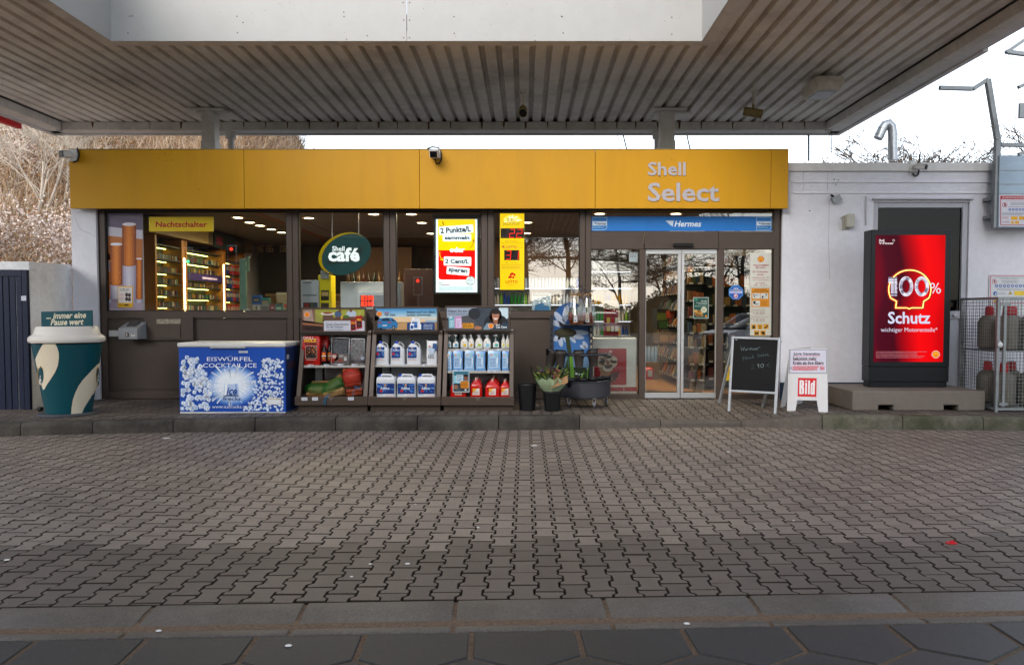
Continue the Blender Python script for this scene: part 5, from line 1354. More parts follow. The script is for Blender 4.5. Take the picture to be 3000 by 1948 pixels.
for a, b, tp, Y, lb, tg in ((1319, 1366, 1110, YR, 'red canister hidden behind the hanging flyer', True), (1377, 1412, 1105, YR, 'red canister right of the hanging flyer', True), (1421, 1464, 1109, YR, 'red canister with a white label in front of another red one', True), (1465, 1494, 1111, YR, 'red canister at the right end of the rack floor', True), (1380, 1414, 1103, YR + .17, 'red canister in the second row, behind the one right of the flyer', False), (1424, 1466, 1101, YR + .17, 'red canister in the second row, centre right of the rack floor', False)): red_can(a, b, tp, Y, lb, tg)
fl = thing('flyer', 'washer fluid flyer hanging from the middle shelf over the red canisters', 'flyer', at(1351, 1149, 10.14)); pr = P6((0, 10.14, 0))
pr.rect(1620, 800, 1785, 1015, 'c9ccd0', 1); pr.rect(1626, 806, 1780, 930, '3f7f94', 2); pr.text('Haben Sie den', 1640, 812, 1765, 830, '17303a', 4, off=.01); pr.text('Durchblick?', 1640, 832, 1740, 850, '17303a', 4, off=.01); pr.rect(1632, 850, 1690, 925, '86c0cc', 3); pr.rect(1655, 838, 1722, 920, 'b8cfd8', 4); pr.greek(1660, 850, 1716, 915, 5, '4b6a90', 5); pr.ell(1752, 872, 24, 30, '7c4f3c', 4); pr.ell(1752, 850, 22, 14, '1d1513', 5); pr.rrect(1698, 905, 1778, 975, 6, 'd07f1a', 6); pr.greek(1704, 912, 1772, 968, 4, '5a3a0a', 7); pr.rect(1626, 930, 1780, 1008, '27323a', 3); pr.ell(1650, 965, 26, 22, '8a644e', 4); pr.ell(1748, 993, 12, 9, 'c9c9c4', 5); pr.ell(1675, 990, 30, 10, '3c4f5c', 4); pr.build('sheet', parent=fl)
mb = MB(); a, b = at(1326.5, 1149, 10.142), at(1375, 1085.5, 10.142); mb.box(a.x, b.x, 10.1415, 10.144, a.z, b.z); mb.build('backing', 'c2c4c6', fl)
# -- charcoal bag, lighter fluid, foil trays
z0, Y0 = on_rack(1071); Yc = Y0 + .07; zc = z0 + .001
m_bag = M('charcoal_bag', 'a8140c', .4, 0, .12, 12, .35, 18, .2, 5, '6a0a06')
def soft_bag(px0, px1, py0, Y, label, art):
 x0, x1, _, z1 = body_px(px0, px1, py0, 1067, Y); w = x1 - x0; cx = (x0 + x1) / 2; H = z1 - zc; d = .13
 t = thing('charcoal_bag', label, 'bag', (cx, Y + d / 2, zc), 'charcoal bags'); q = random.Random(int(px0)); rings = []
 for k in range(8):
  u = k / 7; rings.append(rring(cx + q.uniform(-.004, .004), Y + d / 2, w * (.97 + .03 * math.sin(3.14 * u)) * (1 - .08 * (u > .95)), d * (.75 + .25 * math.sin(3.14 * u)) * (1 - .5 * (u > .8)), .02, zc + H * u))
 mb = MB(); mb.loft(rings); mb.build('sack', m_bag, t, smooth=60)
 if art: pr = P6((0, Y - .004, 0)); art(pr); pr.build('print', parent=t)
def bag_art(p):
 p.text('GRILL', 132, 462, 238, 488, 'd5cfc6', 2, off=.0); p.text('HOLZ', 143, 487, 262, 519, 'e2bd1c', 2, off=.03); p.text('KOHLE', 148, 521, 262, 549, '1a0f0d', 2, off=.03); p.rect(153, 556, 268, 680, 'c8b8ac', 2); p.rect(156, 559, 265, 677, '1b1513', 3); q = random.Random(2)
 for _ in range(40): x, y = q.uniform(165, 256), q.uniform(568, 668); p.ell(x, y, q.uniform(4, 9), q.uniform(4, 9), q.choice(('d8641a', '9a2c10', '4a4440', '2c2826', 'e08a2a', '6e655e')), 4 + q.randrange(4), n=7)
 p.greek(155, 690, 268, 698, 1, 'd9cfc8', 2); p.text('2,5kg', 195, 706, 235, 722, '1a0f0d', 2, off=.02)
soft_bag(884.5, 936, 985, Yc, 'bright red charcoal bag with yellow and black lettering', bag_art)
soft_bag(918, 961, 984, Yc + .17, 'plain red charcoal bag standing behind the lettered one', None)
m_gb = M('bottle_black', '100d0c', .2, 0, .05)
def lighter(px, Y, label):
 cx = at(px, 1040, Y).x; z1 = at(px, 1010, Y).z; H = z1 - zc; w = 17.5 * Y / FPX; t = thing('lighter_fluid_bottle', label, 'bottle', (cx, Y + .04, zc), 'black lighter fluid bottles')
 mb = MB(); mb.lathe([(w * .45, 0), (w * .5, .008), (w * .5, H * .68), (w * .4, H * .78), (w * .2, H * .86), (w * .2, H)], (cx, Y + .04, zc), 16); mb.build('body', m_gb, t, smooth=45)
 pr = Print((0, Y + .04 - w * .5 - .001, 0)); pr.rect(px - 6.5, 1031, px + 6.5, 1058, '8f1a14', 1); pr.ell(px, 1037, 5, 4.5, 'd87828', 2); pr.rect(px - 6.5, 1041, px + 6.5, 1045, 'cfc4ba', 2); pr.rect(px - 5, 1047, px + 5, 1053, '3a100c', 2); pr.ell(px, 1050, 4, 2.5, 'd0842c', 3); pr.build('label', parent=t)
lighter(948.5, Yc + .02, 'black lighter fluid bottle in front, beside the red charcoal bag'); lighter(963.5, Yc + .1, 'black lighter fluid bottle set back beside the foil tray')
m_foil = M('foil', '8f9093', .28, .9, .08, 20, .12, 40)
ty = Yc + .03
x0, x1, _, z1 = body_px(969, 1023, 988, 1066, ty)
tr_ = thing('foil_tray', 'shiny corrugated foil grill tray standing upright in its wrapper', 'foil tray', ((x0 + x1) / 2, ty, zc), 'foil grill trays')
mb = MB(); n = 13; lean = .05
def tp(x, z, dy=0): return (x, ty + dy + lean * (z - zc) / (z1 - zc), z)
for k in range(n):
 xa = x0 + .02 + (x1 - x0 - .04) * k / n; xb = x0 + .02 + (x1 - x0 - .04) * (k + .5) / n; xc_ = x0 + .02 + (x1 - x0 - .04) * (k + 1) / n
 mb.add([tp(xa, zc + .02, .014), tp(xb, zc + .02, 0), tp(xb, z1 - .03, 0), tp(xa, z1 - .03, .014), tp(xc_, zc + .02, .014), tp(xc_, z1 - .03, .014)], [(0, 1, 2, 3), (1, 4, 5, 2)])
mb.build('corrugated_base', m_foil, tr_)
mb = MB(); pts = [tp(x0 + .01, zc + .012, -.012), tp(x1 - .01, zc + .012, -.012), tp(x1 - .004, z1 - .012, -.012), tp(x0 + .012, z1 - .012, -.012)]
mb.tube(pts + [pts[0]], .008, 7); mb.build('rim', m_foil, tr_, smooth=60)
pr = P6((0, ty - .014, 0)); pr.poly([(412, 636), (470, 632), (480, 690), (412, 726)], '8f2418', 1); pr.ell(440, 660, 22, 18, 'b9a79c', 2); pr.poly([(470, 632), (580, 634), (578, 726), (430, 728)], '5e5450', 1); pr.rect(538, 665, 562, 700, 'cfd0d2', 2); pr.greek(540, 668, 560, 690, 5, '2a2a2c', 3); pr.ell(510, 655, 24, 14, '8f8a88', 2); pr.ell(500, 700, 30, 14, '7d4034', 2); pr.build('wrapper_print', parent=tr_)
m_cello = glass_mat('cellophane', (.95, .96, .94), 1.22, .1)
x2, x3, _, z3 = body_px(1026, 1068, 992, 1066, ty)
tb = thing('foil_tray', 'foil tray pack with a dark printed sleeve showing grilled meat', 'foil tray', ((x2 + x3) / 2, ty, zc), 'foil grill trays')
mb = MB(); mb.hexa([(x2, ty, zc), (x3, ty, zc), (x3, ty + .05, zc), (x2, ty + .05, zc), (x2 + .006, ty + .03, z3), (x3, ty + .03, z3), (x3, ty + .08, z3), (x2 + .006, ty + .08, z3)]); mb.build('pack', m_foil, tb, bev=.006)
pr = P6(tp(0, zc, -.002), (0, -1, .12)); pr.rect(600, 505, 738, 726, '241c1c', 1); pr.poly([(600, 545), (738, 590), (738, 640), (600, 600)], '7c1f1a', 2); pr.text('FEUER&FLAMME', 612, 516, 736, 540, 'd8b47c', 4, off=.02); pr.poly([(602, 604), (650, 562), (732, 570), (736, 590), (700, 640), (640, 628)], 'b9b4b0', 3); pr.poly([(612, 602), (652, 570), (724, 577), (726, 590), (696, 630), (640, 618)], '5d3a2c', 4)
for x, y in ((640, 595), (664, 588), (688, 596), (672, 610), (705, 586)): pr.ell(x, y, 16, 8, 'a8785c', 5, -30)
pr.greek(635, 648, 730, 662, 1, 'b86a5c', 3); pr.greek(640, 668, 730, 722, 6, '6c5f68', 3); pr.poly([(700, 672), (738, 664), (738, 690), (708, 694)], '9aa4b4', 4); pr.build('sleeve_print', parent=tb)
# -- netted firewood
m_log = [M('wood_a', '8a6540', .85, 0, .3, 18, .4, 60, streak=.3), M('wood_b', 'a07c50', .85, 0, .3, 18, .4, 60, streak=.3), M('wood_c', '6a4c30', .85, 0, .3, 18, .4, 60, streak=.3)]
m_logr = [M('wood_red_a', '9a4426', .8, 0, .3, 22, .5, 60, .3, 8, '6a2414'), M('wood_red_b', 'b3583a', .8, 0, .3, 22, .5, 60, .3, 8, '7a2c18'), M('wood_red_c', '853a20', .8, 0, .3, 22, .5, 60, .3, 8, '551c10')]
def net_mat(name, hexc, alpha):
 m = bpy.data.materials.new(name); m.use_nodes = True; n, l = m.node_tree.nodes, m.node_tree.links
 b = n['Principled BSDF']; b.inputs['Base Color'].default_value = (*lin(hexc), 1); b.inputs['Roughness'].default_value = .5
 tc = n.new('ShaderNodeTexCoord'); v = n.new('ShaderNodeTexVoronoi'); v.feature = 'DISTANCE_TO_EDGE'; v.inputs['Scale'].default_value = 85; l.new(tc.outputs['Object'], v.inputs[0])
 mr = n.new('ShaderNodeMapRange'); mr.inputs['From Min'].default_value = .02; mr.inputs['From Max'].default_value = .16; mr.inputs['To Min'].default_value = 1; mr.inputs['To Max'].default_value = alpha; l.new(v.outputs['Distance'], mr.inputs[0]); l.new(mr.outputs[0], b.inputs['Alpha']); return m
m_netg = net_mat('net_green', '17651f', .1); m_netr = net_mat('net_red', 'b0261a', .15)
def log(t, a, b, r, mat, seed):
 q = random.Random(seed); a, b = Vector(a), Vector(b); d = (b - a).normalized(); u = d.cross(Vector((0, 0, 1))).normalized(); v = u.cross(d); n = 5; a0 = q.uniform(0, 6)
 pts = [(math.cos(a0 + 6.283 * k / n + q.uniform(-.25, .25)) * r * q.uniform(.75, 1.15), math.sin(a0 + 6.283 * k / n) * r * q.uniform(.75, 1.1)) for k in range(n)]
 mb = MB(); mb.loft([[tuple(p + u * x + v * y) for x, y in pts] for p in (a, a.lerp(b, .5) + v * q.uniform(-.004, .004), b)]); mb.build('log', mat, t)
def sack(t, c, rx, ry, rz, mat, tilt=0, seed=1):
 q = random.Random(seed); mb = MB(); rings = []
 for k in range(9):
  u = -1 + 2 * k / 8; w = max(.08, (1 - abs(u) ** 2.6)) ** .5; ring = []
  for j in range(18):
   a = 6.283 * j / 18; jit = 1 + q.uniform(-.04, .04); p = Vector((u * rx, math.cos(a) * ry * w * jit, math.sin(a) * rz * w * jit)); ring.append(tuple(Vector(c) + Vector((p.x * math.cos(tilt) - p.z * math.sin(tilt), p.y, p.x * math.sin(tilt) + p.z * math.cos(tilt)))))
  rings.append(ring)
 mb.loft(rings); mb.build('net', mat, t, smooth=60)
YW = 10.42
px2 = YW / FPX * 1.01
def W3(px, py, dy=0): return at(px, py, YW + dy)
z_floor = zj
b1 = thing('firewood_net', 'green net of firewood lying flat at the left of the rack floor', 'firewood', W3(930, 1160), 'nets of firewood')
for k, (pa, pb, dy) in enumerate((((900, 1156), (970, 1152), -.1), ((905, 1144), (975, 1140), -.03), ((912, 1133), (985, 1131), .06), ((905, 1152), (970, 1154), .05), ((915, 1124), (985, 1122), .12))): log(b1, W3(*pa, dy), W3(*pb, dy), .05, m_log[k % 3], k)
sack(b1, W3(938, 1141), 46 * px2, .17, 21 * px2, m_netg, -.06, 2)
b2 = thing('firewood_net', 'green net of firewood tilted up against the red bundle', 'firewood', W3(980, 1160), 'nets of firewood')
for k, (pa, pb, dy) in enumerate((((950, 1158), (1008, 1142), -.16), ((948, 1150), (1000, 1118), -.1), ((962, 1136), (1002, 1100), -.06), ((955, 1146), (1000, 1110), .0), ((975, 1150), (1012, 1148), -.14))): log(b2, W3(*pa, dy), W3(*pb, dy), .052, m_log[(k + 1) % 3], k + 9)
sack(b2, W3(980, 1134, -.07), 40 * px2, .15, 24 * px2, m_netg, .62, 4)
m_twine = M('twine_blue', '1d5a78', .7, 0, .1, 20)
b3 = thing('firewood_net', 'upright red net bundle of firewood tied with blue twine', 'firewood', W3(1035, 1160), 'nets of firewood')
k = 0
for row in range(6):
 for c in range(2):
  y = 1082 + row * 9.2; pa = (1005 + row * 1.4, y + 3 - c), (1052 + row * 1.2, y - 5 - c); dy = -.12 + c * .12; log(b3, W3(*pa[0], dy), W3(*pa[1], dy), .026, m_logr[k % 3], k + 30); k += 1
for row in range(3):
 y = 1143 + row * 6.2; log(b3, W3(1015, y + 2, -.1), W3(1061, y - 4, -.1), .022, m_logr[(row + 1) % 3], row + 60)
sack(b3, W3(1033, 1106, -.06), 29 * px2, .16, 33 * px2, m_netr, .12, 6)
mb = MB(); mb.tube([W3(1036, 1132, -.2), W3(1041, 1133, -.23), W3(1036, 1148, -.24), W3(1035, 1160, -.235)], .006, 6); mb.tube([W3(1040, 1132, -.22), W3(1050, 1140, -.23), W3(1056, 1141, -.23), W3(1054, 1136, -.22), W3(1044, 1134, -.22)], .006, 6); mb.build('twine', m_twine, b3, smooth=50)
mb = MB(); mb.tube([W3(969, 1157, -.22), W3(958, 1158, -.34), at(953, 1166, 10.045), at(946, 1183, 10.05)], .006, 6); mb.tube([W3(968, 1157, -.22), W3(962, 1158, -.34), at(955, 1170, 10.045), at(952, 1188, 10.05)], .006, 6); mb.build('twine', m_twine, b2, smooth=50)
# ================================================================ BUCKETS, BOUQUET, FLOWER TROLLEY
m_bkt = M('bucket_black', '0d0d0f', .45, 0, .1, 12)
def bucket(pc, pw_top, pw_bot, ptop, pbot, Y, label):
 c = at(pc, pbot, Y); k = Y / ray(CX, 1160).y / FPX; z0 = sw_z(c.x, Y) + .002; z1 = at(pc, ptop, Y).z
 t = thing('bucket', label, 'bucket', (c.x, Y, z0), 'black flower buckets'); ra, rb_ = pw_bot * k / 2, pw_top * k / 2
 mb = MB(); mb.lathe([(.001, .012), (ra - .006, .012), (rb_ - .008, z1 - z0 - .004), (rb_, z1 - z0), (rb_ + .006, z1 - z0 - .008), (rb_ + .004, z1 - z0 - .03), (rb_ - .002, z1 - z0 - .034), (ra, 0), (.001, 0)], (c.x, Y, z0), 28, None, cap=False); mb.build('tub', m_bkt, t, smooth=45); return t, c, z1
bucket(1545, 54, 46, 1123, 1199, 10.2, 'empty black bucket nearest the racks')
bk, bc, bz = bucket(1617.5, 54, 44, 1144, 1202, 10.12, 'black bucket holding the wrapped bouquet')
bq = thing('bouquet', 'mixed flower bouquet wrapped in pale green paper standing in the black bucket', 'bouquet', (bc.x, 10.12, bz - .2))
k = 10.12 / FPX; q = random.Random(12)
m_wrap = M('wrap_green', '93a483', .5, 0, .12, 12, .3, 30); m_kraft = M('wrap_kraft', '94714c', .7, 0, .15, 12, .3, 30)
rings = []; n = 26
for z, r in ((-.18, .07), (-.02, .085), (.05, .16), (.12, .2), (.17, .215)):
 rings.append([(bc.x - .01 + math.cos(6.283 * j / n) * r * (1 + .08 * math.sin(j * 2.6 + z * 9)), 10.12 + math.sin(6.283 * j / n) * r * (1 + .08 * math.sin(j * 2.6)), bz + z + .02 * math.sin(j * 3.1) * (z > .1)) for j in range(n)])
mb = MB(); mb.loft(rings, None, cap=False); mb.build('wrapping_paper', m_wrap, bq, smooth=60)
rings = []
for z, r in ((.06, .18), (.16, .235), (.26, .27), (.31, .28)):
 rings.append([(bc.x - .01 + math.cos(6.283 * j / n) * r * (1 + .1 * math.sin(j * 2.1 + z * 9)), 10.12 + math.sin(6.283 * j / n) * r * .8, bz + z + .05 * math.sin(j * 2.3) * (z > .2)) for j in range(n)])
mb = MB(); mb.loft(rings, None, cap=False); mb.build('cellophane', m_cello, bq, smooth=60)
mb = MB(); mb.add([(bc.x - .03, 9.925, bz + .05), (bc.x + .2, 9.95, bz + .12), (bc.x + .2, 9.99, bz + .22), (bc.x + .06, 9.93, bz + .16)], [(0, 1, 2, 3)]); mb.add([(bc.x + .0, 9.96, bz + .14), (bc.x + .08, 9.93, bz + .14), (bc.x + .11, 10.0, bz + .25), (bc.x + .04, 9.99, bz + .25)], [(0, 1, 2, 3)]); mb.build('kraft_paper', m_kraft, bq)
mg = [M('leaf_green', '3f5a24', .6, 0, .2, 8), M('leaf_dark', '2a3d1c', .6, 0, .2, 8), M('leaf_light', '75863c', .6, 0, .2, 8)]
mb = MB()
for _ in range(170):
 a = q.uniform(0, 6.28); r = .2 * math.sqrt(q.random()); p = Vector((bc.x - .01 + r * math.cos(a), 10.12 + r * math.sin(a) * .8, bz + .14 + q.uniform(0, .14) - r * .2)); d = Vector((math.cos(a) * r * 4, math.sin(a) * r * 3, q.uniform(.4, 1))).normalized(); L = q.uniform(.05, .13); s_ = d.cross(Vector((q.gauss(0, 1), q.gauss(0, 1), 0))).normalized() * .012
 mb.add([p, p + d * L * .5 + s_, p + d * L, p + d * L * .5 - s_], [(0, 1, 2, 3)], q.choice(mg))
mb.build('foliage', parent=bq, kind='stuff')
fcol = [M('petal_plum', '3c1f3c', .6, 0, .2, 8), M('petal_pink', 'a8607a', .6, 0, .15, 8), M('petal_rose', '94485a', .6, 0, .15, 8), M('petal_cream', 'c8b880', .6, 0, .15, 8), M('petal_lilac', '6b4a78', .6, 0, .15, 8)]
for i in range(34):
 a = q.uniform(0, 6.28); r = .17 * math.sqrt(q.random()); c = Vector((bc.x - .01 + r * math.cos(a), 10.08 + r * math.sin(a) * .8, bz + .27 - r * .35 + q.uniform(-.03, .04))); R0 = q.uniform(.026, .046); mb = MB()
 for j in range(7):
  b_ = 6.283 * j / 7; mb.add([c, c + Vector((math.cos(b_) * R0, math.sin(b_) * R0 - .01, .008)), c + Vector((math.cos(b_ + .45) * R0 * 1.15, math.sin(b_ + .45) * R0 * 1.15 - .01, .016)), c + Vector((math.cos(b_ + .9) * R0, math.sin(b_ + .9) * R0 - .01, .008))], [(0, 1, 2, 3)])
  mb.add([c + Vector((0, 0, .004)), c + Vector((math.cos(b_) * R0 * .6, math.sin(b_) * R0 * .6, .022)), c + Vector((math.cos(b_ + .6) * R0 * .6, math.sin(b_ + .6) * R0 * .6, .024))], [(0, 1, 2)])
 mb.build('flower', fcol[i % 5] if i > 4 else fcol[3], bq)
# trolley
TY = 10.98                                     # back plane
TC = at(1683, 1100, TY).x; kT = 10.7 / FPX
m_tr = M('trolley_grey', '30333a', .4, .2, .08, 12)
m_web = M('trolley_fabric', '3a3a40', .6, 0, .12, 60, .3, 300, .2, 3, '222226')
tro = thing('flower_trolley', 'dark grey half-round flower trolley on castors with a daisy picture panel', 'flower trolley', (TC, 10.75, SWZ))
zt0_, zt1_ = at(1700, 1166, 10.45).z, at(1700, 1121, 10.45).z
xl_, xr_ = at(1626, 1140, TY).x, at(1793, 1140, 10.75).x
cxm = (xl_ + xr_) / 2; rxx = (xr_ - xl_) / 2
def half(r, n=24, ry=.52): return [(cxm + r * rxx * math.cos(math.pi + math.pi * j / n), TY + r * ry * math.sin(math.pi + math.pi * j / n)) for j in range(n + 1)]
mb = MB(); mb.prism([(x, y, zt0_) for x, y in half(1)], (0, 0, zt1_ - zt0_)); mb.build('drum', m_web, tro, smooth=40)
for z, h in ((zt0_ - .006, .014), (zt1_ - .006, .012)):
 mb = MB(); mb.prism([(x, y, z) for x, y in half(1.02)], (0, 0, h)); mb.build('drum_rim', m_tr, tro, smooth=40)
zp1 = at(1700, 951, 10.85).z; zm = at(1700, 1040, 10.55).z
for px in (1615.5, 1731.5):
 x = at(px, 1020, TY - .03).x; mb = MB(); mb.box(x - .024, x + .024, TY - .045, TY - .005, zt1_, at(px, 922, TY).z); po = mb.build('post', m_tr, tro, bev=.003)
 for j in range(7):
  mb = MB(); z = at(px, 965 + j * 17, TY - .05).z; mb.box(x - .012, x + .012, TY - .047, TY - .0455, z - .02, z + .02); mb.build('slot', M('slot_pale', '8d8a80', .6, 0, .05) if px > 1700 else m_dark, po)
# picture panel
pnl = Print((0, TY - .002, 0)); P_ = []
xa, xb = 1622, 1729
pts = [(xb, 1106), (xa, 1106), (xa, 940)] + [(xa + (xb - 4 - xa) / 2 * (1 - math.cos(R(k * 10))), 935 - 49 * math.sin(R(k * 10))) for k in range(1, 18)] + [(xb, 945)]
vs = [pnl.P(x, y, 0) for x, y in pts]
mb = MB(); mb.prism([v + Vector((0, .001, 0)) for v in vs][::-1], (0, .012, 0)); pb = mb.build('picture_panel', M('panel_sky', '1d4a80', .4, 0, .12, 2), tro)
pnl.poly([(1622, 990), (1660, 960), (1729, 975), (1729, 1040), (1622, 1050)], '34629c', 1); pnl.rect(1622, 1045, 1729, 1078, '5c7a98', 1); pnl.rect(1622, 1076, 1729, 1106, '1e2a18', 2)
for (cx, cy, rx, ry, ro) in ((1640, 935, 26, 9, 55), (1632, 948, 22, 8, 20), (1658, 920, 26, 9, 100), (1634, 988, 16, 8, -40), (1642, 998, 18, 7, 80), (1658, 993, 16, 7, 60), (1690, 986, 22, 7, 12), (1700, 974, 26, 7, 4), (1676, 992, 16, 6, 50), (1714, 1010, 12, 6, 60), (1708, 1016, 10, 5, 20)): pnl.ell(cx, cy, rx, ry, '9aa6b8', 3, ro)
pnl.ell(1656, 975, 33, 14, '25241a', 4); pnl.ell(1656, 972, 26, 9, '35321c', 5); pnl.poly([(1655, 985), (1668, 985), (1676, 1040), (1683, 1106), (1670, 1106), (1664, 1045)], '24301a', 6); pnl.poly([(1668, 1045), (1677, 1043), (1683, 1106), (1671, 1106)], '5b8a2a', 7)
for k in range(26):
 q2 = random.Random(k); x, y = q2.uniform(1628, 1725), q2.uniform(1078, 1100); pnl.ell(x, y, q2.uniform(1.5, 4), q2.uniform(1.2, 3), q2.choice(('c2cad2', '9aa8b4', '37501f', '5f8a30')), 3)
pnl.poly([(1700, 1106), (1712, 1085), (1706, 1106)], '6a9a34', 8); pnl.poly([(1655, 1085), (1662, 1040), (1667, 1085)], '324a20', 5); pnl.line([(1695, 1080), (1710, 1045)], 3, '2c441e', 5); pnl.line([(1720, 1106), (1724, 1075)], 3, '5f9030', 5); pnl.build('picture', parent=pb)
mb = MB(); mb.prism([(x, y, zp1 - .012) for x, y in half(.86, ry=.34)], (0, 0, .02)); mb.build('top_shelf', m_tr, tro, smooth=40)
ringp = half(1.0, ry=.5); mb = MB(); mb.tube([(x - .02, y, zm) for x, y in ringp], .014, 8); mb.tube([(cxm - rxx, TY - .03, zm), (cxm + rxx, TY - .03, zm)], .01, 6); mb.build('pot_ring', m_tr, tro, smooth=60)
for cx, Yw, py in ((at(1741, 1180, 10.5).x, 10.53, 1186), (at(1776, 1170, 10.85).x, 10.88, 1168), (cxm - rxx * .55, 10.62, 1180)):
 z0 = sw_z(cx, Yw) + .002; r = .047; mb = MB(); mb.lathe([(.012, -.016), (r, -.012), (r, .012), (.012, .016)], (0, 0, 0), 20); mb.v = [(cx + y, Yw + x, z0 + r + z) for z, x, y in [(a, b, c) for a, b, c in mb.v]] if False else [(cx + c * 1.0, Yw + a, z0 + r + b) for a, b, c in mb.v]; w_ = mb.build('castor', M('castor_grey', '6d7076', .4, .3, .06, 20), tro, smooth=40)
 mb = MB(); mb.box(cx - .022, cx - .018, Yw - .02, Yw + .02, z0 + r, zt0_ - .002); mb.box(cx + .018, cx + .022, Yw - .02, Yw + .02, z0 + r, zt0_ - .002); mb.box(cx - .022, cx + .022, Yw - .022, Yw + .022, zt0_ - .02, zt0_ - .006); mb.build('fork', m_alu, w_)
m_pot = M('pot_taupe', '37322f', .5, 0, .08, 12); m_potk = M('pot_black', '0f0f11', .3, 0, .06, 12)
def pot(px, prim, wpx, hpx, Y, label, mat, grp, tilt=0.):
 c = at(px, prim, Y); k2 = Y / FPX; r = wpx * k2 / 2; h = hpx * k2; t = thing('flower_pot', label, 'flower pot', (c.x, Y, c.z - h), grp)
 mb = MB(); mb.lathe([(.001, .01), (r * .62, .01), (r * .93, h - .005), (r, h), (r * 1.04, h - .01), (r * 1.03, h * .84), (r * .97, h * .82), (r * .68, 0), (.001, 0)], (0, 0, 0), 24, None, cap=False)
 mb.v = [(c.x + x + tilt * z, Y + y, c.z - h + z - tilt * x) for x, y, z in mb.v]; mb.build('pot_wall', mat, t, smooth=45); return t
for (px, ty_, Y, lb, tl) in ((1608, 1029, 10.72, 'taupe flower pot at the left end of the middle ring', .3), (1641, 1029, 10.56, 'taupe flower pot second from the left in the middle ring', .05), (1697, 1029, 10.54, 'taupe flower pot right of the painted stem in the ring', -.05), (1740, 1027, 10.7, 'taupe flower pot at the right end of the middle ring', -.12)):
 pot(px, ty_, 33, 46, Y, lb, m_pot, 'flower pots in the trolley ring', tl)
 pot(px + tl * 6, ty_ - 4, 31, 18, Y + .002, 'second pot nested in that one: ' + lb.replace('taupe flower pot ', ''), m_potk, 'nested flower pots', tl)
for i, (px, py, Y) in enumerate(((1673, 1110, 10.58), (1706, 1109, 10.58), (1736, 1107, 10.64), (1758, 1104, 10.77), (1776, 1102, 10.88))):
 pot(px, py, 33 - i, 24, Y, ('first black pot on the trolley drum, beside the bouquet', 'second black pot on the trolley drum', 'third black pot on the trolley drum', 'fourth black pot on the trolley drum, partly covered', 'last black pot at the right edge of the trolley drum')[i], m_potk, 'black pots on the trolley drum')
# gift baskets in cellophane on the top shelf
m_terra = M('basket_terracotta', '7c4526', .7, 0, .2, 20, .3, 60); m_raffia = M('raffia', '9a7648', .8, 0, .2, 20)
m_film = glass_mat('gift_film', (.88, .88, .89), 2.3, .14)
def gift(px, Y, w, top, tie, label):
 c = at(px, 948, Y); k2 = Y / FPX; W_ = w * k2; zt_ = at(px, top, Y).z; ztie = at(px, tie, Y).z; z0 = zp1 + .01; q = random.Random(px)
 t = thing('gift_basket', label, 'gift basket', (c.x, Y, z0), 'gift baskets in cellophane')
 mb = MB(); mb.lathe([(W_ * .30, 0), (W_ * .38, .1), (W_ * .36, .1), (W_ * .28, .01)], (c.x + .02, Y, z0), 18, None, 1, .7); mb.build('bowl', m_terra, t, smooth=40)
 mb = MB()
 for _ in range(40):
  p = Vector((c.x + q.uniform(-.3, .3) * W_, Y + q.uniform(-.2, .2) * W_, z0 + .08)); d = Vector((q.gauss(0, .3), q.gauss(0, .3), 1)).normalized(); L = q.uniform(.08, .3) * (ztie - z0) / .42; s_ = Vector((d.z, 0, -d.x)) * .008; mb.add([p - s_, p + s_, p + d * L], [(0, 1, 2)], q.choice(mg + [m_raffia]))
 mb.build('contents', parent=t, kind='stuff')
 for j in range(3):
  mb = MB(); cx2 = c.x + (-.22 + .2 * j) * W_; mb.lathe([(.02, 0), (.03, .03), (.028, .09), (.012, .13)], (cx2, Y - .08, z0 + .04), 10); mb.build('jar', M('jar_%d' % j, ('6b2a1c', '9a8a70', '4a2418')[j], .3, 0, .1), t, smooth=50)
 mb = MB(); a, b = at(px - 4, 926, Y - W_ * .42), at(px + 6, 944, Y - W_ * .42); mb.box(a.x, b.x, a.y - .001, a.y, b.z, a.z, 'c8ccd0'); mb.box(a.x + .008, b.x - .012, a.y - .002, a.y - .0011, b.z + .01, b.z + .03, '4a4a4e'); mb.build('price_label', parent=t)
 n = 40; prof = [(.42, 0), (.5, .1), (.5, .28), (.42, .55), (.26, .85), (.07, 1.0)]; rings = []
 for f_, u in prof:
  rings.append([(c.x + math.cos(6.283 * j / n) * W_ * f_ * (1 + (.10 * math.sin(j * 7.3) + .06 * math.sin(j * 3.1 + 2)) * (u > .05)), Y + math.sin(6.283 * j / n) * W_ * f_ * .8 * (1 + .1 * math.sin(j * 5.7)), z0 + u * (ztie - z0) + .008) for j in range(n)])
 for f_, u in ((.2, .45), (.34, 1.0)):
  rings.append([(c.x + .1 * W_ + math.cos(6.283 * j / n) * W_ * f_ * (1 + .35 * math.sin(j * 4.7)), Y + math.sin(6.283 * j / n) * W_ * f_ * .5 * (1 + .3 * math.sin(j * 5.1)), ztie + u * (zt_ - ztie) * (1 + .25 * math.sin(j * 2.9))) for j in range(n)])
 mb = MB(); mb.loft(rings, None, cap=False); mb.build('cellophane', m_film, t)
 mb = MB()
 for _ in range(22):
  a = q.uniform(0, 6.28); p = Vector((c.x, Y, ztie)) + Vector((math.cos(a), math.sin(a), 0)) * W_ * .09; mb.tube([p, p + Vector((math.cos(a) * .06, math.sin(a) * .05, q.uniform(-.05, .05)))], .003, 4)
 mb.tube([(c.x + math.cos(6.283 * j / 12) * W_ * .09, Y + math.sin(6.283 * j / 12) * W_ * .09, ztie) for j in range(13)], .009, 6); mb.build('raffia_tie', m_raffia, t)
gift(1685, 10.74, 66, 838, 864, 'larger cellophane gift basket with a raffia bow, in front on the trolley top')
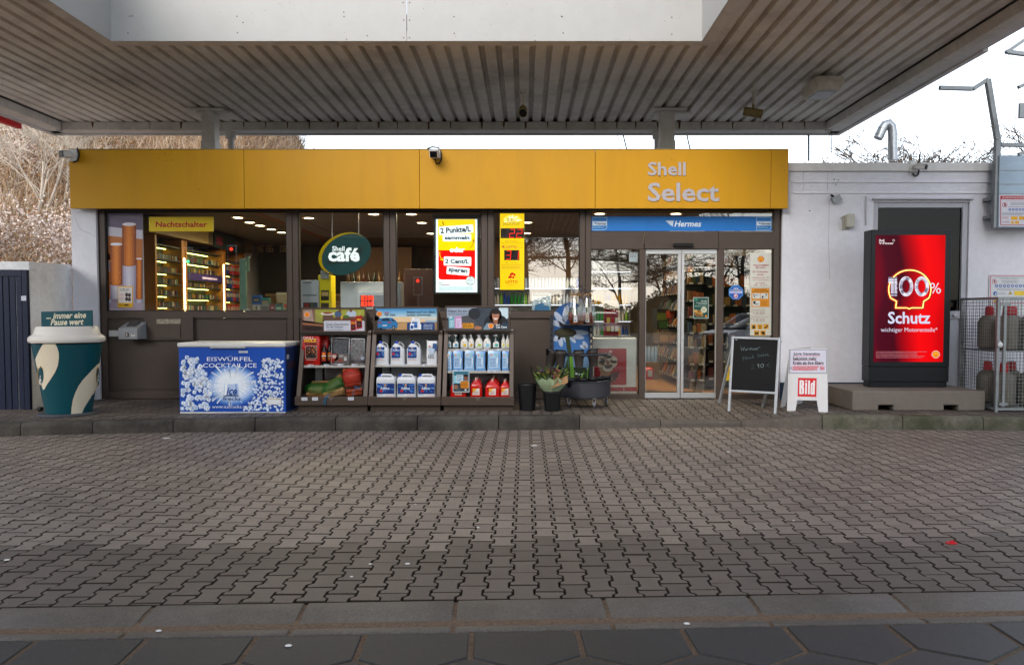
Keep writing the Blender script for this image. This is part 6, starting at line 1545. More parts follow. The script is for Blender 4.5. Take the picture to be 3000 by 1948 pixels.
gift(1720, 10.84, 48, 850, 862, 'smaller cellophane gift basket tucked behind at the right of the trolley top')
# ================================================================ RIGHT-HAND SIDE
class PZ(Print):
 """print in the coordinates of an enlarged crop: scale, left, top"""
 def __init__(s, sc_, ox, oy, p0, n=(0, -1, 0), step=.0006): super().__init__(p0, n, step); s.q = (sc_, ox, oy)
 def P(s, x, y, lay=1): return super().P(s.q[1] + x / s.q[0], s.q[2] + y / s.q[0], lay)
def ground_at(px, py):
 Y = 10.
 for _ in range(12): p = at(px, py, Y); Y = Y + (gy(py, sw_z(p.x, Y)) - Y) * .7
 return at(px, py, Y)
# ---- chalkboard
m_af = M('aluminium_frame', 'a3a7ab', .4, .4, .06, 20, 0, 50, .2, 6, '6f7276')
m_cb = M('chalk_black', '060809', .8, 0, .25, 6, 0, 50, .3, 3, '0e1112')
BL, BR = ground_at(2136, 1205), ground_at(2271, 1213)
TL, TR = at(2148, 985, BL.y + .25), at(2284, 989.5, BR.y + .25)
ch = thing('chalkboard', 'black chalkboard in a worn aluminium frame announcing a warm dish for 2,90', 'chalkboard', (BL + BR) / 2)
nrm = (BR - BL).cross(TL - BL).normalized()
if nrm.y > 0: nrm = -nrm
for a, b in ((BL, TL), (BR, TR)): mb = MB(); mb.bar(a, b, .034, .03, up=nrm); mb.build('leg', m_af, ch, bev=.003)
u = (TL - BL)
def lerp(a, b, t): return a + (b - a) * t
tr0 = lerp(TL, BL, .02); tr1 = lerp(TR, BR, .02)
mb = MB(); mb.bar(tr0 + (tr1 - tr0) * .02, tr1 - (tr1 - tr0) * .02, .034, .04, up=nrm) if False else mb.bar(lerp(tr0, tr1, .025), lerp(tr0, tr1, .975), .03, .042, up=nrm); mb.build('rail', m_af, ch, bev=.003)
lo0, lo1 = lerp(TL, BL, .73), lerp(TR, BR, .73)
mb = MB(); mb.bar(lerp(lo0, lo1, .025), lerp(lo0, lo1, .975), .03, .036, up=nrm); mb.build('rail', m_af, ch, bev=.003)
mb = MB(); c = [lerp(lo0, lo1, .02), lerp(lo0, lo1, .98), lerp(tr0, tr1, .98), lerp(tr0, tr1, .02)]; mb.prism([p + nrm * .002 for p in c], -nrm * .01); pn = mb.build('board', m_cb, ch)
for a, b in ((BL, TL), (BR, TR)):
 e = lerp(a, b, .97) - nrm * .03; g_ = Vector((a.x + .02, a.y + .62, sw_z(a.x, a.y + .62))); mb = MB(); mb.bar(e, g_, .03, .03); mb.build('rear_leg', m_af, ch)
pr = PZ(5.72, 2100, 960, lerp(lo0, tr0, .5) + nrm * .0025, nrm)
def chalk(strokes, c='7c9094', w=3.4):
 for s_ in strokes: pr.line(s_, w, c, 1)
chalk([[(402, 312), (414, 380), (438, 335), (446, 384), (470, 318)], [(492, 355), (478, 360), (476, 375), (490, 380), (498, 360), (502, 380)], [(514, 378), (514, 352), (520, 350), (534, 346)], [(548, 372), (550, 346), (562, 344), (568, 372), (572, 346), (584, 344), (592, 370)], [(604, 346), (606, 368), (618, 370), (628, 346), (632, 370)], [(644, 358), (664, 356), (660, 344), (648, 346), (644, 360), (652, 370), (668, 366)], [(684, 372), (682, 344), (690, 336), (728, 326)]])
chalk([[(418, 500), (440, 492), (468, 486)], [(438, 494), (446, 552)], [(440, 520), (462, 516)], [(478, 484), (478, 528), (486, 530)], [(494, 512), (512, 508), (508, 496), (496, 500), (494, 516), (506, 524), (518, 520)], [(528, 498), (532, 522)], [(552, 494), (542, 500), (554, 510), (544, 520)], [(578, 490), (566, 500), (572, 514), (584, 512)], [(600, 456), (602, 514)], [(602, 492), (614, 486), (620, 510)]], '5c7276', 3)
chalk([[(688, 432), (692, 494)], [(720, 452), (698, 470), (724, 490)], [(734, 470), (752, 466), (748, 454), (736, 460), (736, 478), (752, 482)], [(784, 448), (768, 456), (768, 474), (784, 470), (788, 450), (792, 476)], [(766, 430), (768, 434)], [(780, 428), (782, 432)], [(820, 440), (806, 448), (824, 458), (806, 472)], [(840, 456), (858, 452), (854, 438), (840, 446), (842, 464), (862, 470), (884, 466)]], '5c7276', 3)
chalk([[(580, 640), (588, 618), (610, 612), (622, 626), (612, 656), (580, 692), (604, 686), (632, 690)], [(650, 676), (646, 696)]], '3f4d50', 3); chalk([[(706, 618), (692, 606), (682, 622), (692, 638), (706, 626), (706, 612), (704, 650), (700, 676)], [(756, 610), (736, 622), (736, 650), (752, 668), (774, 658), (786, 632), (778, 610), (756, 606)]], '8fa1a4', 4.5); chalk([[(890, 596), (862, 602), (848, 626), (856, 652), (884, 660), (902, 650)], [(824, 622), (880, 614)], [(822, 636), (876, 630)]], '435356', 3)
pr.rect(312, 197, 345, 207, 'b5b8bc', 2); pr.build('chalk_writing', parent=pn)
# ---- newspaper board
BL, BR = ground_at(2306, 1203.5), ground_at(2424, 1207.5)
TL, TR = at(2312, 1022, BL.y + .16), at(2428, 1022, BR.y + .16)
nb = thing('newspaper_board', 'white plastic newspaper sandwich board with a red square logo and a headline sheet', 'sandwich board', (BL + BR) / 2)
m_nb = M('board_white', 'c9c9cb', .4, 0, .03, 6)
nrm = (BR - BL).cross(TL - BL).normalized()
if nrm.y > 0: nrm = -nrm
pr = PZ(5.72, 2100, 960, BL, nrm, 0.)
pts = [(1208, 354), (1850, 350), (1856, 1420), (1705, 1416), (1672, 1222), (1348, 1214), (1310, 1396), (1172, 1394)]
vs = [pr.P(x, y, 0) for x, y in pts]
mb = MB(); mb.prism(vs, -nrm * .03); pn = mb.build('front_panel', m_nb, nb, bev=.005)
rv = [Vector((v.x + .035, 2 * TL.y - v.y + .04, v.z)) for v in vs]; mb = MB(); mb.prism(rv, (0, .02, 0)); mb.build('rear_panel', m_nb, nb, bev=.004)
pr = PZ(5.72, 2100, 960, BL + nrm * .001, nrm)
pr.poly([(1212, 362), (1848, 360), (1848, 770), (1204, 768)], '8f9399', 1); pr.poly([(1236, 380), (1832, 378), (1832, 752), (1228, 752)], 'c0bfd0', 2)
pr.text('Junge Generation', 1282, 412, 1730, 474, '15171e', 4, off=.03); pr.text('bekommt mehr', 1280, 486, 1674, 546, '15171e', 4, off=.03); pr.text('Krebs als ihre Eltern', 1277, 560, 1790, 616, '15171e', 4, off=.03)
for x0, y0, x1 in ((1282, 470, 1730), (1280, 540, 1674), (1277, 612, 1790)): pr.rect(x0, y0, x1, y0 + 7, 'b8323c', 3)
pr.rect(1272, 643, 1704, 674, 'b8323c', 3); pr.rect(1270, 680, 1682, 712, 'b8323c', 3); pr.text('Schuld sind Ernährung, Stress,', 1276, 647, 1700, 671, 'd9cfd6', 4, off=.01); pr.text('Alkohol und zu wenig Schlaf', 1274, 684, 1676, 708, 'd9cfd6', 4, off=.01); pr.rect(1728, 642, 1806, 712, 'b8323c', 3); pr.rect(1732, 646, 1802, 708, 'c9b7c2', 4); pr.text('Bild', 1738, 652, 1797, 702, 'b8323c', 5, off=.03); pr.greek(1420, 722, 1645, 738, 1, '9a98a6', 3); pr.rect(1240, 650, 1250, 700, '3a3a42', 3)
pr.poly([(1362, 838), (1674, 844), (1668, 1160), (1355, 1150)], 'c4101a', 2)
W_ = 'd6d5d7'
for q_ in ([(1388, 878), (1420, 878), (1412, 1112), (1382, 1112)], [(1420, 878), (1448, 880), (1462, 895), (1462, 965), (1448, 985), (1464, 1005), (1462, 1098), (1444, 1113), (1412, 1112)], [(1484, 922), (1514, 922), (1508, 1114), (1478, 1113)], [(1484, 880), (1516, 880), (1515, 906), (1484, 906)], [(1534, 882), (1564, 882), (1556, 1116), (1526, 1115)], [(1618, 884), (1648, 886), (1640, 1118), (1612, 1117)], [(1578, 935), (1590, 922), (1618, 922), (1612, 1117), (1578, 1116), (1568, 1104)]): pr.poly(q_, W_, 3)
for q_ in ([(1420, 900), (1430, 900), (1428, 970), (1418, 970)], [(1418, 1010), (1428, 1010), (1426, 1090), (1416, 1090)], [(1598, 948), (1606, 948), (1602, 1092), (1594, 1092)]): pr.poly(q_, 'c4101a', 4)
pr.build('headline_print', parent=pn)
# ---- advertising screen on its concrete slab
m_slab = M('slab_taupe', '6d655d', .7, 0, .08, 12, .2, 90, .3, 2, '4a433c')
SYF = gy(1206, SWZ); sx0, sx1 = at(2497, 1190, SYF).x, at(2886, 1190, SYF).x
szt = at(2700, 1145.5, SYF).z; sz0 = sw_z(6, SYF) + .004
SYB = SYF + 1.05
slab = thing('concrete_plinth', 'broad taupe concrete plinth with two forklift pockets under the tall screen', 'plinth', ((sx0 + sx1) / 2, SYF + .5, sz0))
pk = [(at(2574, 1190, SYF).x, at(2618, 1190, SYF).x), (at(2766, 1190, SYF).x, at(2808, 1190, SYF).x)]; zpk = at(2600, 1186.5, SYF).z
mb = MB(); prof = [(sx0, sz0), (pk[0][0], sz0), (pk[0][0], zpk), (pk[0][1], zpk), (pk[0][1], sz0), (pk[1][0], sz0), (pk[1][0], zpk), (pk[1][1], zpk), (pk[1][1], sz0), (sx1, sz0), (sx1, szt), (sx0, szt)]
mb.prism([(x, SYF, z) for x, z in prof], (0, 1.05, 0)); mb.build('slab', m_slab, slab, bev=.012)
for a, b in pk: mb = MB(); mb.box(a + .002, b - .002, SYF + .3, SYF + .32, sz0, zpk - .002); mb.build('pocket_back', m_dark, slab)
TYF = gy(1135, szt) + .0
m_tot = M('totem_black', '14171b', .35, .3, .06, 20)
tx0, tx1 = at(2549, 900, TYF).x, at(2785, 900, TYF).x; tz1 = at(2660, 673, TYF).z; tz0 = szt + .004; TD = .24
tot = thing('advertising_screen', 'tall black advertising screen glowing red with a neon outline and white lettering', 'advertising screen', ((tx0 + tx1) / 2, TYF + .12, szt))
zb1 = at(2660, 1075, TYF).z; zb2 = at(2660, 1118, TYF).z
mb = MB(); mb.box(tx0, tx1, TYF, TYF + TD, zb1 + .003, tz1); cas = mb.build('casing', m_tot, tot, bev=.008)
mb = MB(); mb.box(tx0 + .002, tx1 - .002, TYF + .006, TYF + TD - .004, zb2, zb1); mb.build('base_cover', m_tot, tot, bev=.005)
mb = MB(); mb.box(tx0 + .02, tx1 - .02, TYF + .02, TYF + TD - .02, tz0, zb2 - .002); mb.build('foot', m_tot, tot, bev=.004)
def screen_mat():
 m = bpy.data.materials.new('screen_red'); m.use_nodes = True; n, l = m.node_tree.nodes, m.node_tree.links; b = n['Principled BSDF']; b.inputs['Base Color'].default_value = (.006, .002, .002, 1); b.inputs['Roughness'].default_value = .25
 tc = n.new('ShaderNodeTexCoord'); sx = n.new('ShaderNodeSeparateXYZ'); l.new(tc.outputs['Generated'], sx.inputs[0])
 w = n.new('ShaderNodeMath'); w.operation = 'SINE'; w2 = n.new('ShaderNodeMath'); w2.operation = 'MULTIPLY'; w2.inputs[1].default_value = 7; l.new(sx.outputs[2], w2.inputs[0]); l.new(w2.outputs[0], w.inputs[0])
 ad = n.new('ShaderNodeMath'); ad.operation = 'MULTIPLY_ADD'; ad.inputs[1].default_value = .06; l.new(w.outputs[0], ad.inputs[0]); l.new(sx.outputs[0], ad.inputs[2])
 cr = n.new('ShaderNodeValToRGB'); e = cr.color_ramp.elements; e[0].position = .0; e[0].color = (.16, .002, .012, 1); e[1].position = 1.; e[1].color = (.62, .0, .002, 1)
 for p, c in ((.12, (.07, .002, .012, 1)), (.34, (.06, .001, .008, 1)), (.5, (.42, .0, .005, 1)), (.7, (.95, .001, .003, 1)), (.88, (.85, .0, .003, 1))): k = e.new(p); k.color = c
 l.new(ad.outputs[0], cr.inputs[0]); l.new(cr.outputs[0], b.inputs['Emission Color']); b.inputs['Emission Strength'].default_value = .36; b.inputs['Specular IOR Level'].default_value = .03; return m
mb = MB(); a, b = at(2559, 1060, TYF), at(2770, 689, TYF); mb.box(a.x, b.x, TYF - .003, TYF - .0005, a.z, b.z); scr = mb.build('screen', screen_mat(), cas)
pr = PZ(1.717, 2300, 400, (0, TYF - .0032, 0)); S_ = '*.30'
pr.text('Shell', 472, 517, 499, 529, 'e8d8dc' + S_, 1, off=.02); pr.text('V-Power', 472, 531, 546, 543, 'e8d8dc' + S_, 1, off=.02)
for k in range(8): t = R(k * 45); pr.line([(546 + 5 * math.cos(t), 523 + 5 * math.sin(t)), (546 + 5 * math.cos(t + .7), 523 + 5 * math.sin(t + .7))], 1.6, 'e8d8dc' + S_, 1)
ol = []
for k in range(33): t = R(-26 + k * 232 / 32); ol.append((627 + 106 * math.cos(t), 770 - 98 * math.sin(t)))
ol += [(560, 829), (556, 862), (612, 862), (624, 867), (636, 862), (692, 862), (697, 829), (722, 813)]
ol.append(ol[0])
po = PZ(1.717, 2300, 400, (0, TYF - .0032, 0))
for w, c, s_, L in ((18, 'a01008', .24, 1), (11, 'c8300a', .3, 2), (6.5, 'e87a10', .4, 3), (3.6, 'ffd820', .7, 4), (1.6, 'fff6a0', .9, 5)): po.line(ol, w, '%s*%g' % (c, s_), L)
po.build('neon_outline', parent=scr)
q = random.Random(4)
for cx, wd in ((545, 0), (608, 1), (687, 1)):
 if wd:
  for k in range(30):
   t = 6.283 * k / 30; a = (cx + 27 * math.cos(t), 754 + 41 * math.sin(t)); b = (cx + 27 * math.cos(t + .24), 754 + 41 * math.sin(t + .24)); pr.line([a, b], 17, q.choice(('c8c2d4', 'a49cb6', 'e4e2ee', '6c6480')) + S_, 6 + k % 3)
  for r_ in (20, 34): pr.line([(cx + r_ * math.cos(6.283 * k / 24), 754 + (r_ + 14) * math.sin(6.283 * k / 24)) for k in range(25)], 2, ('50485c' if r_ == 20 else 'f0eef4') + S_, 10)
 else:
  pr.poly([(520, 708), (562, 708), (562, 803), (532, 803), (532, 735), (518, 735)], 'a8a0b8' + S_, 6)
  for k in range(9): y = 710 + k * 10; pr.rect(520 if k < 3 else 531, y, 566 - q.uniform(0, 8), y + q.uniform(3, 7), q.choice(('e4e2ee', '6c6480', 'c8c2d4', '40384c')) + S_, 7)
  pr.rect(546, 708, 549, 803, '40384c' + S_, 9)
for cx, cy in ((741, 750), (771, 776)): pr.line([(cx + 9 * math.cos(6.283 * k / 16), cy + 11 * math.sin(6.283 * k / 16)) for k in range(17)], 6, 'd8d4e2' + S_, 8)
pr.line([(770, 738), (742, 788)], 5, 'd8d4e2' + S_, 8)
pr.build('screen_graphics', parent=scr); pr = PZ(1.717, 2300, 400, (0, TYF - .0032, 0))
pr.text('Schutz', 517, 881, 730, 942, 'cfd2ea' + S_, 6, off=.022); pr.text('wichtiger Motorenteile*', 481, 960, 766, 989, 'd2d0e4' + S_, 6, off=.0); pr.greek(457, 1079, 712, 1116, 5, 'a8606a' + S_, 2); pr.emblem(758, 1096, 18, 3, 'd82018', 'f8b818', S_, rim='f0d8c8'); pr.build('screen_lettering', parent=scr)
# ---- gas bottle cage
m_galv = M('galvanised', '868a8c', .45, .6, .12, 14, 0, 50, .25, 6, '5e6264')
m_wire = M('wire_grey', '7c8080', .5, .5, .1, 20)
m_wired = M('wire_dark', '4a4e50', .5, .5, .1, 20)
cgY0 = gy(1211, SWZ - .01); cgx = at(2920, 1100, cgY0).x; cgY1 = cgY0 + .84; cgz0 = SWZ; cgz1 = at(2920, 870, cgY0).z; cgx1 = cgx + 1.25
cage = thing('gas_bottle_cage', 'galvanised wire mesh cage locked with a padlock, holding grey gas bottles', 'cage', ((cgx + cgx1) / 2, (cgY0 + cgY1) / 2, cgz0))
for x, y in ((cgx, cgY0), (cgx, cgY1), (cgx1, cgY0), (cgx1, cgY1)): mb = MB(); mb.box(x - .02, x + .02, y - .02, y + .02, cgz0, cgz1); mb.build('corner_post', m_galv, cage, bev=.003)
for a, b in (((cgx + .021, cgY0), (cgx1 - .021, cgY0)), ((cgx + .021, cgY1), (cgx1 - .021, cgY1)), ((cgx, cgY0 + .021), (cgx, cgY1 - .021)), ((cgx1, cgY0 + .021), (cgx1, cgY1 - .021))):
 for z in (cgz0 + .05, cgz1 - .015): mb = MB(); mb.bar((a[0], a[1], z), (b[0], b[1], z), .035, .03); mb.build('frame_rail', m_galv, cage)
mb = MB(); k = 0; w = .0045
while k * .047 < cgz1 - cgz0 - .1:
 z = cgz0 + .07 + k * .047; mb.box(cgx + .03, cgx1, cgY0 - .004, cgY0 - .004 + w, z, z + w); mb.box(cgx1, cgx1 + w, cgY0, cgY1, z, z + w); mb.box(cgx, cgx1, cgY1, cgY1 + w, z, z + w); k += 1
k = 0
while k * .047 < cgx1 - cgx: x = cgx + .02 + k * .047; mb.box(x, x + w, cgY0 - .004 + w, cgY0 - .004 + 2 * w, cgz0, cgz1); mb.box(x, x + w, cgY1 + w, cgY1 + 2 * w, cgz0, cgz1); k += 1
mb.build('wire_mesh', m_wire, cage, kind='stuff')
mb = MB(); k = 0
while k * .047 < cgz1 - cgz0 - .1: z = cgz0 + .07 + k * .047; mb.box(cgx - w, cgx, cgY0 + .02, cgY1 - .02, z, z + w); k += 1
k = 0
while k * .047 < cgY1 - cgY0: y = cgY0 + .02 + k * .047; mb.box(cgx - 2 * w, cgx - w, y, y + w, cgz0, cgz1); k += 1
mb.build('side_mesh', m_wired, cage, kind='stuff')
mb = MB(); mb.box(cgx + .06, cgx + .095, cgY0 - .035, cgY0 - .01, cgz0 + .08, cgz1 - .08); mb.build('door_frame', m_galv, cage, bev=.003)
for z in (cgz0 + .12, cgz1 - .1): mb = MB(); mb.box(cgx + .02, cgx + .13, cgY0 - .042, cgY0 - .036, z - .02, z + .02); mb.build('hinge', m_galv, cage)
zsh_ = cgz0 + .83
mb = MB(); mb.box(cgx + .03, cgx1 - .03, cgY0 + .05, cgY1 - .03, zsh_ - .02, zsh_); mb.build('shelf', m_galv, cage)
pl_ = at(2930, 1010, cgY0 - .06); lock = thing('padlock', 'round steel padlock hanging on the cage door', 'padlock', pl_)
mb = MB(); mb.lathe([(.012, -.012), (.034, -.01), (.034, .01), (.012, .012)], (0, 0, 0), 20); mb.v = [(pl_.x + x, pl_.y + z, pl_.z + y) for x, y, z in mb.v]; mb.build('body', m_alu, lock, smooth=40)
mb = MB(); mb.tube([(pl_.x - .014, pl_.y, pl_.z + .025), (pl_.x - .013, pl_.y + .01, pl_.z + .055), (pl_.x, pl_.y + .02, pl_.z + .065), (pl_.x + .012, pl_.y + .02, pl_.z + .05), (pl_.x + .012, pl_.y, pl_.z + .025)], .005, 7); mb.build('shackle', m_alu, lock, smooth=50)
m_gas = M('gas_bottle_grey', '6a655a', .5, .1, .12, 10, 0, 50, .3, 4, '4a443a'); m_gcap = M('gas_cap_red', 'a3121c', .4, 0, .08)
def gas(x, y, z0, label):
 t = thing('gas_bottle', label, 'gas bottle', (x, y, z0), 'grey gas bottles with red caps'); mb = MB(); mb.lathe([(.11, 0), (.135, .02), (.14, .05), (.14, .37), (.12, .43), (.07, .47), (.03, .48)], (x, y, z0), 20); mb.build('body', m_gas, t, smooth=45)
 mb = MB(); mb.lathe([(.055, 0), (.058, .02), (.052, .12), (.02, .13)], (x, y, z0 + .47), 14); mb.build('cap', m_gcap, t, smooth=40)
 mb = MB(); mb.lathe([(.145, .14), (.145, .16)], (x, y, z0), 20); mb.build('band', m_gas, t, smooth=40); return t
g0 = gas(cgx + .25, cgY0 + .2, zsh_ + .002, 'grey gas bottle with red cap, front left on the upper cage shelf')
for x, y, z, lb in ((.57, .2, zsh_ + .002, 'second front gas bottle on the upper cage shelf'), (.9, .2, zsh_ + .002, 'third front gas bottle on the upper cage shelf'), (.22, .55, zsh_ + .002, 'back left gas bottle on the upper cage shelf'), (.55, .56, zsh_ + .002, 'second back gas bottle on the upper cage shelf'), (.88, .55, zsh_ + .002, 'third back gas bottle on the upper cage shelf'), (.24, .22, cgz0 + .06, 'front left gas bottle on the cage floor'), (.58, .21, cgz0 + .06, 'second front gas bottle on the cage floor'), (.9, .22, cgz0 + .06, 'third front gas bottle on the cage floor'), (.23, .57, cgz0 + .06, 'back left gas bottle on the cage floor'), (.56, .56, cgz0 + .06, 'second back gas bottle on the cage floor')): copy_thing(g0, (cgx + x, cgY0 + y, z), lb, x * 7)
# ---- galvanised sign gantry
GYf = 11.42
gan = thing('sign_gantry', 'galvanised square-tube gantry with bent arms and a sheet metal box, fixed to the annex', 'sign gantry', at(2912, 667, GYf))
def gbar(name, pts, w, Y=GYf, dy=()):
 for i, (a, b) in enumerate(zip(pts, pts[1:])):
  y0 = dy[i] if dy else 0; y1 = dy[i + 1] if dy else 0
  mb = MB(); mb.bar(at(*a, Y + y0), at(*b, Y + y1), w, w, up=(0, 1, 0)); mb.build(name, m_galv, gan, bev=.004)
gbar('post', [(2914, 668), (2922, 412)], .075); gbar('post', [(2922, 410), (2893, 233)], .072, dy=(0, -.0)); gbar('arm', [(2894, 234), (2850, 262)], .06); gbar('arm', [(2849, 261), (2752, 258)], .058)
gbar('arm', [(2932, 425), (3060, 428)], .055)
for y in (588, 640): mb = MB(); mb.bar(at(2886, y, PY), at(2908, y - 6, GYf + .04), .09, .05, up=(0, 0, 1)); mb.build('wall_bracket', m_galv, gan)
m_sheet = M('sheet_bluegrey', '93a4b3', .45, .35, .1, 6, 0, 50, .2, 3, '6e7c88', streak=4)
mb = MB(); a, b = at(2921, 667, GYf - .04), at(3080, 456, GYf - .04); mb.box(a.x, b.x, GYf - .06, GYf + .02, a.z, b.z); bxx = mb.build('sheet_box', m_sheet, gan, bev=.005)
for y in (500, 540, 568):
 mb = MB(); z = at(2950, y, GYf - .06).z; mb.box(a.x + .005, b.x - .005, GYf - .064, GYf - .0605, z - .006, z + .006); mb.build('seam', m_galv, bxx)
def safety(pr_, x0, y0, x1, y1, lay0, title, red):
 pr_.rect(x0, y0, x1, y1, 'c2c3cc', lay0); pr_.line([(x0 + 3, y1 - 3), (x0 + 3, y0 + 3), (x1 - 3, y0 + 3), (x1 - 3, y1 - 3), (x0 + 3, y1 - 3)], 2.2, 'b8304a' if not red else 'a31420', lay0 + 1)
 if red: pr_.rect(x0 + 4, y0 + 4, x1 - 4, y0 + 12, 'a31420', lay0 + 1)
SG = thing('safety_sign', 'white safety sign with a dark red title bar on the sheet metal box', 'safety sign', at(2965, 660, GYf - .07), 'white safety signs')
pr = PZ(4.547, 2850, 560, (0, GYf - .0665, 0)); pr.rect(352, 52, 900, 468, 'c6c6cf', 1); pr.rect(366, 64, 890, 455, 'a31420', 2); pr.rect(376, 110, 882, 447, 'c6c6cf', 3); pr.text('SICHERHEITSANFORDERUNGEN', 392, 77, 790, 97, 'd9d0d4', 3, off=.01); pr.greek(450, 122, 720, 132, 1, 'b05a62', 4); pr.ell(425, 184, 33, 33, 'b0202c', 4); pr.ell(425, 184, 26, 26, 'cfcfd6', 5); pr.ell(427, 184, 12, 20, '20222a', 6); pr.line([(406, 166), (446, 204)], 6, 'b0202c', 7); pr.greek(500, 148, 700, 190, 4, '6f717e', 4); pr.greek(470, 204, 700, 218, 1, '6f717e', 4)
for k in range(8): pr.ell(492 + k * 45, 247, 18, 18, '1c4aa0', 4); pr.ell(492 + k * 45, 247, 8, 10, 'c6c6cf', 5, k * 40)
pr.greek(385, 285, 720, 325, 4, '6f717e', 4); pr.greek(385, 340, 490, 370, 3, 'b05a62', 4); pr.rect(508, 338, 596, 384, 'd8a018', 4); pr.rect(612, 338, 760, 384, 'd8a018', 4); pr.rect(508, 400, 544, 438, 'd8a018', 4); pr.rect(560, 400, 614, 438, 'd8a018', 4); pr.greek(385, 400, 490, 425, 2, 'b05a62', 4); pr.build('sign_face', parent=SG)
mb = MB(); a, b = pr.P(352, 468, 0), pr.P(900, 52, 0); mb.box(a.x, b.x, a.y + .0003, GYf - .0605, a.z, b.z); mb.build('sign_plate', m_nb, SG)
SG = thing('safety_sign', 'white safety sign with a thin pink-red border on the wall behind the cage', 'safety sign', at(2950, 930, PY), 'white safety signs')
pr = PZ(4.547, 2850, 560, (0, PY - .016, 0)); pr.rect(218, 1112, 900, 1640, 'c3c6c8', 1); pr.line([(236, 1640), (236, 1126), (900, 1126)], 9, 'c04a68', 2); pr.text('Sicherheitsanforderungen - Shell Retail - Arbeiten in H', 296, 1140, 700, 1156, '4d525c', 3, off=.0); pr.greek(360, 1158, 655, 1170, 1, '6f717e', 3); pr.ell(288, 1203, 32, 32, 'c04a58', 3); pr.ell(288, 1203, 25, 25, 'cfcfd6', 4); pr.ell(290, 1203, 10, 18, '20222a', 5); pr.line([(268, 1185), (308, 1222)], 5, 'c04a58', 6); pr.greek(385, 1184, 630, 1228, 4, '8a8c98', 3)
for k in range(9): pr.ell(316 + k * 53, 1262, 21, 21, '1c4aa0', 3); pr.ell(316 + k * 53, 1262, 9, 12, 'c3c6c8', 4, k * 40)
pr.greek(320, 1290, 720, 1325, 3, '8a8c98', 3); pr.ell(298, 1365, 27, 27, '1c4aa0', 3); pr.ell(304, 1370, 11, 16, 'c3c6c8', 4, 30); pr.greek(335, 1355, 445, 1375, 2, '8a8c98', 3); pr.poly([(497, 1330), (522, 1375), (472, 1375)], '2a2a22', 3); pr.poly([(497, 1338), (516, 1371), (478, 1371)], 'd8b020', 4); pr.rect(494, 1346, 500, 1362, '2a2a22', 5); pr.rect(552, 1330, 800, 1390, 'd8b838', 3); pr.rect(275, 1430, 322, 1480, 'd8b020', 3); pr.rect(400, 1430, 650, 1450, 'd8b020', 3); pr.rect(255, 1490, 800, 1500, 'c04a68', 3); pr.build('sign_face', parent=SG)
mb = MB(); a, b = pr.P(218, 1640, 0), pr.P(900, 1112, 0); mb.box(a.x, b.x, PY - .0157, PY - .001, a.z, b.z); mb.build('sign_plate', m_nb, SG)
g2 = thing('steel_bracket', 'galvanised bracket arms with a wire and a square plate, cut off by the right edge', 'bracket', at(3060, 500, 10.9))
def b2_(name, pts, w, Y=10.9):
 for a, b in zip(pts, pts[1:]): mb = MB(); mb.bar(at(*a, Y), at(*b, Y), w, w, up=(0, 1, 0)); mb.build(name, m_galv, g2, bev=.004)
b2_('post', [(3052, 640), (3052, 60)], .08); b2_('arm', [(2952, 152), (3050, 84)], .045); b2_('arm', [(2952, 153), (3050, 166)], .055); b2_('arm', [(2983, 257), (3050, 228)], .05); b2_('arm', [(2983, 453), (3050, 430)], .05)
mb = MB(); p = at(2952, 152, 10.87); mb.lathe([(.03, -.03), (.03, .03)], (0, 0, 0), 14); mb.v = [(p.x + x, p.y + z, p.z + y) for x, y, z in mb.v]; mb.build('pulley', m_galv, g2, smooth=40)
mb = MB(); mb.tube([at(2953, 158, 10.87), at(2999, 243, 10.9)], .004, 5); mb.build('wire', m_galv, g2)
mb = MB(); a, b = at(2987, 347, 10.86), at(3040, 302, 10.86); mb.box(a.x, b.x, 10.86, 10.9, a.z, b.z); mb.build('plate', m_galv, g2, bev=.006)
# ---- roof duct
m_duct = M('spiral_duct', 'a2a6aa', .3, .7, .1, 10, 0, 50, .2, 5, '6c7074')
DYc = 14.6; du = thing('roof_duct', 'silver spiral roof duct with a bent outlet above the annex', 'roof duct', at(2615, 460, DYc))
kD = DYc / FPX; pts = [at(2615, 470, DYc), at(2615, 390, DYc), at(2612, 372, DYc), at(2603, 362, DYc), at(2593, 366, DYc), at(2585, 378, DYc), at(2577, 396, DYc), at(2572, 406, DYc)]
mb = MB(); mb.tube(pts, 13 * kD, 20); mb.build('pipe', m_duct, du, smooth=50)
for k in range(6): mb = MB(); a = at(2615, 466 - k * 14, DYc); mb.tube([(a.x, DYc, a.z), (a.x, DYc, a.z + .012)], 13.7 * kD, 20); mb.build('seam', m_duct, du, smooth=40)
for i in (5, 6): mb = MB(); d = (pts[i + 1] - pts[i]).normalized(); mb.tube([pts[i], pts[i] + d * .012], 13.8 * kD, 20); mb.build('seam', m_duct, du, smooth=40)
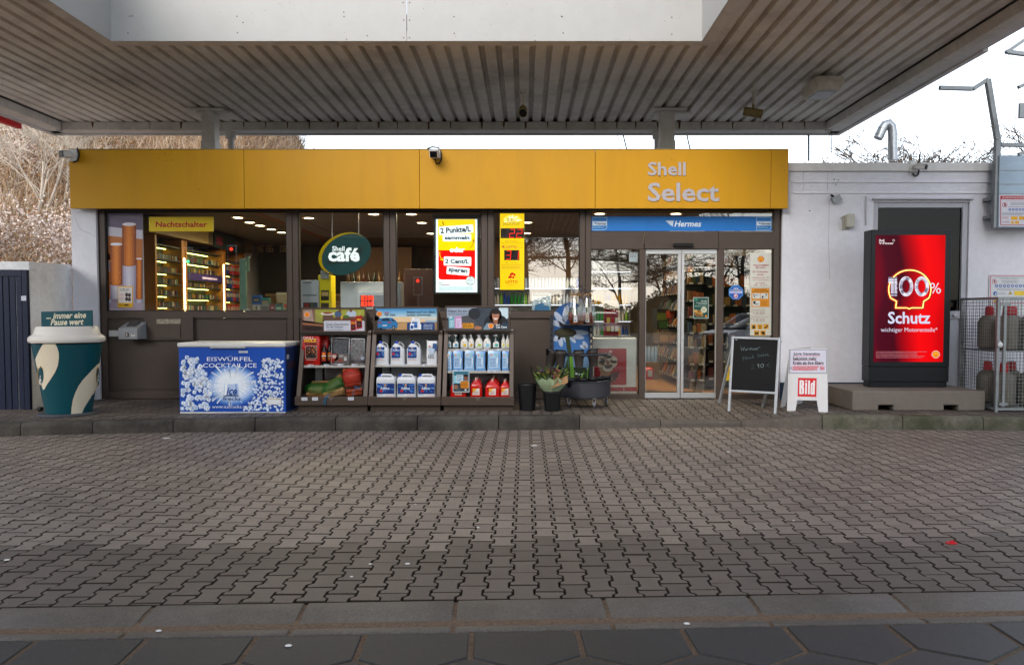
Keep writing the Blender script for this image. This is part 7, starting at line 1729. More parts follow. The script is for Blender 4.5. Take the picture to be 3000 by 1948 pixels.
# ---- cameras
m_cw = M('camera_white', 'd8d8d6', .4, 0, .06, 10, 0, 50, .2, 8, '6f6b66'); m_ck = M('camera_black', '0c0c0d', .15, 0, 0); m_cable = M('cable_black', '141414', .5, 0, 0)
def bullet(label, base, bw, bh, Y, tip, r, front_dy, cable):
 p = at(*base, Y); t = thing('security_camera', label, 'security camera', p, 'white bullet security cameras'); kk = Y / FPX
 mb = MB(); mb.box(p.x - bw * kk / 2, p.x + bw * kk / 2, Y - .05, Y - .001, p.z - bh * kk / 2, p.z + bh * kk / 2); mb.build('base', m_cw, t, bev=.015)
 e = at(*tip, Y - front_dy); d = (e - (p + Vector((0, -.08, 0)))).normalized(); s_ = p + Vector((0, -.07, 0))
 mb = MB(); mb.tube([p + Vector((0, -.05, 0)), p + Vector((0, -.09, 0)), s_ + d * .05], .028, 12); mb.build('joint', m_cw, t, smooth=50)
 L = (e - s_).length
 mb = MB(); mb.bar(s_ + d * .02, s_ + d * L, r * 2, r * 1.75); hs_c = mb.build('housing', m_cw, t, bev=.016, seg=3)
 mb = MB(); mb.bar(s_ + d * (L + .0005), s_ + d * (L + .012), r * 1.7, r * 1.4); mb.build('lens_face', m_ck, hs_c, bev=.006)
 mb = MB(); mb.bar(s_ + d * (L * .3) + Vector((0, 0, r * .92)), s_ + d * (L + .04) + Vector((0, 0, r * .92)), r * 2.2, .008); mb.build('sunshield', m_cw, hs_c)
 mb = MB(); mb.tube([at(x, y, Y - .03 - .02 * math.sin(i)) for i, (x, y) in enumerate(cable)], .011, 7); mb.build('cable', m_cable, t, smooth=60)
bullet('white bullet camera at the left end of the yellow fascia, aimed left', (218, 457), 24, 34, FB0, (180, 452), .055, .22, [(222, 470), (215, 476), (228, 470), (232, 452), (226, 434)])
bullet('white bullet camera on the middle of the yellow fascia, aimed at the forecourt', (1278, 452), 26, 28, FB0, (1270, 452), .062, .26, [(1252, 436), (1266, 431), (1284, 433), (1292, 446), (1293, 468), (1287, 479), (1278, 480), (1275, 466)])
bullet('white bullet camera on the white annex wall, aimed right', (2672, 490), 22, 34, PY, (2712, 490), .045, .2, [(2693, 452), (2695, 470), (2690, 478), (2692, 500), (2690, 512), (2683, 517), (2674, 510)])
# ---- lights and old floodlights under the canopy
m_old = M('old_beige', '8f7f52', .6, 0, .2, 14, .2, 40, .4, 6, '4c412c'); m_old2 = M('old_offwhite', 'd6d0c4', .55, 0, .12, 10, .2, 40, .4, 4, '6c6252')
lz = CZ - .26; LY0 = gy(262, lz); lx0, lx1 = at(2393, 255, LY0).x, at(2470, 255, LY0).x
can = thing('canopy_light', 'square off-white luminaire with a glass face hanging under the canopy', 'canopy light', ((lx0 + lx1) / 2, LY0 + .35, lz))
W_ = lx1 - lx0; D_ = .62
mb = MB(); c_ = ((lx0 + lx1) / 2, LY0 + D_ / 2); mb.loft([rring(*c_, W_ * .92, D_ * .92, .03, lz), rring(*c_, W_, D_, .04, lz + .04), rring(*c_, W_ * 1.12, D_ * 1.12, .05, lz + .1), rring(*c_, W_ * 1.08, D_ * 1.08, .05, lz + .19)]); mb.build('housing', m_old2, can, smooth=35)
mb = MB(); mb.box(c_[0] - W_ * .36, c_[0] + W_ * .36, c_[1] - D_ * .36, c_[1] + D_ * .36, lz - .006, lz - .001); mb.build('glass_face', M('lamp_glass', '8d8f90', .12, 0, .15, 6), can)
mb = MB(); mb.box(c_[0] - .12, c_[0] + .12, c_[1] - .12, c_[1] + .12, lz + .19, CZ); mb.build('mount', m_old2, can)
def flood(name, label, p_top, p_mid, a, b, r):
 YT = gy(p_top[1], CZ); t = thing(name, label, 'floodlight', at(*p_top, YT), 'old drum floodlights'); P0 = at(*p_top, YT)
 mb = MB(); mb.lathe([(.07, -.012), (.07, 0)], (P0.x, P0.y, CZ), 16); mb.build('plate', m_old2, t)
 M_ = at(*p_mid, YT); mb = MB(); mb.tube([(P0.x, YT, CZ - .01), (P0.x, YT, (CZ + M_.z) / 2), (M_.x, YT, M_.z)], .028, 10); mb.build('stem', m_old2, t, smooth=50)
 A = at(a[0], a[1], YT + a[2]); B = at(b[0], b[1], YT + b[2]); d = (B - A).normalized()
 mb = MB(); mb.tube([A, A + d * .03, A + d * .031, B - d * .03, B], [r * .8, r, r * .93, r * .93, r], 18); dr = mb.build('drum', m_old, t, smooth=50)
 mb = MB(); mb.tube([B + d * .001, B + d * .006], r * .82, 18); mb.build('lens', m_ck, dr, smooth=40)
 mb = MB(); mb.tube([M_ , M_ + Vector((0, 0, -.05)), (A + B) / 2 + Vector((0, 0, r))], .02, 8); mb.build('yoke', m_old, t)
flood('floodlight', 'old drum floodlight under the canopy facing the viewer', (1532, 266), (1532, 308), (1532, 322, .28), (1532, 332, -.06), .075)
flood('floodlight', 'old drum floodlight under the canopy turned towards the right', (2209, 270), (2207, 306), (2178, 326, 0), (2232, 335, -.05), .078)
# ---- wall lamp and sensor on the annex
wl = thing('wall_lamp', 'beige weatherproof wall box with a domed cover left of the annex door', 'wall lamp', at(2486, 668, PY))
a, b = at(2476, 668, PY - .05), at(2500, 628, PY - .05); mb = MB(); mb.box(a.x, b.x, PY - .12, PY - .03, a.z, b.z); mb.build('cover', M('beige_cover', 'aaa79b', .5, 0, .05), wl, bev=.02, seg=3)
mb = MB(); mb.box(a.x - .03, b.x - .05, PY - .029, PY - .001, a.z - .02, b.z - .02); mb.build('back_box', M('beige_cover', 'aaa79b'), wl, bev=.006)
sn = thing('wall_sensor', 'small tilted grey sensor box high on the annex wall', 'sensor', at(2448, 583, PY))
p = at(2450, 584, PY - .06); mb = MB(); mb.box(-.07, .07, -.03, .03, -.05, .05); c2, s2 = math.cos(.45), math.sin(.45); mb.v = [(p.x + x * c2 - z * s2, p.y + y, p.z + x * s2 + z * c2) for x, y, z in mb.v]; mb.build('box', M('sensor_grey', '8e9195', .5, 0, .06), sn, bev=.006)
mb = MB(); mb.tube([at(2436, 572, PY - .002), at(2438, 574, PY - .06), at(2448, 580, PY - .05)], .016, 8); mb.build('bracket', m_cable, sn, smooth=50)
mb = MB(); mb.tube([at(2538, 575, PY - .012), at(2536, 660, PY - .012)], .012, 7); tag(mb.build('cable_conduit', m_wfr, smooth=50), 'thin white vertical conduit beside the annex door frame', 'conduit')
# ---- loose cables between the roof and the canopy
for pts, lb, r in (([(1809, 397), (1803, 415), (1807, 424), (1818, 438)], 'thin curved cable from the canopy to the fascia, left of a straighter one', .006), ([(1826, 397), (1830, 414), (1836, 438)], 'thicker straight cable hanging just left of the second canopy column', .012), ([(2013, 398), (2017, 418), (2022, 438)], 'dark cable hanging just right of the second canopy column', .012), ([(2436, 385), (2428, 408), (2398, 432), (2390, 447)], 'thin looping cable from the canopy corner to the annex roof', .006), ([(2438, 385), (2436, 416), (2435, 452)], 'straight dark cable from the canopy corner to the annex roof', .008)):
 mb = MB(); mb.tube([at(x, y, 13.6) for x, y in pts], r, 6); tag(mb.build('hanging_cable', m_cable, smooth=60), lb, 'cable', 'cables between canopy and roof')
mb = MB(); mb.tube([at(2369, 395, 12.4), at(2369, 472, 12.4)], .018, 8); tag(mb.build('antenna_rod', m_galv, smooth=60), 'thin grey rod rising from the annex roof under the canopy corner', 'rod')
# ---- night counter
m_term = M('terminal_grey', '83868b', .45, .1, .06, 20, 0, 50, .2, 8, '55585c')
NY = FY - .06
nc = thing('card_terminal', 'grey sloped card payment terminal on a bracket below the night window', 'card terminal', at(375, 994, NY - .2))
a0, a1 = at(347, 994, NY - .25), at(402, 962, NY - .25); b1 = at(352, 943, NY - .06)
mb = MB(); y0, y1 = NY - .25, NY - .03; x0, x1 = a0.x, a1.x; mb.hexa([(x0, y0, a0.z), (x1, y0, a0.z), (x1 + .03, y1, a0.z), (x0 + .03, y1, a0.z), (x0, y0, a1.z), (x1, y0, a1.z), (x1 + .03, y1, b1.z), (x0 + .03, y1, b1.z)]); mb.build('housing', m_term, nc, bev=.006)
sl = (b1.z - a1.z) / (y1 - y0)
mb = MB(); cxq = (x0 + x1) / 2 + .02; mb.hexa([(cxq - .07, y0 + .05, a1.z + sl * .05 + .002), (cxq + .07, y0 + .05, a1.z + sl * .05 + .002), (cxq + .075, y1 - .03, b1.z - sl * .03 + .002), (cxq - .065, y1 - .03, b1.z - sl * .03 + .002), (cxq - .07, y0 + .05, a1.z + sl * .05 + .02), (cxq + .07, y0 + .05, a1.z + sl * .05 + .02), (cxq + .075, y1 - .03, b1.z - sl * .03 + .05), (cxq - .065, y1 - .03, b1.z - sl * .03 + .05)]); mb.build('keypad_hood', M('hood_dark', '3a3a3a', .5, 0, .1), nc, bev=.008)
pr = Print((0, y0 - .001, 0)); pr.rect(367, 975, 378, 987, '3a3c40', 1); pr.rect(384, 977, 395, 985, 'b9b7b0', 1); pr.ell(389.5, 979, 3, 2, '4a4a4a', 2); pr.rect(369, 977, 373, 985, 'a89f90', 2); pr.build('slots', parent=nc)
mb = MB(); a, b = at(320, 986, NY - .02), at(340, 968, NY - .02); mb.box(a.x, b.x + .08, NY - .03, NY - .003, a.z, b.z); mb.build('bracket', m_alu, nc, bev=.003)
nd = thing('night_drawer', 'brown metal night service drawer panel with a small viewing slot', 'service hatch', at(495, 997, NY))
a, b = at(424, 997, NY - .02), at(566, 926, NY - .02); mb = MB(); mb.box(a.x, b.x, NY - .03, NY + .0, a.z, b.z); hp = mb.build('hatch_plate', m_brownp, nd, bev=.004)
a, b = at(458, 992, NY - .04), at(528, 951, NY - .04); mb = MB(); mb.box(a.x, b.x, NY - .042, NY - .0305, a.z, b.z); mb.build('flap', m_brown, nd, bev=.004)
a, b = at(458, 949, NY - .04), at(528, 935, NY - .04); mb = MB(); mb.box(a.x, b.x, NY - .036, NY - .0305, a.z, b.z); mb.build('viewing_slot', M('slot_paper', '8a8474', .3, 0, .5, 25), nd, bev=.003)
pr = Print((0, NY - .0305, 0))
for i in range(5):
 for j in range(5):
  if (i - 2) ** 2 + (j - 2) ** 2 < 6: pr.ell(432 + i * 2.2, 937 + j * 2.2, .7, .7, '1d1815', 1, n=6)
pr.build('speaker_hole', parent=hp, kind='stuff')
# ================================================================ WINDOW SIGNS
def sign(name, label, cat, Y, q, group=None, step=.0006):
 pr = PZ(*q, (0, Y, 0), step=step); return pr, (name, label, cat, group)
def finish(pr, meta, x0, y0, x1, y1, Y, thick=.004, back='8a8a8a', part='print'):
 """sheet with real thickness behind the print; (x0..y1) in the print's own coordinates"""
 a, b = pr.P(x0, y1, 0), pr.P(x1, y0, 0)
 t = thing(meta[0], meta[1], meta[2], ((a.x + b.x) / 2, Y, a.z), meta[3])
 mb = MB(); mb.box(a.x, b.x, Y + .0002, Y + thick, a.z, b.z); mb.build('sheet', back, t)
 pr.build(part, parent=t); return t
SY = FY - .012
# cigarette poster
pr, me = sign('poster', 'tall poster of orange-tipped cigarettes in the leftmost pane', 'poster', SY, (3.967, 300, 600))
pr.rect(68, 70, 468, 1238, '8f7f8c', 1); pr.rect(68, 70, 468, 290, '5f566b', 2); pr.poly([(68, 70), (468, 70), (468, 180), (68, 130)], '6d6378', 3); pr.poly([(68, 255), (468, 300), (468, 400), (68, 360)], 'b3b0ba', 4); pr.poly([(68, 360), (468, 400), (468, 640), (68, 640)], 'a3602a', 4); pr.poly([(68, 560), (120, 600), (120, 690), (68, 660)], 'c2744a', 4); pr.poly([(68, 1130), (468, 1140), (468, 1238), (68, 1238)], '9a8c9a', 5); pr.line([(72, 1205), (300, 1238)], 8, 'b9b2bc', 6)
def cig(x0, x1, yt, ym, yb, L, tip=True):
 w = x1 - x0; n = 7
 for k in range(n):
  a, b = x0 + w * k / n, x0 + w * (k + 1) / n; sh = ('7d3c0c', 'a35412', 'bd6a1a', 'c47220', 'b66618', '9c5012', '74360a')[k]; wh = ('8d8698', 'a39dae', 'b4afbc', 'bab6c0', 'b0abb8', '9d97a8', '857e90')[k]
  e0 = 14 * math.sin(math.pi * (k / n)); e1 = 14 * math.sin(math.pi * ((k + 1) / n))
  pr.poly([(a, yt), (b, yt), (b, ym + e1), (a, ym + e0)], sh, L); pr.poly([(a, ym + e0), (b, ym + e1), (b, yb), (a, yb)], wh, L)
 pr.line([(x0, ym), (x0 + w * .25, ym + 11), (x0 + w * .5, ym + 15), (x0 + w * .75, ym + 11), (x1, ym)], 4, '5a2c0a', L + 1)
 if tip: pr.ell((x0 + x1) / 2, yt, w / 2, w * .135, 'b07a4a', L + 1); pr.ell((x0 + x1) / 2, yt - 2, w / 2 - 3, w * .12, 'cfcbd2', L + 2)
 q = random.Random(int(x0))
 for _ in range(14): pr.ell(q.uniform(x0 + 10, x1 - 10), q.uniform(yt + 40, ym - 20), q.uniform(2, 4), q.uniform(3, 8), 'cf8a3c', L + 1, n=8)
cig(74, 112, 770, 1082, 1140, 7); cig(230, 395, 230, 700, 1140, 7); cig(392, 468, 630, 1085, 1140, 10); cig(92, 236, 462, 925, 1095, 10)
pr.rect(182, 945, 358, 1192, 'd0a018', 14); pr.rect(190, 958, 348, 1140, 'cfc9c4', 15); pr.text("Der Mix mach's", 204, 970, 318, 988, '2a2a30', 16, off=.01); pr.greek(204, 992, 318, 1006, 2, '6a6a70', 16)
for k, (t, y) in enumerate((('2 FÜR', 1030), ('€ 5,95', 1048), ('3 FÜR', 1075), ('€ 8,90', 1093))): pr.text(t, 204, y, 248, y + 12, 'b02a30', 16, off=.01)
for x, y in ((285, 1045), (318, 1050), (285, 1095), (318, 1100)): pr.ell(x, y, 17, 24, '201a1c', 16); pr.ell(x, y - 8, 12, 8, '4c464c', 17); pr.rect(x - 13, y + 4, x + 13, y + 12, '5c1a20', 17)
pr.greek(195, 1158, 240, 1170, 1, '5a4208', 16); pr.rect(255, 1158, 310, 1172, '1d1a18', 16)
finish(pr, me, 68, 70, 468, 1238, SY)
pr, me = sign('window_sign', 'yellow night counter sign with red lettering', 'sign', SY, (3.967, 300, 600))
pr.rect(542, 142, 1292, 311, 'c9ac10', 1); pr.text('Nachtschalter', 620, 196, 1218, 262, 'a00d16', 2, off=.03); pr.poly([(850, 311), (886, 311), (882, 320), (868, 316), (856, 321)], 'a01a1a', 1); finish(pr, me, 542, 142, 1292, 311, SY)
# hanging oval cafe sign
HYs = FY + .16
pr, me = sign('hanging_sign', 'hanging oval dark green cafe sign with a yellow crescent rim and white lettering', 'hanging sign', HYs, (2.8, 850, 600))
pr.ell(440, 400, 218, 160, 'c8a810*.16', 1, -27, 48); pr.ell(462, 408, 212, 158, '3a6464*.1', 2, -27, 48); pr.poly([(290, 490), (310, 440), (420, 455), (520, 400), (605, 320), (590, 400), (520, 460), (400, 485)], '16302c', 3)
pr.text('Shell', 345, 340, 447, 381, 'e6eae8*.5', 5, off=.022); pr.text('café', 312, 352, 570, 467, 'e6eae8*.5', 5, off=.035)
a = pr.P(450, 580, 0); t = thing(*me[:3], (a.x, HYs, a.z)); vs = [pr.P(440 + 218 * math.cos(k * .131) * math.cos(R(-27)) - 160 * math.sin(k * .131) * math.sin(R(-27)), 400 + 218 * math.cos(k * .131) * math.sin(R(-27)) + 160 * math.sin(k * .131) * math.cos(R(-27)), 0) for k in range(48)]
mb = MB(); mb.prism([v + Vector((0, .0005, 0)) for v in vs], (0, .02, 0)); mb.build('disc', '1c2f2e', t); pr.build('lettering', parent=t)
for x, y in ((343, 285), (560, 240)): mb = MB(); p = pr.P(x, y, 0); mb.tube([(p.x, HYs + .01, p.z), (p.x, HYs + .01, CEZ)], .008, 6); mb.build('hanging_rod', 'a0a0a0', t)
# points light box
LBY = FY + .07
pr, me = sign('light_box', 'bright yellow, red and white light box advertising points and cents per litre', 'light box', LBY, (5.942, 1250, 620)); E1 = '*.6'
pr.rect(140, 118, 900, 1425, '3c3f40', 1); pr.rect(162, 135, 880, 1405, 'dceef0*.62', 2); pr.rect(196, 137, 845, 680, 'f0c800' + E1, 3); pr.poly([(203, 674), (845, 674), (845, 1150), (836, 1175), (812, 1187), (250, 1187), (220, 1175), (205, 1150)], 'e80d08' + E1, 4)
for (x0, y0, x1, y1, ro) in ((214, 245, 812, 388, -4), (280, 392, 774, 518, 0), (298, 788, 776, 942, 1), (348, 968, 742, 1102, 5)): pr.rrect(x0, y0, x1, y1, 18, 'e8f2f4' + '*.62', 6, ro)
nv = '16324e'; pr.text('2 Punkte/L', 238, 268, 770, 370, nv, 8, off=.04, rot=-4); pr.text('*', 762, 262, 782, 282, nv, 8); pr.text('sammeln', 312, 420, 746, 490, nv, 8, off=.04); pr.text('oder', 402, 622, 664, 710, 'f2f2ee*.8', 8, off=.04); pr.text('2 Cent/L', 322, 826, 736, 906, nv, 8, off=.04, rot=1); pr.text('*', 734, 826, 752, 846, nv, 8); pr.text('sparen', 378, 1000, 710, 1080, nv, 8, off=.04, rot=5)
pr.poly([(268, 182), (286, 175), (305, 250), (298, 256)], 'b01812', 6); pr.poly([(230, 246), (288, 262), (284, 272), (232, 262)], 'b01812', 6); pr.line([(748, 632), (780, 612), (808, 575), (820, 490)], 9, 'b03812', 6); pr.line([(795, 525), (818, 488), (838, 530)], 8, 'b03812', 6); pr.line([(228, 702), (228, 760), (248, 815), (280, 848)], 10, 'f0c800*.7', 6); pr.line([(236, 838), (284, 850), (276, 812)], 9, 'f0c800*.7', 6)
pr.ell(762, 1202, 82, 82, 'c8a820', 7); pr.ell(762, 1200, 78, 78, '16324e', 8); pr.ell(762, 1202, 73, 73, 'e0ecee*.6', 9); pr.rect(745, 1134, 776, 1152, 'c01820', 10); pr.greek(710, 1165, 812, 1215, 4, '4a5a66', 10, .1); pr.greek(715, 1235, 808, 1265, 2, '4a5a66', 10, .1)
pr.text('Shell', 213, 1225, 276, 1247, 'b81c24', 6, off=.012); pr.text('ClubSmart', 213, 1256, 412, 1288, 'b81c24', 6, off=.018); pr.greek(215, 1305, 845, 1380, 6, '9ab0b4', 6, .1)
a, b = pr.P(100, 1432, 0), pr.P(950, 42, 0); t = thing(*me[:3], ((a.x + b.x) / 2, LBY, a.z)); mb = MB(); mb.box(a.x + .02, b.x - .02, LBY + .0003, LBY + .08, a.z, b.z - .03); mb.build('case', '202122', t); pr.build('lit_face', parent=t)
a2 = pr.P(100, 130, 0); mb = MB(); mb.box(a.x, b.x, LBY + .01, LBY + .07, b.z - .06, b.z); mb.build('top_cover', '1b1b1c', t)
# jackpot sign
pr, me = sign('jackpot_sign', 'narrow yellow lottery sign with red luminous jackpot digits', 'lottery sign', LBY, (5.942, 1250, 620)); Y1 = 'ecc008*.55'
pr.rect(1266, 26, 1708, 1372, '3a3a2a', 1); pr.rect(1277, 36, 1698, 1360, Y1, 2); pr.ell(1490, 140, 150, 75, 'f2d040*.66', 3); pr.poly([(1435, 60), (1460, 110), (1495, 50), (1510, 108), (1590, 75), (1560, 130), (1680, 150), (1560, 170), (1330, 190), (1400, 150), (1330, 120), (1420, 130)], 'fff2a8*.75', 4)
pr.text('EURO', 1392, 118, 1562, 180, '1a1508', 6, off=.05); pr.text('EURO', 1396, 122, 1558, 176, 'e8c010*.6', 7, off=.005); pr.text('JACKPOT', 1326, 186, 1620, 250, '1a1508', 6, off=.05); pr.text('JACKPOT', 1331, 191, 1615, 245, 'e8c010*.6', 7, off=.005)
pr.rect(1288, 292, 1696, 466, '1c0607', 5); pr.rect(1350, 672, 1614, 848, '1c1213', 5)
def seg(d, x, y, w, h, c='ff2010*.8'):
 on = {'2': 'abged', '3': 'abgcd', '1': 'bc'}[d]; s_ = w * .12; P_ = {'a': ((x + s_, y), (x + w, y)), 'b': ((x + w, y + 3), (x + w - s_ * .6, y + h / 2)), 'c': ((x + w - s_ * .6, y + h / 2), (x + w - s_ * 1.2, y + h)), 'd': ((x - s_, y + h), (x + w - s_ * 1.2, y + h)), 'e': ((x - s_ * .4, y + h / 2), (x - s_, y + h)), 'g': ((x, y + h / 2), (x + w - s_, y + h / 2)), 'f': ((x, y), (x, y + h / 2))}
 for k in on: pr.line(list(P_[k]), 10, c, 7)
seg('2', 1450, 312, 82, 140); seg('2', 1575, 312, 88, 140); seg('3', 1392, 688, 76, 142); seg('1', 1530, 688, 70, 142)
for y in (520, 888): pr.text('Mio. € Jackpot', 1374, y - 11, 1592, y + 12, '3a3c1c', 5, off=.01)
for y in (553, 930): pr.rect(1295, y - 3, 1672, y + 1, '4a3a08', 5)
pr.text('LOTTO', 1380, 594, 1572, 642, 'b01444', 5, off=.02); pr.text('6 aus 49', 1580, 620, 1674, 642, 'b05a24', 5, off=.0); pr.ell(1322, 612, 18, 12, 'b01444', 5, 30); pr.ell(1345, 600, 14, 10, 'b01444', 5, -40); pr.ell(1345, 630, 14, 9, 'b01444', 5, 40); pr.greek(1305, 950, 1670, 1000, 3, '8a7418', 5, .2)
for cx, cy, rx, ry, ro in ((1478, 1088, 38, 22, -30), (1526, 1098, 28, 20, 40), (1452, 1140, 36, 22, -15), (1508, 1146, 24, 18, -40)): pr.ell(cx, cy, rx, ry, 'd01812*.5', 5, ro)
pr.line([(1490, 1120), (1478, 1160), (1455, 1192)], 4, 'd01812', 5); pr.text('LOTTO', 1374, 1198, 1584, 1248, 'c01410*.5', 5, off=.025); pr.text('Saartoto', 1410, 1264, 1546, 1292, 'c06a10', 5, off=.0)
a, b = pr.P(1266, 1372, 0), pr.P(1708, 26, 0); t = thing(*me[:3], ((a.x + b.x) / 2, LBY, a.z)); mb = MB(); mb.box(a.x, b.x, LBY + .0003, LBY + .05, a.z, b.z); mb.build('case', '202122', t); pr.build('lit_face', parent=t)
# parcel banner
pr, me = sign('banner', 'long blue parcel-service banner above the entrance doors', 'banner', SY, (2.377, 1700, 600))
pr.rect(76, 82, 1335, 183, '1868b2', 1); pr.text('Hermes', 655, 112, 843, 154, 'c9d6e2', 3, off=.022, shear=.25)
for y0, y1, xa in ((112, 121, 595), (123, 131, 606), (133, 141, 618), (143, 151, 632)): pr.poly([(xa, y0), (652 - (y0 - 112) * .2, y0), (649 - (y0 - 112) * .2, y1), (xa + 9, y1)], 'c9d6e2', 3)
for ox in (83, 1226):
 pr.poly([(ox, 87), (ox + 104, 87), (ox + 104, 160), (ox + 92, 174), (ox + 70, 178), (ox, 178)], '9fc0da', 3); pr.poly([(ox + 3, 90), (ox + 101, 90), (ox + 101, 158), (ox + 90, 171), (ox + 68, 175), (ox + 3, 175)], '1766a8', 4); pr.rect(ox + 3, 116, ox + 101, 146, 'b5c4d2', 5); pr.text('Hermes', ox + 28, 123, ox + 98, 141, '14304e', 6, off=.02, shear=.25); pr.poly([(ox + 8, 124), (ox + 28, 124), (ox + 24, 138), (ox + 20, 130)], '1766a8', 6); pr.text('PaketShop', ox + 8, 152, ox + 80, 168, '8fb4d2', 6, off=.0)
finish(pr, me, 76, 82, 1335, 183, SY)
# welcome strip
pr, me = sign('notice_strip', 'tall pale welcome notice strip with red print and orange pictogram panels, right of the doors', 'notice', SY, (5.944, 2100, 720)); rd = '961420'
pr.rect(578, 130, 950, 1560, 'b7b7ac', 1); pr.rect(580, 132, 948, 708, 'c2c2ba', 2); pr.emblem(767, 236, 58, 4, 'b8141c', 'd8a81c'); pr.text('WILLKOMMEN', 628, 326, 904, 356, rd, 4, off=.022); pr.text('BEI SHELL', 680, 368, 852, 396, rd, 4, off=.022); pr.text('SK Tankstellen', 622, 440, 892, 470, rd, 4, off=.018); pr.text('GmbH', 702, 490, 820, 518, rd, 4, off=.018); pr.text('Lebacherstraße 136', 620, 543, 906, 566, rd, 4, off=.01); pr.text('66113 Saarbrücken', 624, 583, 902, 606, rd, 4, off=.01); pr.text('Im Notfall:', 682, 634, 840, 656, rd, 4, off=.01); pr.text('0681 - 79 29 75', 646, 672, 878, 696, rd, 4, off=.014)
pr.rect(602, 740, 914, 1066, 'c07c10', 3); pr.text('GESICHERTES', 650, 754, 864, 780, '5c3606', 4, off=.022); pr.text('BARGELDSYSTEM!', 618, 786, 902, 810, '5c3606', 4, off=.022)
for x0, y0 in ((622, 828), (762, 828), (620, 956)): pr.rect(x0, y0, x0 + 130, y0 + 94, 'b9bdb8', 4)
pr.poly([(638, 834), (650, 834), (655, 880), (672, 900), (662, 908), (640, 880)], '22252a', 5); pr.rect(655, 858, 716, 866, '3a3d42', 5); pr.rect(782, 872, 812, 912, '3a4048', 5); pr.line([(822, 884), (880, 884)], 5, '3a4048', 5); pr.ell(860, 850, 14, 14, '2a2d32', 5); pr.ell(655, 990, 22, 26, '22252a', 5); pr.rect(632, 968, 678, 982, '101214', 6); pr.rect(668, 1010, 728, 1022, '22252a', 5); pr.greek(768, 960, 890, 1040, 5, '8a560a', 4)
pr.text('Öffnungszeiten Shop:', 598, 1104, 836, 1124, '7c2a2c', 4, off=.01)
for k, y in enumerate((1138, 1160, 1183)): pr.text(('Mo.-Fr.:  5.00 - 24.00 Uhr', 'Sa.:  6.00 - 24.00 Uhr', 'So.:  8.00 - 24.00 Uhr')[k], 598 + (38 if k else 0), y, 840, y + 17, '7c2a2c', 4, off=.01)
pr.text('Öffnungszeiten Waschhalle:', 598, 1228, 904, 1248, '7c2a2c', 4, off=.01)
for k, y in enumerate((1262, 1284, 1306)): pr.text(('Mo.-Fr.:  6.00 - 24.00 Uhr', 'Sa.:  6.00 - 24.00 Uhr', 'So.:  8.00 - 22.00 Uhr')[k], 598 + (38 if k else 0), y, 840, y + 17, '7c2a2c', 4, off=.01)
pr.rect(578, 708, 950, 712, '9a9a92', 3); pr.rect(578, 1334, 950, 1338, '9a9a92', 3)
for i, (x0, y0) in enumerate(((596, 1368), (704, 1366), (810, 1364), (648, 1474), (756, 1472))):
 pr.rrect(x0, y0, x0 + 92, y0 + 86, 6, 'c08a14', 3); cx = x0 + 46
 if i == 0: pr.rrect(x0 + 22, y0 + 24, x0 + 70, y0 + 78, 8, '33250a', 4); pr.rect(cx - 10, y0 + 12, cx + 10, y0 + 24, '33250a', 4)
 elif i == 1: pr.poly([(x0 + 24, y0 + 26), (x0 + 68, y0 + 26), (x0 + 60, y0 + 78), (x0 + 32, y0 + 78)], '33250a', 4); pr.rect(x0 + 32, y0 + 40, x0 + 60, y0 + 60, 'c08a14', 5)
 elif i == 2: pr.ell(cx, y0 + 44, 40, 22, '33250a', 4, -40); pr.ell(cx - 10, y0 + 34, 26, 12, 'c08a14', 5, -40)
 elif i == 3: pr.rect(x0 + 14, y0 + 14, x0 + 28, y0 + 76, '33250a', 4); pr.rect(x0 + 64, y0 + 14, x0 + 78, y0 + 76, '33250a', 4); pr.rrect(x0 + 24, y0 + 34, x0 + 68, y0 + 70, 8, '33250a', 4)
 else: pr.ell(cx, y0 + 42, 30, 24, '33250a', 4); pr.rect(cx - 4, y0 + 40, cx + 30, y0 + 76, '33250a', 4)
finish(pr, me, 578, 130, 950, 1560, SY)
pr, me = sign('age_sticker', 'blue octagonal age limit sticker on the pane right of the doors', 'sticker', SY, (5.944, 2100, 720))
def octo(r): return [(333 + r * math.cos(R(22.5 + 45 * k)), 812 + r * math.sin(R(22.5 + 45 * k))) for k in range(8)]
pr.poly(octo(134), '2a6cb4', 1); pr.poly(octo(126), '5f9ad0', 2); pr.poly(octo(120), '1450a0', 3); pr.text('KEINE', 292, 732, 375, 755, 'c9d4e2', 4, off=.03); pr.text('AUSNAHMEN', 236, 764, 426, 784, 'c8b88a', 4, off=.02); pr.rect(224, 792, 440, 830, 'aeb4d0', 4); pr.greek(232, 800, 432, 824, 2, '5c6aa0', 5); pr.ell(332, 876, 40, 40, 'b82438', 4); pr.ell(332, 876, 33, 33, 'c9ccd6', 5); pr.text('18', 312, 866, 352, 900, '20283a', 6, off=.03); pr.line([(306, 898), (358, 856)], 7, 'b82438', 7)
a = pr.P(333, 940, 0); t = thing(*me[:3], (a.x, SY, a.z)); vs = [pr.P(x, y, 0) for x, y in octo(134)]; mb = MB(); mb.prism([v + Vector((0, .0002, 0)) for v in vs][::-1], (0, .002, 0)); mb.build('sheet', '2a6cb4', t); pr.build('print', parent=t)
DSY = DY - .0075
pr, me = sign('door_flyer', 'small dark green flyer with pastry stuck on the right sliding door', 'flyer', DSY, (3.217, 1880, 720))
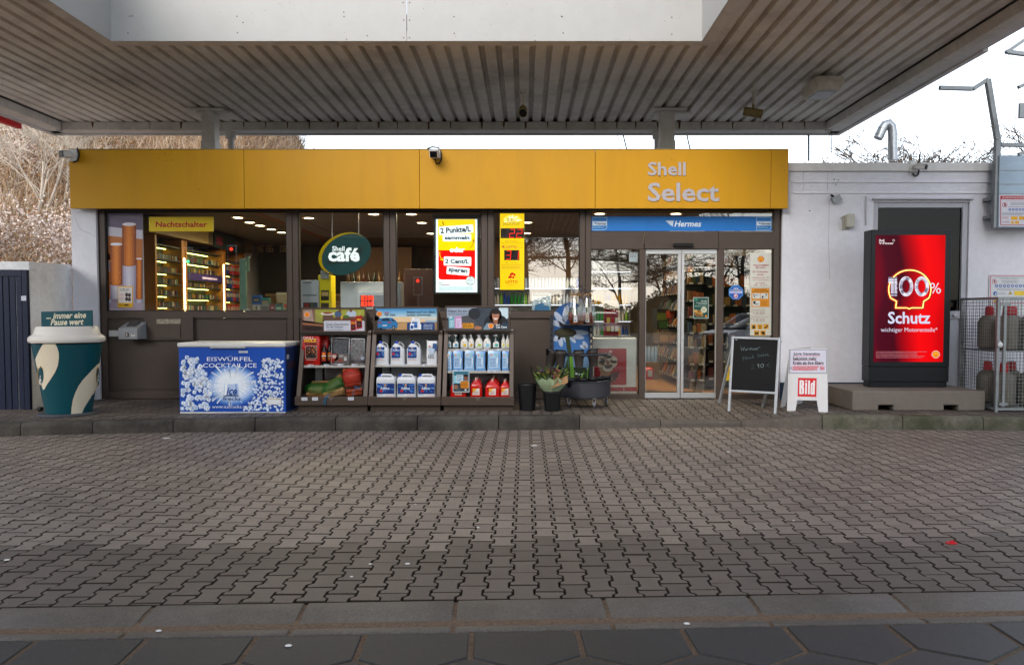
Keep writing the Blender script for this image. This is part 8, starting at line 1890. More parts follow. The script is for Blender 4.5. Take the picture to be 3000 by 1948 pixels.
pr.rect(486, 486, 630, 686, 'a6b0aa', 1); pr.rect(491, 491, 625, 681, '14403a', 2); pr.ell(514, 508, 16, 11, '2f7a5c', 3); pr.text('Wir backen', 560, 514, 616, 526, 'b9c4bc', 4, off=.01, shear=.2); pr.text('auch auf Vorbestellung', 512, 530, 616, 542, 'b9c4bc', 4, off=.01, shear=.2); pr.text('an den Feiertagen!', 530, 544, 616, 556, 'b9c4bc', 4, off=.01, shear=.2); pr.greek(502, 562, 616, 576, 2, '7d958a', 4)
for x, y in ((508, 615), (528, 630), (512, 645), (545, 618), (556, 640), (530, 655), (560, 655)): pr.ell(x, y, 20, 12, ('a5783c', 'b98d4c', '8f6430')[int(x) % 3], 4, (x * 7) % 90 - 45)
pr.ell(586, 604, 28, 28, 'b5b49c', 5); pr.greek(568, 592, 604, 616, 3, '4f6a54', 6); pr.emblem(606, 664, 10, 5, 'b84a1c', 'e8a020'); finish(pr, me, 486, 486, 630, 686, DSY, .002)
pr, me = sign('yellow_notice', 'small yellow notice partly behind the chalkboard', 'notice', SY, (5.72, 2100, 960)); pr.rect(146, 636, 300, 888, '8a9a20', 1); pr.rect(152, 640, 300, 882, 'c8a410', 2); pr.greek(200, 700, 290, 800, 4, '6a5208', 3); finish(pr, me, 146, 636, 300, 888, SY, .002)
pr, me = sign('window_notice', 'pale blue and white notice sheet low in the pane beside the gift baskets', 'notice', FY + .02, (2.377, 1400, 600)); pr.rect(377, 615, 508, 740, 'aab8c2', 1); pr.poly([(390, 740), (400, 700), (440, 680), (500, 712), (500, 740)], '4a7ca8', 2); pr.rect(380, 620, 505, 636, '8f9aa0', 2); pr.greek(384, 622, 500, 634, 1, '3d4a55', 3); pr.rect(460, 660, 500, 700, 'c9d0d4', 3); finish(pr, me, 377, 615, 508, 740, FY + .02, .002)
pr, me = sign('window_notice', 'faint square notice in the top corner of the left side light', 'notice', SY, (2.377, 1700, 600)); pr.rect(340, 336, 398, 398, '8d989c', 1); pr.greek(346, 342, 392, 370, 3, '5d686c', 2); finish(pr, me, 340, 336, 398, 398, SY, .001)
# ================================================================ INSIDE THE SHOP
def lamp(loc, energy, size, color=(1, .78, .5), shape='DISK'):
 l = bpy.data.lights.new('lamp', 'AREA'); l.energy = energy; l.size = size; l.shape = shape; l.color = color
 o = bpy.data.objects.new('lamp', l); o.location = loc; col.objects.link(o); return o
m_down = EM('ffe2b0', 14); m_ring = M('ring_white', 'b0a898', .4, 0, 0)
dn = [((697, 641), 0), ((732, 655), 1), ((762, 664), 0), ((795, 675), 1), ((825, 684), 0), ((905, 642), 0), ((1095, 631), 1), ((1205, 631), 0), ((1236, 656), 1), ((1262, 687), 0), ((1545, 655), 0), ((1543, 686), 1), ((1757, 630), 1), ((1980, 630), 0), ((2050, 660), 1)]
names = ('first', 'second', 'third', 'fourth', 'fifth')
for i, ((px, py), on) in enumerate(dn):
 p = gp(px, py, CEZ - .005) if False else at(px, py, gy(py, CEZ - .02))
 t = thing('downlight', 'round ceiling light inside the shop, %s' % ('behind the night counter, %s from left' % names[i] if i < 5 else ('above the grey coffee machine', 'at the right of the cafe sign pane', 'left of the points light box, upper one', 'left of the points light box, middle one', 'left of the points light box, lowest one', 'right of the jackpot sign, upper one', 'right of the jackpot sign, lower one', 'above the left end of the blue banner', 'above the middle of the blue banner', 'deep inside behind the blue banner')[i - 5]), 'ceiling light', (p.x, p.y, CEZ), 'shop ceiling lights')
 mb = MB(); mb.lathe([(.08, -.003), (.105, -.012), (.12, -.004), (.12, -.001)], (p.x, p.y, CEZ), 20, None, cap=False); mb.build('ring', m_ring, t, smooth=50)
 mb = MB(); mb.lathe([(.078, -.004), (.079, -.003)], (p.x, p.y, CEZ), 20); mb.build('lens', m_down, t)
 if i in (1, 3, 5, 6, 7, 8, 11, 12, 13): lamp((p.x, p.y, CEZ - .03), 14 if i in (5, 6, 7, 12) else 6, .15)
for x, y, e in ((-5.0, 15.0, 7), (-1.5, 15.5, 6), (1.6, 15.2, 13), (2.2, 13.0, 11), (1.2, 17.3, 4)): lamp((x, y, CEZ - .03), e, .2)  # fill lights without fixtures, added to brighten the room
# ---- tobacco wall along the left side, lit by strips
m_ora = M('oak_frame', '8a5a24', .5, 0, .15, 12, streak=.3); m_shd = M('shelf_dark', '2a2a26', .6, 0, .08, 10)
SX = -6.55
PK = ['24443c', '7c786c', '4a1c1a', '7a6428', '1c2a40', '3a3a38', '8c887a', '54261e', '2c221c', '34503a', '5c5030', '44362a']
PKm = [M('pack_' + c, c, .4, 0, .05, 20) for c in PK]
def side_shelf(y0, y1, zs, label, kind, seed, depth=.34):
 q = random.Random(seed); t = thing('tobacco_shelf', label, 'shelf', (SX, (y0 + y1) / 2, FLZ), 'lit shelves behind the counter')
 mb = MB(); mb.box(SX - .04, SX - .001, y0, y1, FLZ, 2.8); mb.build('back_panel', m_shd, t)
 for y in (y0, y1): mb = MB(); mb.box(SX, SX + depth, y - .03, y + .03, FLZ, 2.8); mb.build('side_panel', m_ora, t)
 for z in zs:
  mb = MB(); mb.box(SX, SX + depth - .02, y0 + .032, y1 - .032, z - .02, z); mb.build('shelf', m_shd, t)
  mb = MB(); mb.box(SX + .04, SX + .07, y0 + .06, y1 - .06, z - .03, z - .021); mb.build('light_strip', EM('e8e070', 5), t)
 mb = MB()
 for z, zn in zip(zs[:-1], zs[1:]):
  y = y0 + .05
  while y < y1 - .1:
   w = q.uniform(.034, .05) if kind == 'p' else q.uniform(.13, .17); h = min(zn - z - .04, q.uniform(.075, .09) if kind == 'p' else .2)
   if q.random() < .95: mb.box(SX + .1 + q.uniform(0, .02), SX + depth - .05, y, y + w - .006, z + .001, z + h, q.choice(PKm if kind == 'p' else [M('pouch_red', '9a1410', .35, 0, .1), M('pouch_navy', '1e3a78', .35, 0, .1), M('pouch_red', '9a1410')]))
   if kind != 'p' and mb.v: mb.box(SX + depth - .05, SX + depth - .046, y + .02, y + w - .03, z + h * .4, z + h * .8, PKm[6])
   y += w
 mb.build('pack', parent=t, kind='stuff'); return t
side_shelf(12.72, 13.7, [1.0, 1.2, 1.4, 1.6, 1.8, 2.0, 2.2, 2.42, 2.66], 'nearest lit tobacco shelf, left part behind the night counter pane', 'p', 1)
side_shelf(13.86, 15.5, [.9, 1.1, 1.32, 1.54, 1.76, 1.98, 2.24, 2.44, 2.66], 'wide lit tobacco shelf with a violet band behind the night counter pane', 'p', 2)
side_shelf(15.64, 16.6, [.9, 1.18, 1.46, 1.74, 2.02, 2.3, 2.58], 'lit shelf of red and navy pouches behind the night counter pane', 'r', 3)
for y in (13.78, 15.57, 16.68):
 mb = MB(); mb.box(SX + .2, SX + .33, y - .05, y + .05, FLZ, 2.8, m_ora)
 for k in range(30): z = 1.15 + k * .045; mb.box(SX + .331, SX + .338, y - .03, y - .008, z, z + .024, EM('fff2b8', 7)); mb.box(SX + .331, SX + .338, y + .008, y + .03, z, z + .024, EM('fff2b8', 7))
 tag(mb.build('led_post'), ('oak post with two lines of lights, nearest the poster', 'oak post with two lines of lights, between the shelves', 'oak post with two lines of lights, beside the red pouches')[(13.78, 15.57, 16.68).index(y)], 'lit post', 'lit posts')
mb = MB(); mb.box(SX + .24, SX + .35, 13.9, 15.46, 2.1, 2.23, '2f2450'); mb.box(SX + .351, SX + .353, 14.5, 15.2, 2.14, 2.18, 'a89ac0'); tag(mb.build('shelf_band'), 'violet advertising band across the wide tobacco shelf', 'shelf band')
mb = MB(); mb.box(SX + .0, SX + .4, 12.6, 14.7, 2.82, 3.08, M('header_cream', '7c6c42', .6, 0, .05)); mb.box(SX + .0, SX + .4, 14.71, 17.0, 2.82, 3.08, M('header_tan', '4c4230', .6, 0, .05)); tag(mb.build('header_panel'), 'cream header panel above the tobacco shelves', 'header panel')
mb = MB(); mb.box(SX + .401, SX + .43, 14.9, 16.5, 2.78, 3.06, '1c2422'); mb.box(SX + .4305, SX + .432, 15.0, 15.3, 2.84, 3.0, '5a2030'); mb.box(SX + .4305, SX + .432, 15.9, 16.3, 2.88, 2.98, '4a4030'); tag(mb.build('menu_screen'), 'dark advertising screen hanging on the tan header panel', 'screen')
lamp((SX + 1.3, 14.4, 2.9), 20, .8, (1, .85, .45));  # fill light without a fixture, added to brighten the tobacco shelves
# ---- back bar: menu boards, wood wall, brick, coffee machine
m_bar = M('bar_dark', '1d1814', .6, 0, .1, 6)
bb = thing('coffee_bar', 'dark coffee bar with menu boards at the back of the shop', 'coffee bar', (-5.2, 18.4, FLZ))
mb = MB(); mb.box(-6.4, -2.6, 18.2, 18.3, 2.0, CEZ - .02); mb.build('menu_board', m_bar, bb)
pr = Print((0, 18.198, 0))
for px in (700, 755, 780, 820): pr.greek(px, 700, px + 22, 740, 6, 'a89878', 1)
pr.build('menu_print', parent=bb)
mb = MB(); mb.box(-6.4, -1.0, 17.3, 17.9, FLZ, 1.15); mb.build('counter', M('bar_wood', '5a3c22', .5, 0, .2, 8, streak=.3), bb)
m_br = [M('brick_tan', '7d6a50', .8, 0, .15, 12), M('brick_brown', '6a563e', .8, 0, .15, 12), M('brick_buff', '8a7860', .8, 0, .15, 12)]
q = random.Random(5); bw_ = MB(); bw_.box(-6.4, -1.0, 18.31, 18.4, FLZ, 2.4); bw_.build('brick_backing', m_bar, bb)
for r_ in range(9):
 x = -6.3 + (.12 if r_ % 2 else 0)
 while x < -3.4: mb = MB(); mb.box(x, x + .225, 18.27, 18.31, 1.2 + r_ * .085, 1.2 + r_ * .085 + .075, q.choice(m_br)); mb.build('brick', parent=bb); x += .24
mb = MB(); mb.box(-1.9, 1.2, 16.4, 16.5, 2.25, CEZ - .02); wb = mb.build('wood_beam', M('beam_wood', '4a3524', .6, 0, .2, 6, streak=.3)); tag(wb, 'wood-clad beam with pale capital letters across the shop', 'beam')
mb2 = Print((0, 16.398, 0)); mb2.text('N & MARKT', 1092, 727, 1188, 741, '9a8468', 1, off=.0); mb2.build('lettering', parent=wb)
cm = thing('coffee_machine', 'pale coffee machine with round grinders on the back bar', 'coffee machine', (-5.05, 17.5, 1.15))
mb = MB(); mb.box(-5.5, -4.7, 17.45, 17.8, 1.16, 1.75); mb.build('body', M('machine_silver', '8f8b80', .3, .5, .1), cm, bev=.02)
for dx in (-.25, .1): mb = MB(); mb.lathe([(.1, 0), (.12, .03), (.06, .06)], (0, 0, 0), 16); mb.v = [(-5.1 + dx + x, 17.44 - z, 1.5 + y) for x, y, z in mb.v]; mb.build('dial', M('dial_cream', 'c0b498', .4, 0, .05), cm, smooth=40)
# ---- things just inside the panes
def boxy(name, label, cat, px0, px1, py0, py1, Y, d, c, art=(), group=None, bev=.006):
 a, b = at(px0, py1, Y), at(px1, py0, Y); t = thing(name, label, cat, ((a.x + b.x) / 2, Y, a.z), group); mb = MB(); mb.box(a.x, b.x, Y, Y + d, a.z, b.z); mb.build('body', c, t, bev=bev)
 if art:
  pr = Print((0, Y - .001, 0))
  for i, (x0, y0, x1, y1, cc) in enumerate(art): pr.rect(px0 + (px1 - px0) * x0, py0 + (py1 - py0) * y0, px0 + (px1 - px0) * x1, py0 + (py1 - py0) * y1, cc, 1 + i)
  pr.build('print', parent=t)
 return t
boxy('monitor_stand', 'pale green upright of a monitor stand behind the night counter pane', 'monitor stand', 703, 719, 758, 911, 12.15, .06, M('mint_metal', '5f7a6a', .4, .2, .08))
mb = MB(); mb.bar(at(719, 764, 12.17), at(731, 753, 12.1), .03); mb.bar(at(720, 780, 12.17), at(730, 796, 12.1), .03); mb.bar(at(727, 758, 12.1), at(727, 792, 12.1), .03); tag(mb.build('monitor_bracket', M('mint_metal', '5f7a6a')), 'pale green forked bracket on the monitor stand', 'bracket')
for (x0, x1, y0, y1, Y, c, lb, art) in ((738, 763, 865, 893, 12.1, '2a4a78', 'blue chocolate box on the sill stack behind the night counter pane', ((.1, .3, .9, .7, '16181c'), (.2, .4, .8, .6, '8a7a50'))), (764, 788, 873, 893, 12.15, '3f5f52', 'mint and tan packet right of the blue chocolate box', ((0, 0, 1, .2, '2f8a78'), (.1, .4, .9, .9, '8a7c60'))), (740, 762, 893, 911, 12.05, 'a39880', 'cream packet below the blue chocolate box', ((.4, .2, .6, .8, '5c4a3a'),)), (763, 788, 893, 911, 12.05, '8c8478', 'pale speckled packet in the bottom row', ((.1, .2, .9, .8, '5a5248'),)), (790, 806, 892, 911, 12.05, '7a2430', 'dark red packet in the bottom row', ((.2, .4, .8, .6, 'b0a090'),)), (806, 828, 891, 911, 12.03, '4f7a68', 'mint green packet in the bottom row', ((.1, .1, .9, .3, '26423a'), (.2, .45, .8, .8, '9aa888'))), (829, 844, 886, 911, 12.03, '8f8a60', 'olive packet at the right end of the bottom row', ((.2, .2, .8, .6, 'b0402c'),)), (810, 838, 857, 888, 12.3, 'a08c68', 'tan carton standing at the back of the packets', ((0, 0, 1, .2, 'c0ac88'),)), (712, 735, 905, 911, 12.1, '9a8f80', 'flat pale tray in the bottom row, nearest the monitor stand', ())): boxy('packet', lb, 'packet', x0, x1, y0, y1, Y, .1, c, art, 'packets behind the night counter pane', .003)
boxy('vending_machine', 'grey dispenser with red and dark cans at its foot, left in the cafe pane', 'dispenser', 882, 933, 821, 905, 12.1, .4, 'b0b3b5', ((.1, .06, .6, .1, '5c5f62'), (.1, .5, .9, .55, '6f7276'), (.12, .78, .95, 1, '2a2422'), (.2, .8, .45, 1, '8a1c18'), (.55, .82, .72, 1, '4a5a3a'), (.76, .82, .92, 1, '3a4a5a')))
boxy('snack_stand', 'yellow snack display stand in the cafe pane', 'display stand', 933, 969, 806, 905, 12.15, .3, 'cdbc12', ((.2, .45, .85, .75, '2a2410'), (.25, .5, .8, .62, 'b0905a'), (.2, .82, .85, 1, '3a3014')))
boxy('snack_card', 'small grey card on top of the yellow stand', 'card', 939, 962, 794, 817, 12.12, .01, '8c8f90')
boxy('screen_back', 'large pale grey back of a counter screen in the cafe pane', 'screen', 998, 1129, 826, 905, 12.2, .05, 'd0d2d4')
pd = boxy('price_display', 'white electronic price display with mirrored red digits', 'price display', 1047, 1127, 855, 905, 12.08, .05, 'd8dade', ((.55, .2, .95, .9, 'a6a8ae'), (.1, .2, .55, .9, '4a3c3e')))
pr = Print((0, 12.074, 0))
for r_ in range(2):
 for k, ch_ in enumerate('1288'): pr.text(ch_, 1066 + k * 9.5 - 7.5, 866 + r_ * 17, 1066 + k * 9.5, 880 + r_ * 17, 'ff3018*1.6', 1, off=.02)
pr.build('digit', parent=pd)
boxy('divider', 'pale grey divider panel right behind the second mullion', 'divider', 1163, 1175, 826, 905, 12.3, .3, '8d9095')
boxy('plum_panel', 'dark plum panel left of the points light box', 'panel', 1185, 1268, 788, 908, 12.9, .1, '2b1a18')
# shelf of spirits behind
ws = thing('bottle_shelf', 'wooden shelf with spirit bottles and two candle lamps behind the cafe sign', 'shelf', (-2.6, 14.9, 1.9)); q = random.Random(9)
mb = MB(); mb.box(-3.6, -2.3, 14.9, 15.2, 2.0, 2.03); mb.box(-3.6, -2.3, 15.2, 15.24, 1.5, 2.8); mb.build('board', M('shelf_wood', '4c331e', .6, 0, .2, 8), ws)
for k in range(12): mb = MB(); x = -3.5 + k * .1; mb.lathe([(.035, 0), (.038, .15), (.015, .21), (.014, .28)], (x, 15.0, 2.031), 10); mb.build('bottle', M('spirit_%d' % (k % 4), ('3a2410', '1e2a18', '6a4a20', '4a1c14')[k % 4], .15, 0, .05), ws, smooth=50)
# ---- drinks wall at the back, brightly lit
dw = thing('drinks_shelf', 'bright white shelf wall with rows of drinks at the back of the shop', 'shelf', (1.5, 18.6, FLZ)); m_shw = M('shelf_white', 'b5b8ba', .5, 0, .04)
mb = MB(); mb.box(-.9, 2.6, 18.75, 18.8, FLZ, 2.75); mb.build('back_panel', m_shw, dw)
zs = [.5, .9, 1.3, 1.7, 2.1, 2.5]
for z in zs: mb = MB(); mb.box(-.9, 2.6, 18.3, 18.749, z - .02, z); mb.build('shelf', m_shw, dw); mb = MB(); mb.box(-.85, 2.55, 18.3, 18.33, z - .035, z - .021); mb.build('light_strip', EM('eef4ff', .8), dw)
q = random.Random(19); DR = [M('drink_' + c, c, .25, 0, .05) for c in ('2f8a3a', 'c8ccd0', '1c4a98', 'b82a20', 'd09a20', '3a2418', '8ac040', 'e0d8c8')]; mb = MB()
for z in zs[:-1]:
 x = -.85; c = q.choice(DR)
 while x < 2.5:
  if q.random() < .25: c = q.choice(DR)
  h = q.uniform(.24, .3); mb.lathe([(.035, 0), (.036, h * .6), (.014, h * .85), (.014, h)], (x, 18.45, z + .001), 7, c); x += .085
mb.build('drink_bottle', parent=dw, kind='stuff', smooth=50)
lamp((.9, 17.6, 2.9), 10, 1.4, (.9, .95, 1))
# ---- ice cream chest
IY = 12.12; a, b = at(1733, 1148, IY), at(1866, 989, IY)
ic = thing('ice_cream_chest', 'white ice cream chest with a red ice cone picture, behind the left side light', 'ice cream chest', ((a.x + b.x) / 2, IY + .35, FLZ))
mb = MB(); mb.box(a.x, b.x, IY, IY + .75, FLZ + .01, b.z); mb.build('cabinet', m_fwh, ic, bev=.03, seg=3); mb = MB(); mb.box(a.x + .04, b.x - .05, IY + .05, IY + .7, b.z + .001, b.z + .02); mb.build('glass_lid', M('chest_glass', '5c6468', .08, 0, .1, 3), ic, bev=.004)
pr = PZ(2.377, 1400, 600, (0, IY - .001, 0)); pr.rrect(810, 1000, 1035, 1255, 10, '9c1620', 1); pr.rect(850, 1268, 1015, 1298, '9c1620', 1); pr.rect(1018, 1268, 1108, 1298, '9c1620', 1)
pr.poly([(840, 1120), (950, 1130), (905, 1195), (860, 1195)], '8a5c30', 2)
for x, y, rx, ry, ro in ((875, 1060, 34, 24, 0), (900, 1050, 36, 20, 10), (935, 1075, 38, 26, 20), (865, 1105, 36, 24, -20), (940, 1110, 34, 24, -30), (905, 1135, 36, 26, 0), (860, 1085, 30, 20, 0)): pr.ell(x, y, rx, ry, 'b9ac9c', 3, ro)
for x, y in ((880, 1070), (905, 1095), (930, 1085), (895, 1125), (925, 1120), (870, 1110)): pr.ell(x, y, 12, 9, '6e4a30', 4, 30)
pr.ell(905, 1130, 22, 12, '33201a', 5); pr.poly([(930, 1170), (990, 1160), (960, 1220), (925, 1240), (900, 1215)], '3a0d10', 2); pr.ell(925, 1022, 10, 6, 'd0c0c0', 3, 30); pr.build('picture', parent=ic)
# a generic red gift stand behind the chest
gs_ = thing('gift_stand', 'red and white gift display standing on the ice cream chest', 'display', (at(1790, 980, 12.6).x, 12.6, 1.1)); a, b = at(1772, 985, 12.6), at(1812, 905, 12.6)
mb = MB(); mb.box(a.x, b.x, 12.6, 12.8, a.z, b.z); mb.build('stand', '7c1418', gs_); a2, b2 = at(1768, 905, 12.58), at(1815, 880, 12.58); mb = MB(); mb.box(a2.x, b2.x, 12.58, 12.6, a2.z, b2.z); mb.build('card', 'a8a090', gs_)
q = random.Random(3)
for k in range(6): mb = MB(); x = a.x + .03 + (k % 3) * .07; z = a.z + .08 + (k // 3) * .14; mb.box(x, x + .05, 12.56, 12.599, z, z + .09, q.choice(('b8a040', 'a01a1a', 'c0b8a8'))); mb.build('gift_box', parent=gs_)
# ---- inside the doors: boxes, water, red canister, mat
boxy('cardboard_box', 'brown cardboard box just inside the left door', 'cardboard box', 1886, 1930, 1062, 1112, 12.7, .3, M('cardboard', '7a5c3c', .8, 0, .1))
for k, (x0, lb) in enumerate(((1889, 'left shrink-wrapped pack of water on the cardboard box'), (1909, 'right shrink-wrapped pack of water on the cardboard box'))):
 x, _, z, z1 = body_px(x0, x0 + 20, 1012, 1061, 12.72); t = thing('water_pack', lb, 'water pack', (x + .05, 12.8, z), 'water packs')
 for j in range(2): mb = MB(); mb.lathe([(.027, 0), (.029, .15), (.02, .22), (.012, .27)], (x + .03 + j * .055, 12.8, z), 10); mb.build('bottle', M('water_bottle', '8a9aa8', .15, 0, .1), t, smooth=50)
x0, x1, z0, z1 = body_px(1889, 1916, 1074, 1112, 12.45); t = thing('red_canister', 'red canister standing on the floor just inside the left door', 'canister', ((x0 + x1) / 2, 12.5, z0)); mb = MB(); cx = (x0 + x1) / 2; w = x1 - x0; mb.loft([rring(cx, 12.52, w * s_, .13 * s_, .02, z0 + (z1 - z0) * u) for u, s_ in ((0, .96), (.05, 1), (.75, 1), (.9, .7), (.95, .3))]); mb.build('body', m_redf, t, smooth=50); pr = Print((0, 12.452, 0)); pr.rect(1898, 1085, 1911, 1103, 'b8a898', 1); pr.build('label', parent=t)
boxy('pastry_case', 'low wrapped pastry display deeper inside the left door', 'pastry display', 1930, 1985, 975, 1008, 14.0, .6, '5a4a3a', ((.05, .2, .5, .8, '8a6a44'), (.55, .2, .95, .8, '7c5a3c')))
boxy('produce_stand', 'dark stand with orange and green produce deeper inside the left door', 'produce stand', 1925, 1984, 905, 965, 14.6, .5, '241c16', ((.0, .2, .5, .55, '4f5a20'), (.45, .1, .9, .45, 'a03c14'), (.1, .6, .6, .95, '2f4a20'), (.6, .5, .95, .9, '7c2a14')))
mb = MB(); mb.box(wx(1890), wx(2096), FY + .15, FY + .85, FLZ, FLZ + .012); tag(mb.build('door_mat', M('mat_grey', '33302c', .95, 0, .2, 40)), 'dark grey door mat just inside the sliding doors', 'door mat')
# ---- magazine gondola seen through the right door
def goods_rack(name, label, x, y0, y1, face, zs, seed, step, cols):
 q = random.Random(seed); t = thing(name, label, 'shelf', (x, (y0 + y1) / 2, FLZ), 'goods shelves right of the doors')
 mb = MB()
 if face == 'x': mb.box(x + .45, x + .5, y0, y1, FLZ, zs[-1] + .2)
 else: mb.box(y0, y1, x + .45, x + .5, FLZ, zs[-1] + .2)
 mb.build('back_panel', m_shd, t); mg_ = MB()
 for i, z in enumerate(zs):
  dp = .42 - .03 * i; mb = MB()
  if face == 'x': mb.box(x + .45 - dp, x + .449, y0, y1, z - .02, z)
  else: mb.box(y0, y1, x + .45 - dp, x + .449, z - .02, z)
  mb.build('shelf', m_shd, t); mb = MB(); p = y0
  while p < y1 - step:
   if face == 'x': mb.box(x + .448 - dp, x + .4495 - dp, p + .02, p + .09, z - .018, z + .015)
   else: mb.box(p + .02, p + .09, x + .448 - dp, x + .4495 - dp, z - .018, z + .015)
   p += step * 2.2
  mb.build('price_tag', 'a8a090', t, kind='stuff')
  p = y0 + .01
  while p < y1 - step:
   w = step * q.uniform(.75, 1); h = q.uniform(.12, .2); c = q.choice(cols); o = q.uniform(0, .03)
   if face == 'x':
    mg_.hexa([(x + .47 - dp + o, p, z + .001), (x + .49 - dp + o, p, z + .001), (x + .49 - dp + o, p + w, z + .001), (x + .47 - dp + o, p + w, z + .001), (x + .53 - dp + o, p, z + h), (x + .55 - dp + o, p, z + h), (x + .55 - dp + o, p + w, z + h), (x + .53 - dp + o, p + w, z + h)], c)
   else: mg_.box(p, p + w, x + .47 - dp + o, x + .55 - dp + o, z + .001, z + h, c)
   p += step
 mg_.build('goods', parent=t, kind='stuff'); return t
GM = [M('goods_' + c, c, .45, 0, .3, 25) for c in ('6c4a20', '8a6c40', '5a2418', '2c3844', '7c5c28', '3c4628', '8c7a5c', '382218', '222c38', '84461c')]
goods_rack('magazine_rack', 'tall dark magazine rack seen edge-on through the right door', 2.62, 13.2, 16.2, 'x', [.35, .65, .95, 1.25, 1.55, 1.85, 2.15, 2.45], 5, .12, GM)
goods_rack('goods_shelf', 'dark shelf of bagged goods behind the right side light', 13.0, 3.16, 4.3, 'y', [.35, .65, .95, 1.3, 1.62, 1.95, 2.3], 8, .1, GM)
goods_rack('goods_shelf', 'shelf of bottles and packets between the right door and its side light', 12.75, 2.78, 3.12, 'y', [.35, .62, .9, 1.15, 1.42, 1.7, 2.0], 9, .07, GM)
mb = MB(); m_crd = M('card_display', '8a7a64', .7, 0, .08); a = at(2036, 1085, 13.2); mb.hexa([(a.x - .1, 13.0, FLZ), (a.x + .12, 13.0, FLZ), (a.x + .12, 13.2, FLZ), (a.x - .1, 13.2, FLZ), (a.x, 13.2, 1.7), (a.x + .22, 13.2, 1.7), (a.x + .22, 13.3, 1.7), (a.x, 13.3, 1.7)], m_crd)
tag(mb.build('card_display'), 'leaning cardboard display with slots seen through the right door', 'cardboard display')
# ================================================================ ACROSS THE ROAD (mirrored in the panes)
m_dst = M('viaduct_stone', '2b2621', .9, 0, .3, 3, .5, 12); m_plb = M('viaduct_base', '6d6a64', .9, 0, .2, 3, .3, 20, .4, 1, '3c4448')
vd = thing('viaduct', 'dark railway viaduct wall with a pale base across the road, mirrored in the left panes', 'viaduct', (-24, -19, -.1))
mb = MB(); mb.box(-60, -7.6, -22, -18.2, 2.0, 8.0); mb.build('wall', m_dst, vd); mb = MB(); mb.box(-60, -7.5, -22, -18.1, -.1, 1.99); mb.build('base', m_plb, vd)
for k in range(10): mb = MB(); x = -12 - k * 4.6; mb.box(x, x + .8, -18.19, -17.8, 1.995, 7.6); mb.build('pier', m_dst, vd)
mb = MB(); mb.box(-7.4, -.1, -24, -20, -.1, 6.6); o = mb.build('sky_blocker', M('blocker_brown', '332a22', .9, 0, .3, 2)); tag(o, 'added dark brown block across the road, hiding the bright sky from the middle panes', 'building')  # added block; keeps bright sky reflections off the window signs
m_sig = M('signal_black', '0c0c0c', .6, 0, 0)
def signal(px, py, D, label, c, lit):
 Y = 2 * FY - D; x = (px - CX) * D / FPX; z = at(px, py, D).z; w, h = .5, 1.0; t = thing('traffic_light', label, 'traffic light', (x, Y, -.1), 'traffic lights across the road')
 mb = MB(); mb.tube([(x, Y - .05, -.1), (x, Y - .05, z + .5)], .06, 8); mb.build('pole', m_galv, t); mb = MB(); mb.box(x - w / 2, x + w / 2, Y, Y + .03, z - h / 2, z + h / 2); mb.build('board', 'd0d4d8', t, bev=.02); mb = MB(); mb.box(x - w / 2 + .06, x + w / 2 - .06, Y + .031, Y + .12, z - h / 2 + .06, z + h / 2 - .06); mb.build('head', m_sig, t)
 for k in range(3):
  zz_ = z + (.28 - .28 * k); mb = MB(); mb.lathe([(.1, 0), (.09, .02)], (0, 0, 0), 16); mb.v = [(x + a_, Y + .121 + c_, zz_ + b_) for a_, b_, c_ in mb.v]; mb.build('lens', EM(c, 3) if k == lit else m_sig, t)
signal(557, 752, 41, 'traffic light showing green, mirrored beside the tobacco shelves', '40f0b0', 2)
signal(684, 746, 41, 'traffic light showing red, mirrored beside the pale green monitor stand', 'ff4030', 0)
signal(1226, 838, 41, 'traffic light showing red, mirrored left of the points light box', 'ff3020', 0)
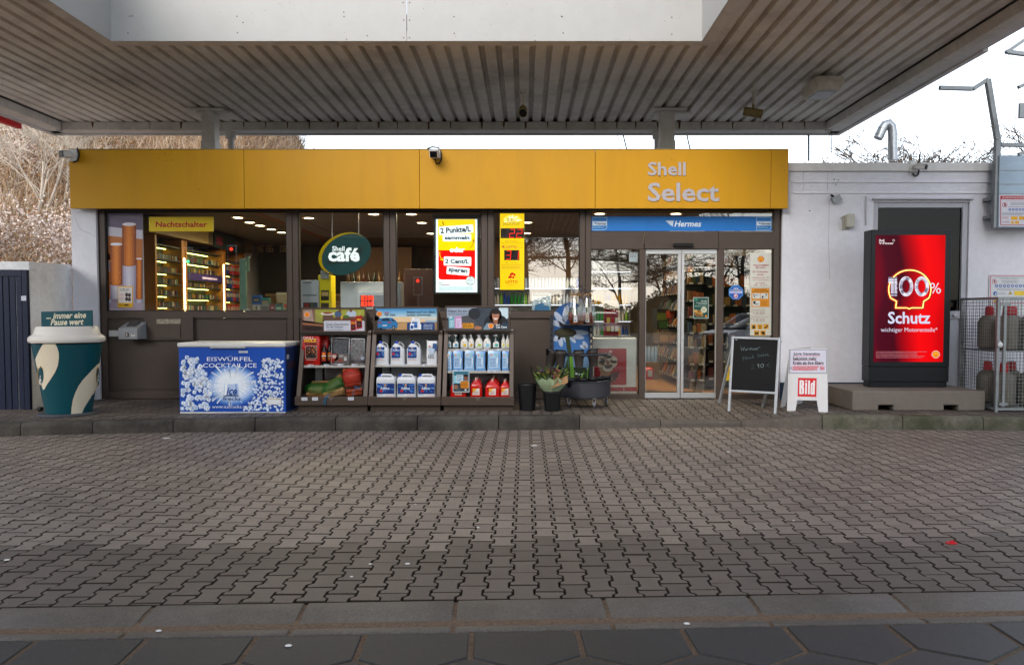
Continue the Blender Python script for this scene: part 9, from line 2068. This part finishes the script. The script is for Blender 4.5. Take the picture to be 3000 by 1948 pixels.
# ---- cars behind the viewer
m_car = M('car_white', 'c9cacc', .25, 0, .02, 3, coat=.6); m_carg = M('car_glass', '1a2024', .05, 0, 0); m_tyre = M('tyre', '141414', .8, 0, .1, 20); m_tail = M('tail_lamp', '8a0c10', .2, 0, 0)
def car(x, y, rz, label, paint):
 t = thing('parked_car', label, 'car', (x, y, -.02), 'parked white cars'); L, W_, H = 4.2, 1.76, 1.5
 def sec(u, zb, zt, w, tum): return [(-w / 2, u, zb), (-w / 2 * 1.0, u, zb + (zt - zb) * .55), (-w / 2 * tum, u, zt), (w / 2 * tum, u, zt), (w / 2, u, zb + (zt - zb) * .55), (w / 2, u, zb)]
 mb = MB(); mb.loft([sec(-2.1, .42, .82, 1.5, .95), sec(-2.02, .28, .95, 1.68, .95), sec(-1.2, .2, 1.0, W_, .94), sec(1.0, .2, .98, W_, .94), sec(1.75, .24, .86, 1.7, .93), sec(2.05, .34, .66, 1.5, .92)]); pts = mb.v;
 def place(v): c_, s_ = math.cos(rz), math.sin(rz); return [(x + a * c_ - b * s_, y + a * s_ + b * c_, z - .02) for a, b, z in v]
 mb.v = place(mb.v); mb.build('body', paint, t, smooth=45, bev=.02)
 mb = MB(); mb.loft([sec(-1.98, .93, 1.0, 1.5, .95), sec(-1.5, .96, 1.44, 1.52, .82), sec(-.3, .96, H, 1.54, .8), sec(.35, .96, 1.44, 1.54, .8), sec(1.15, .94, 1.0, 1.5, .9)]); mb.v = place(mb.v); mb.build('glasshouse', m_carg, t, smooth=45)
 mb = MB(); mb.loft([sec(-1.52, 1.42, 1.475, 1.28, .95), sec(-.3, 1.47, 1.53, 1.3, .95), sec(.38, 1.42, 1.465, 1.28, .95)]); mb.v = place(mb.v); mb.build('roof', paint, t, smooth=45)
 for sx in (-1, 1):
  mb = MB(); mb.box(sx * .60, sx * .80, -2.09, -1.98, .78, .98); mb.v = place(mb.v); mb.build('tail_lamp', m_tail, t, bev=.02)
  mb = MB(); mb.bar((sx * .66, -1.5, 1.45), (sx * .76, -1.95, .97), .06); mb.bar((sx * .65, .36, 1.44), (sx * .76, 1.12, .98), .05); mb.bar((sx * .70, -.45, 1.47), (sx * .83, -.45, .98), .06); mb.v = place(mb.v); mb.build('pillar', paint, t)
  mb = MB(); mb.box(sx * .86, sx * 1.02, .78, .9, .98, 1.1); mb.v = place(mb.v); mb.build('mirror', m_tyre, t, bev=.02)
  for yy in (-1.3, 1.3): mb = MB(); mb.lathe([(.2, -.1), (.31, -.09), (.31, .09), (.2, .1)], (0, 0, 0), 20); mb.v = place([(sx * .78 + c_, yy + a_, .31 + b_) for a_, b_, c_ in mb.v]); mb.build('wheel', m_tyre, t, smooth=40)
 mb = MB(); mb.box(-.26, .26, -2.115, -2.1, .55, .66); mb.v = place(mb.v); mb.build('number_plate', 'c8c8c4', t)
 mb = MB(); mb.box(-.7, .7, -2.12, -2.02, .3, .5); mb.v = place(mb.v); mb.build('bumper', m_tyre, t, bev=.02); return t
D = 44; car((1766 - CX) * D / FPX, 2 * FY - D, math.pi, 'white hatchback seen from behind, mirrored in the left side light', m_car)
D = 26; car((2175 - CX) * D / FPX + .6, 2 * FY - D, 1.2, 'white car by the pumps, mirrored right of the sliding doors', m_car)
# ---------------------------------------------------------------- done
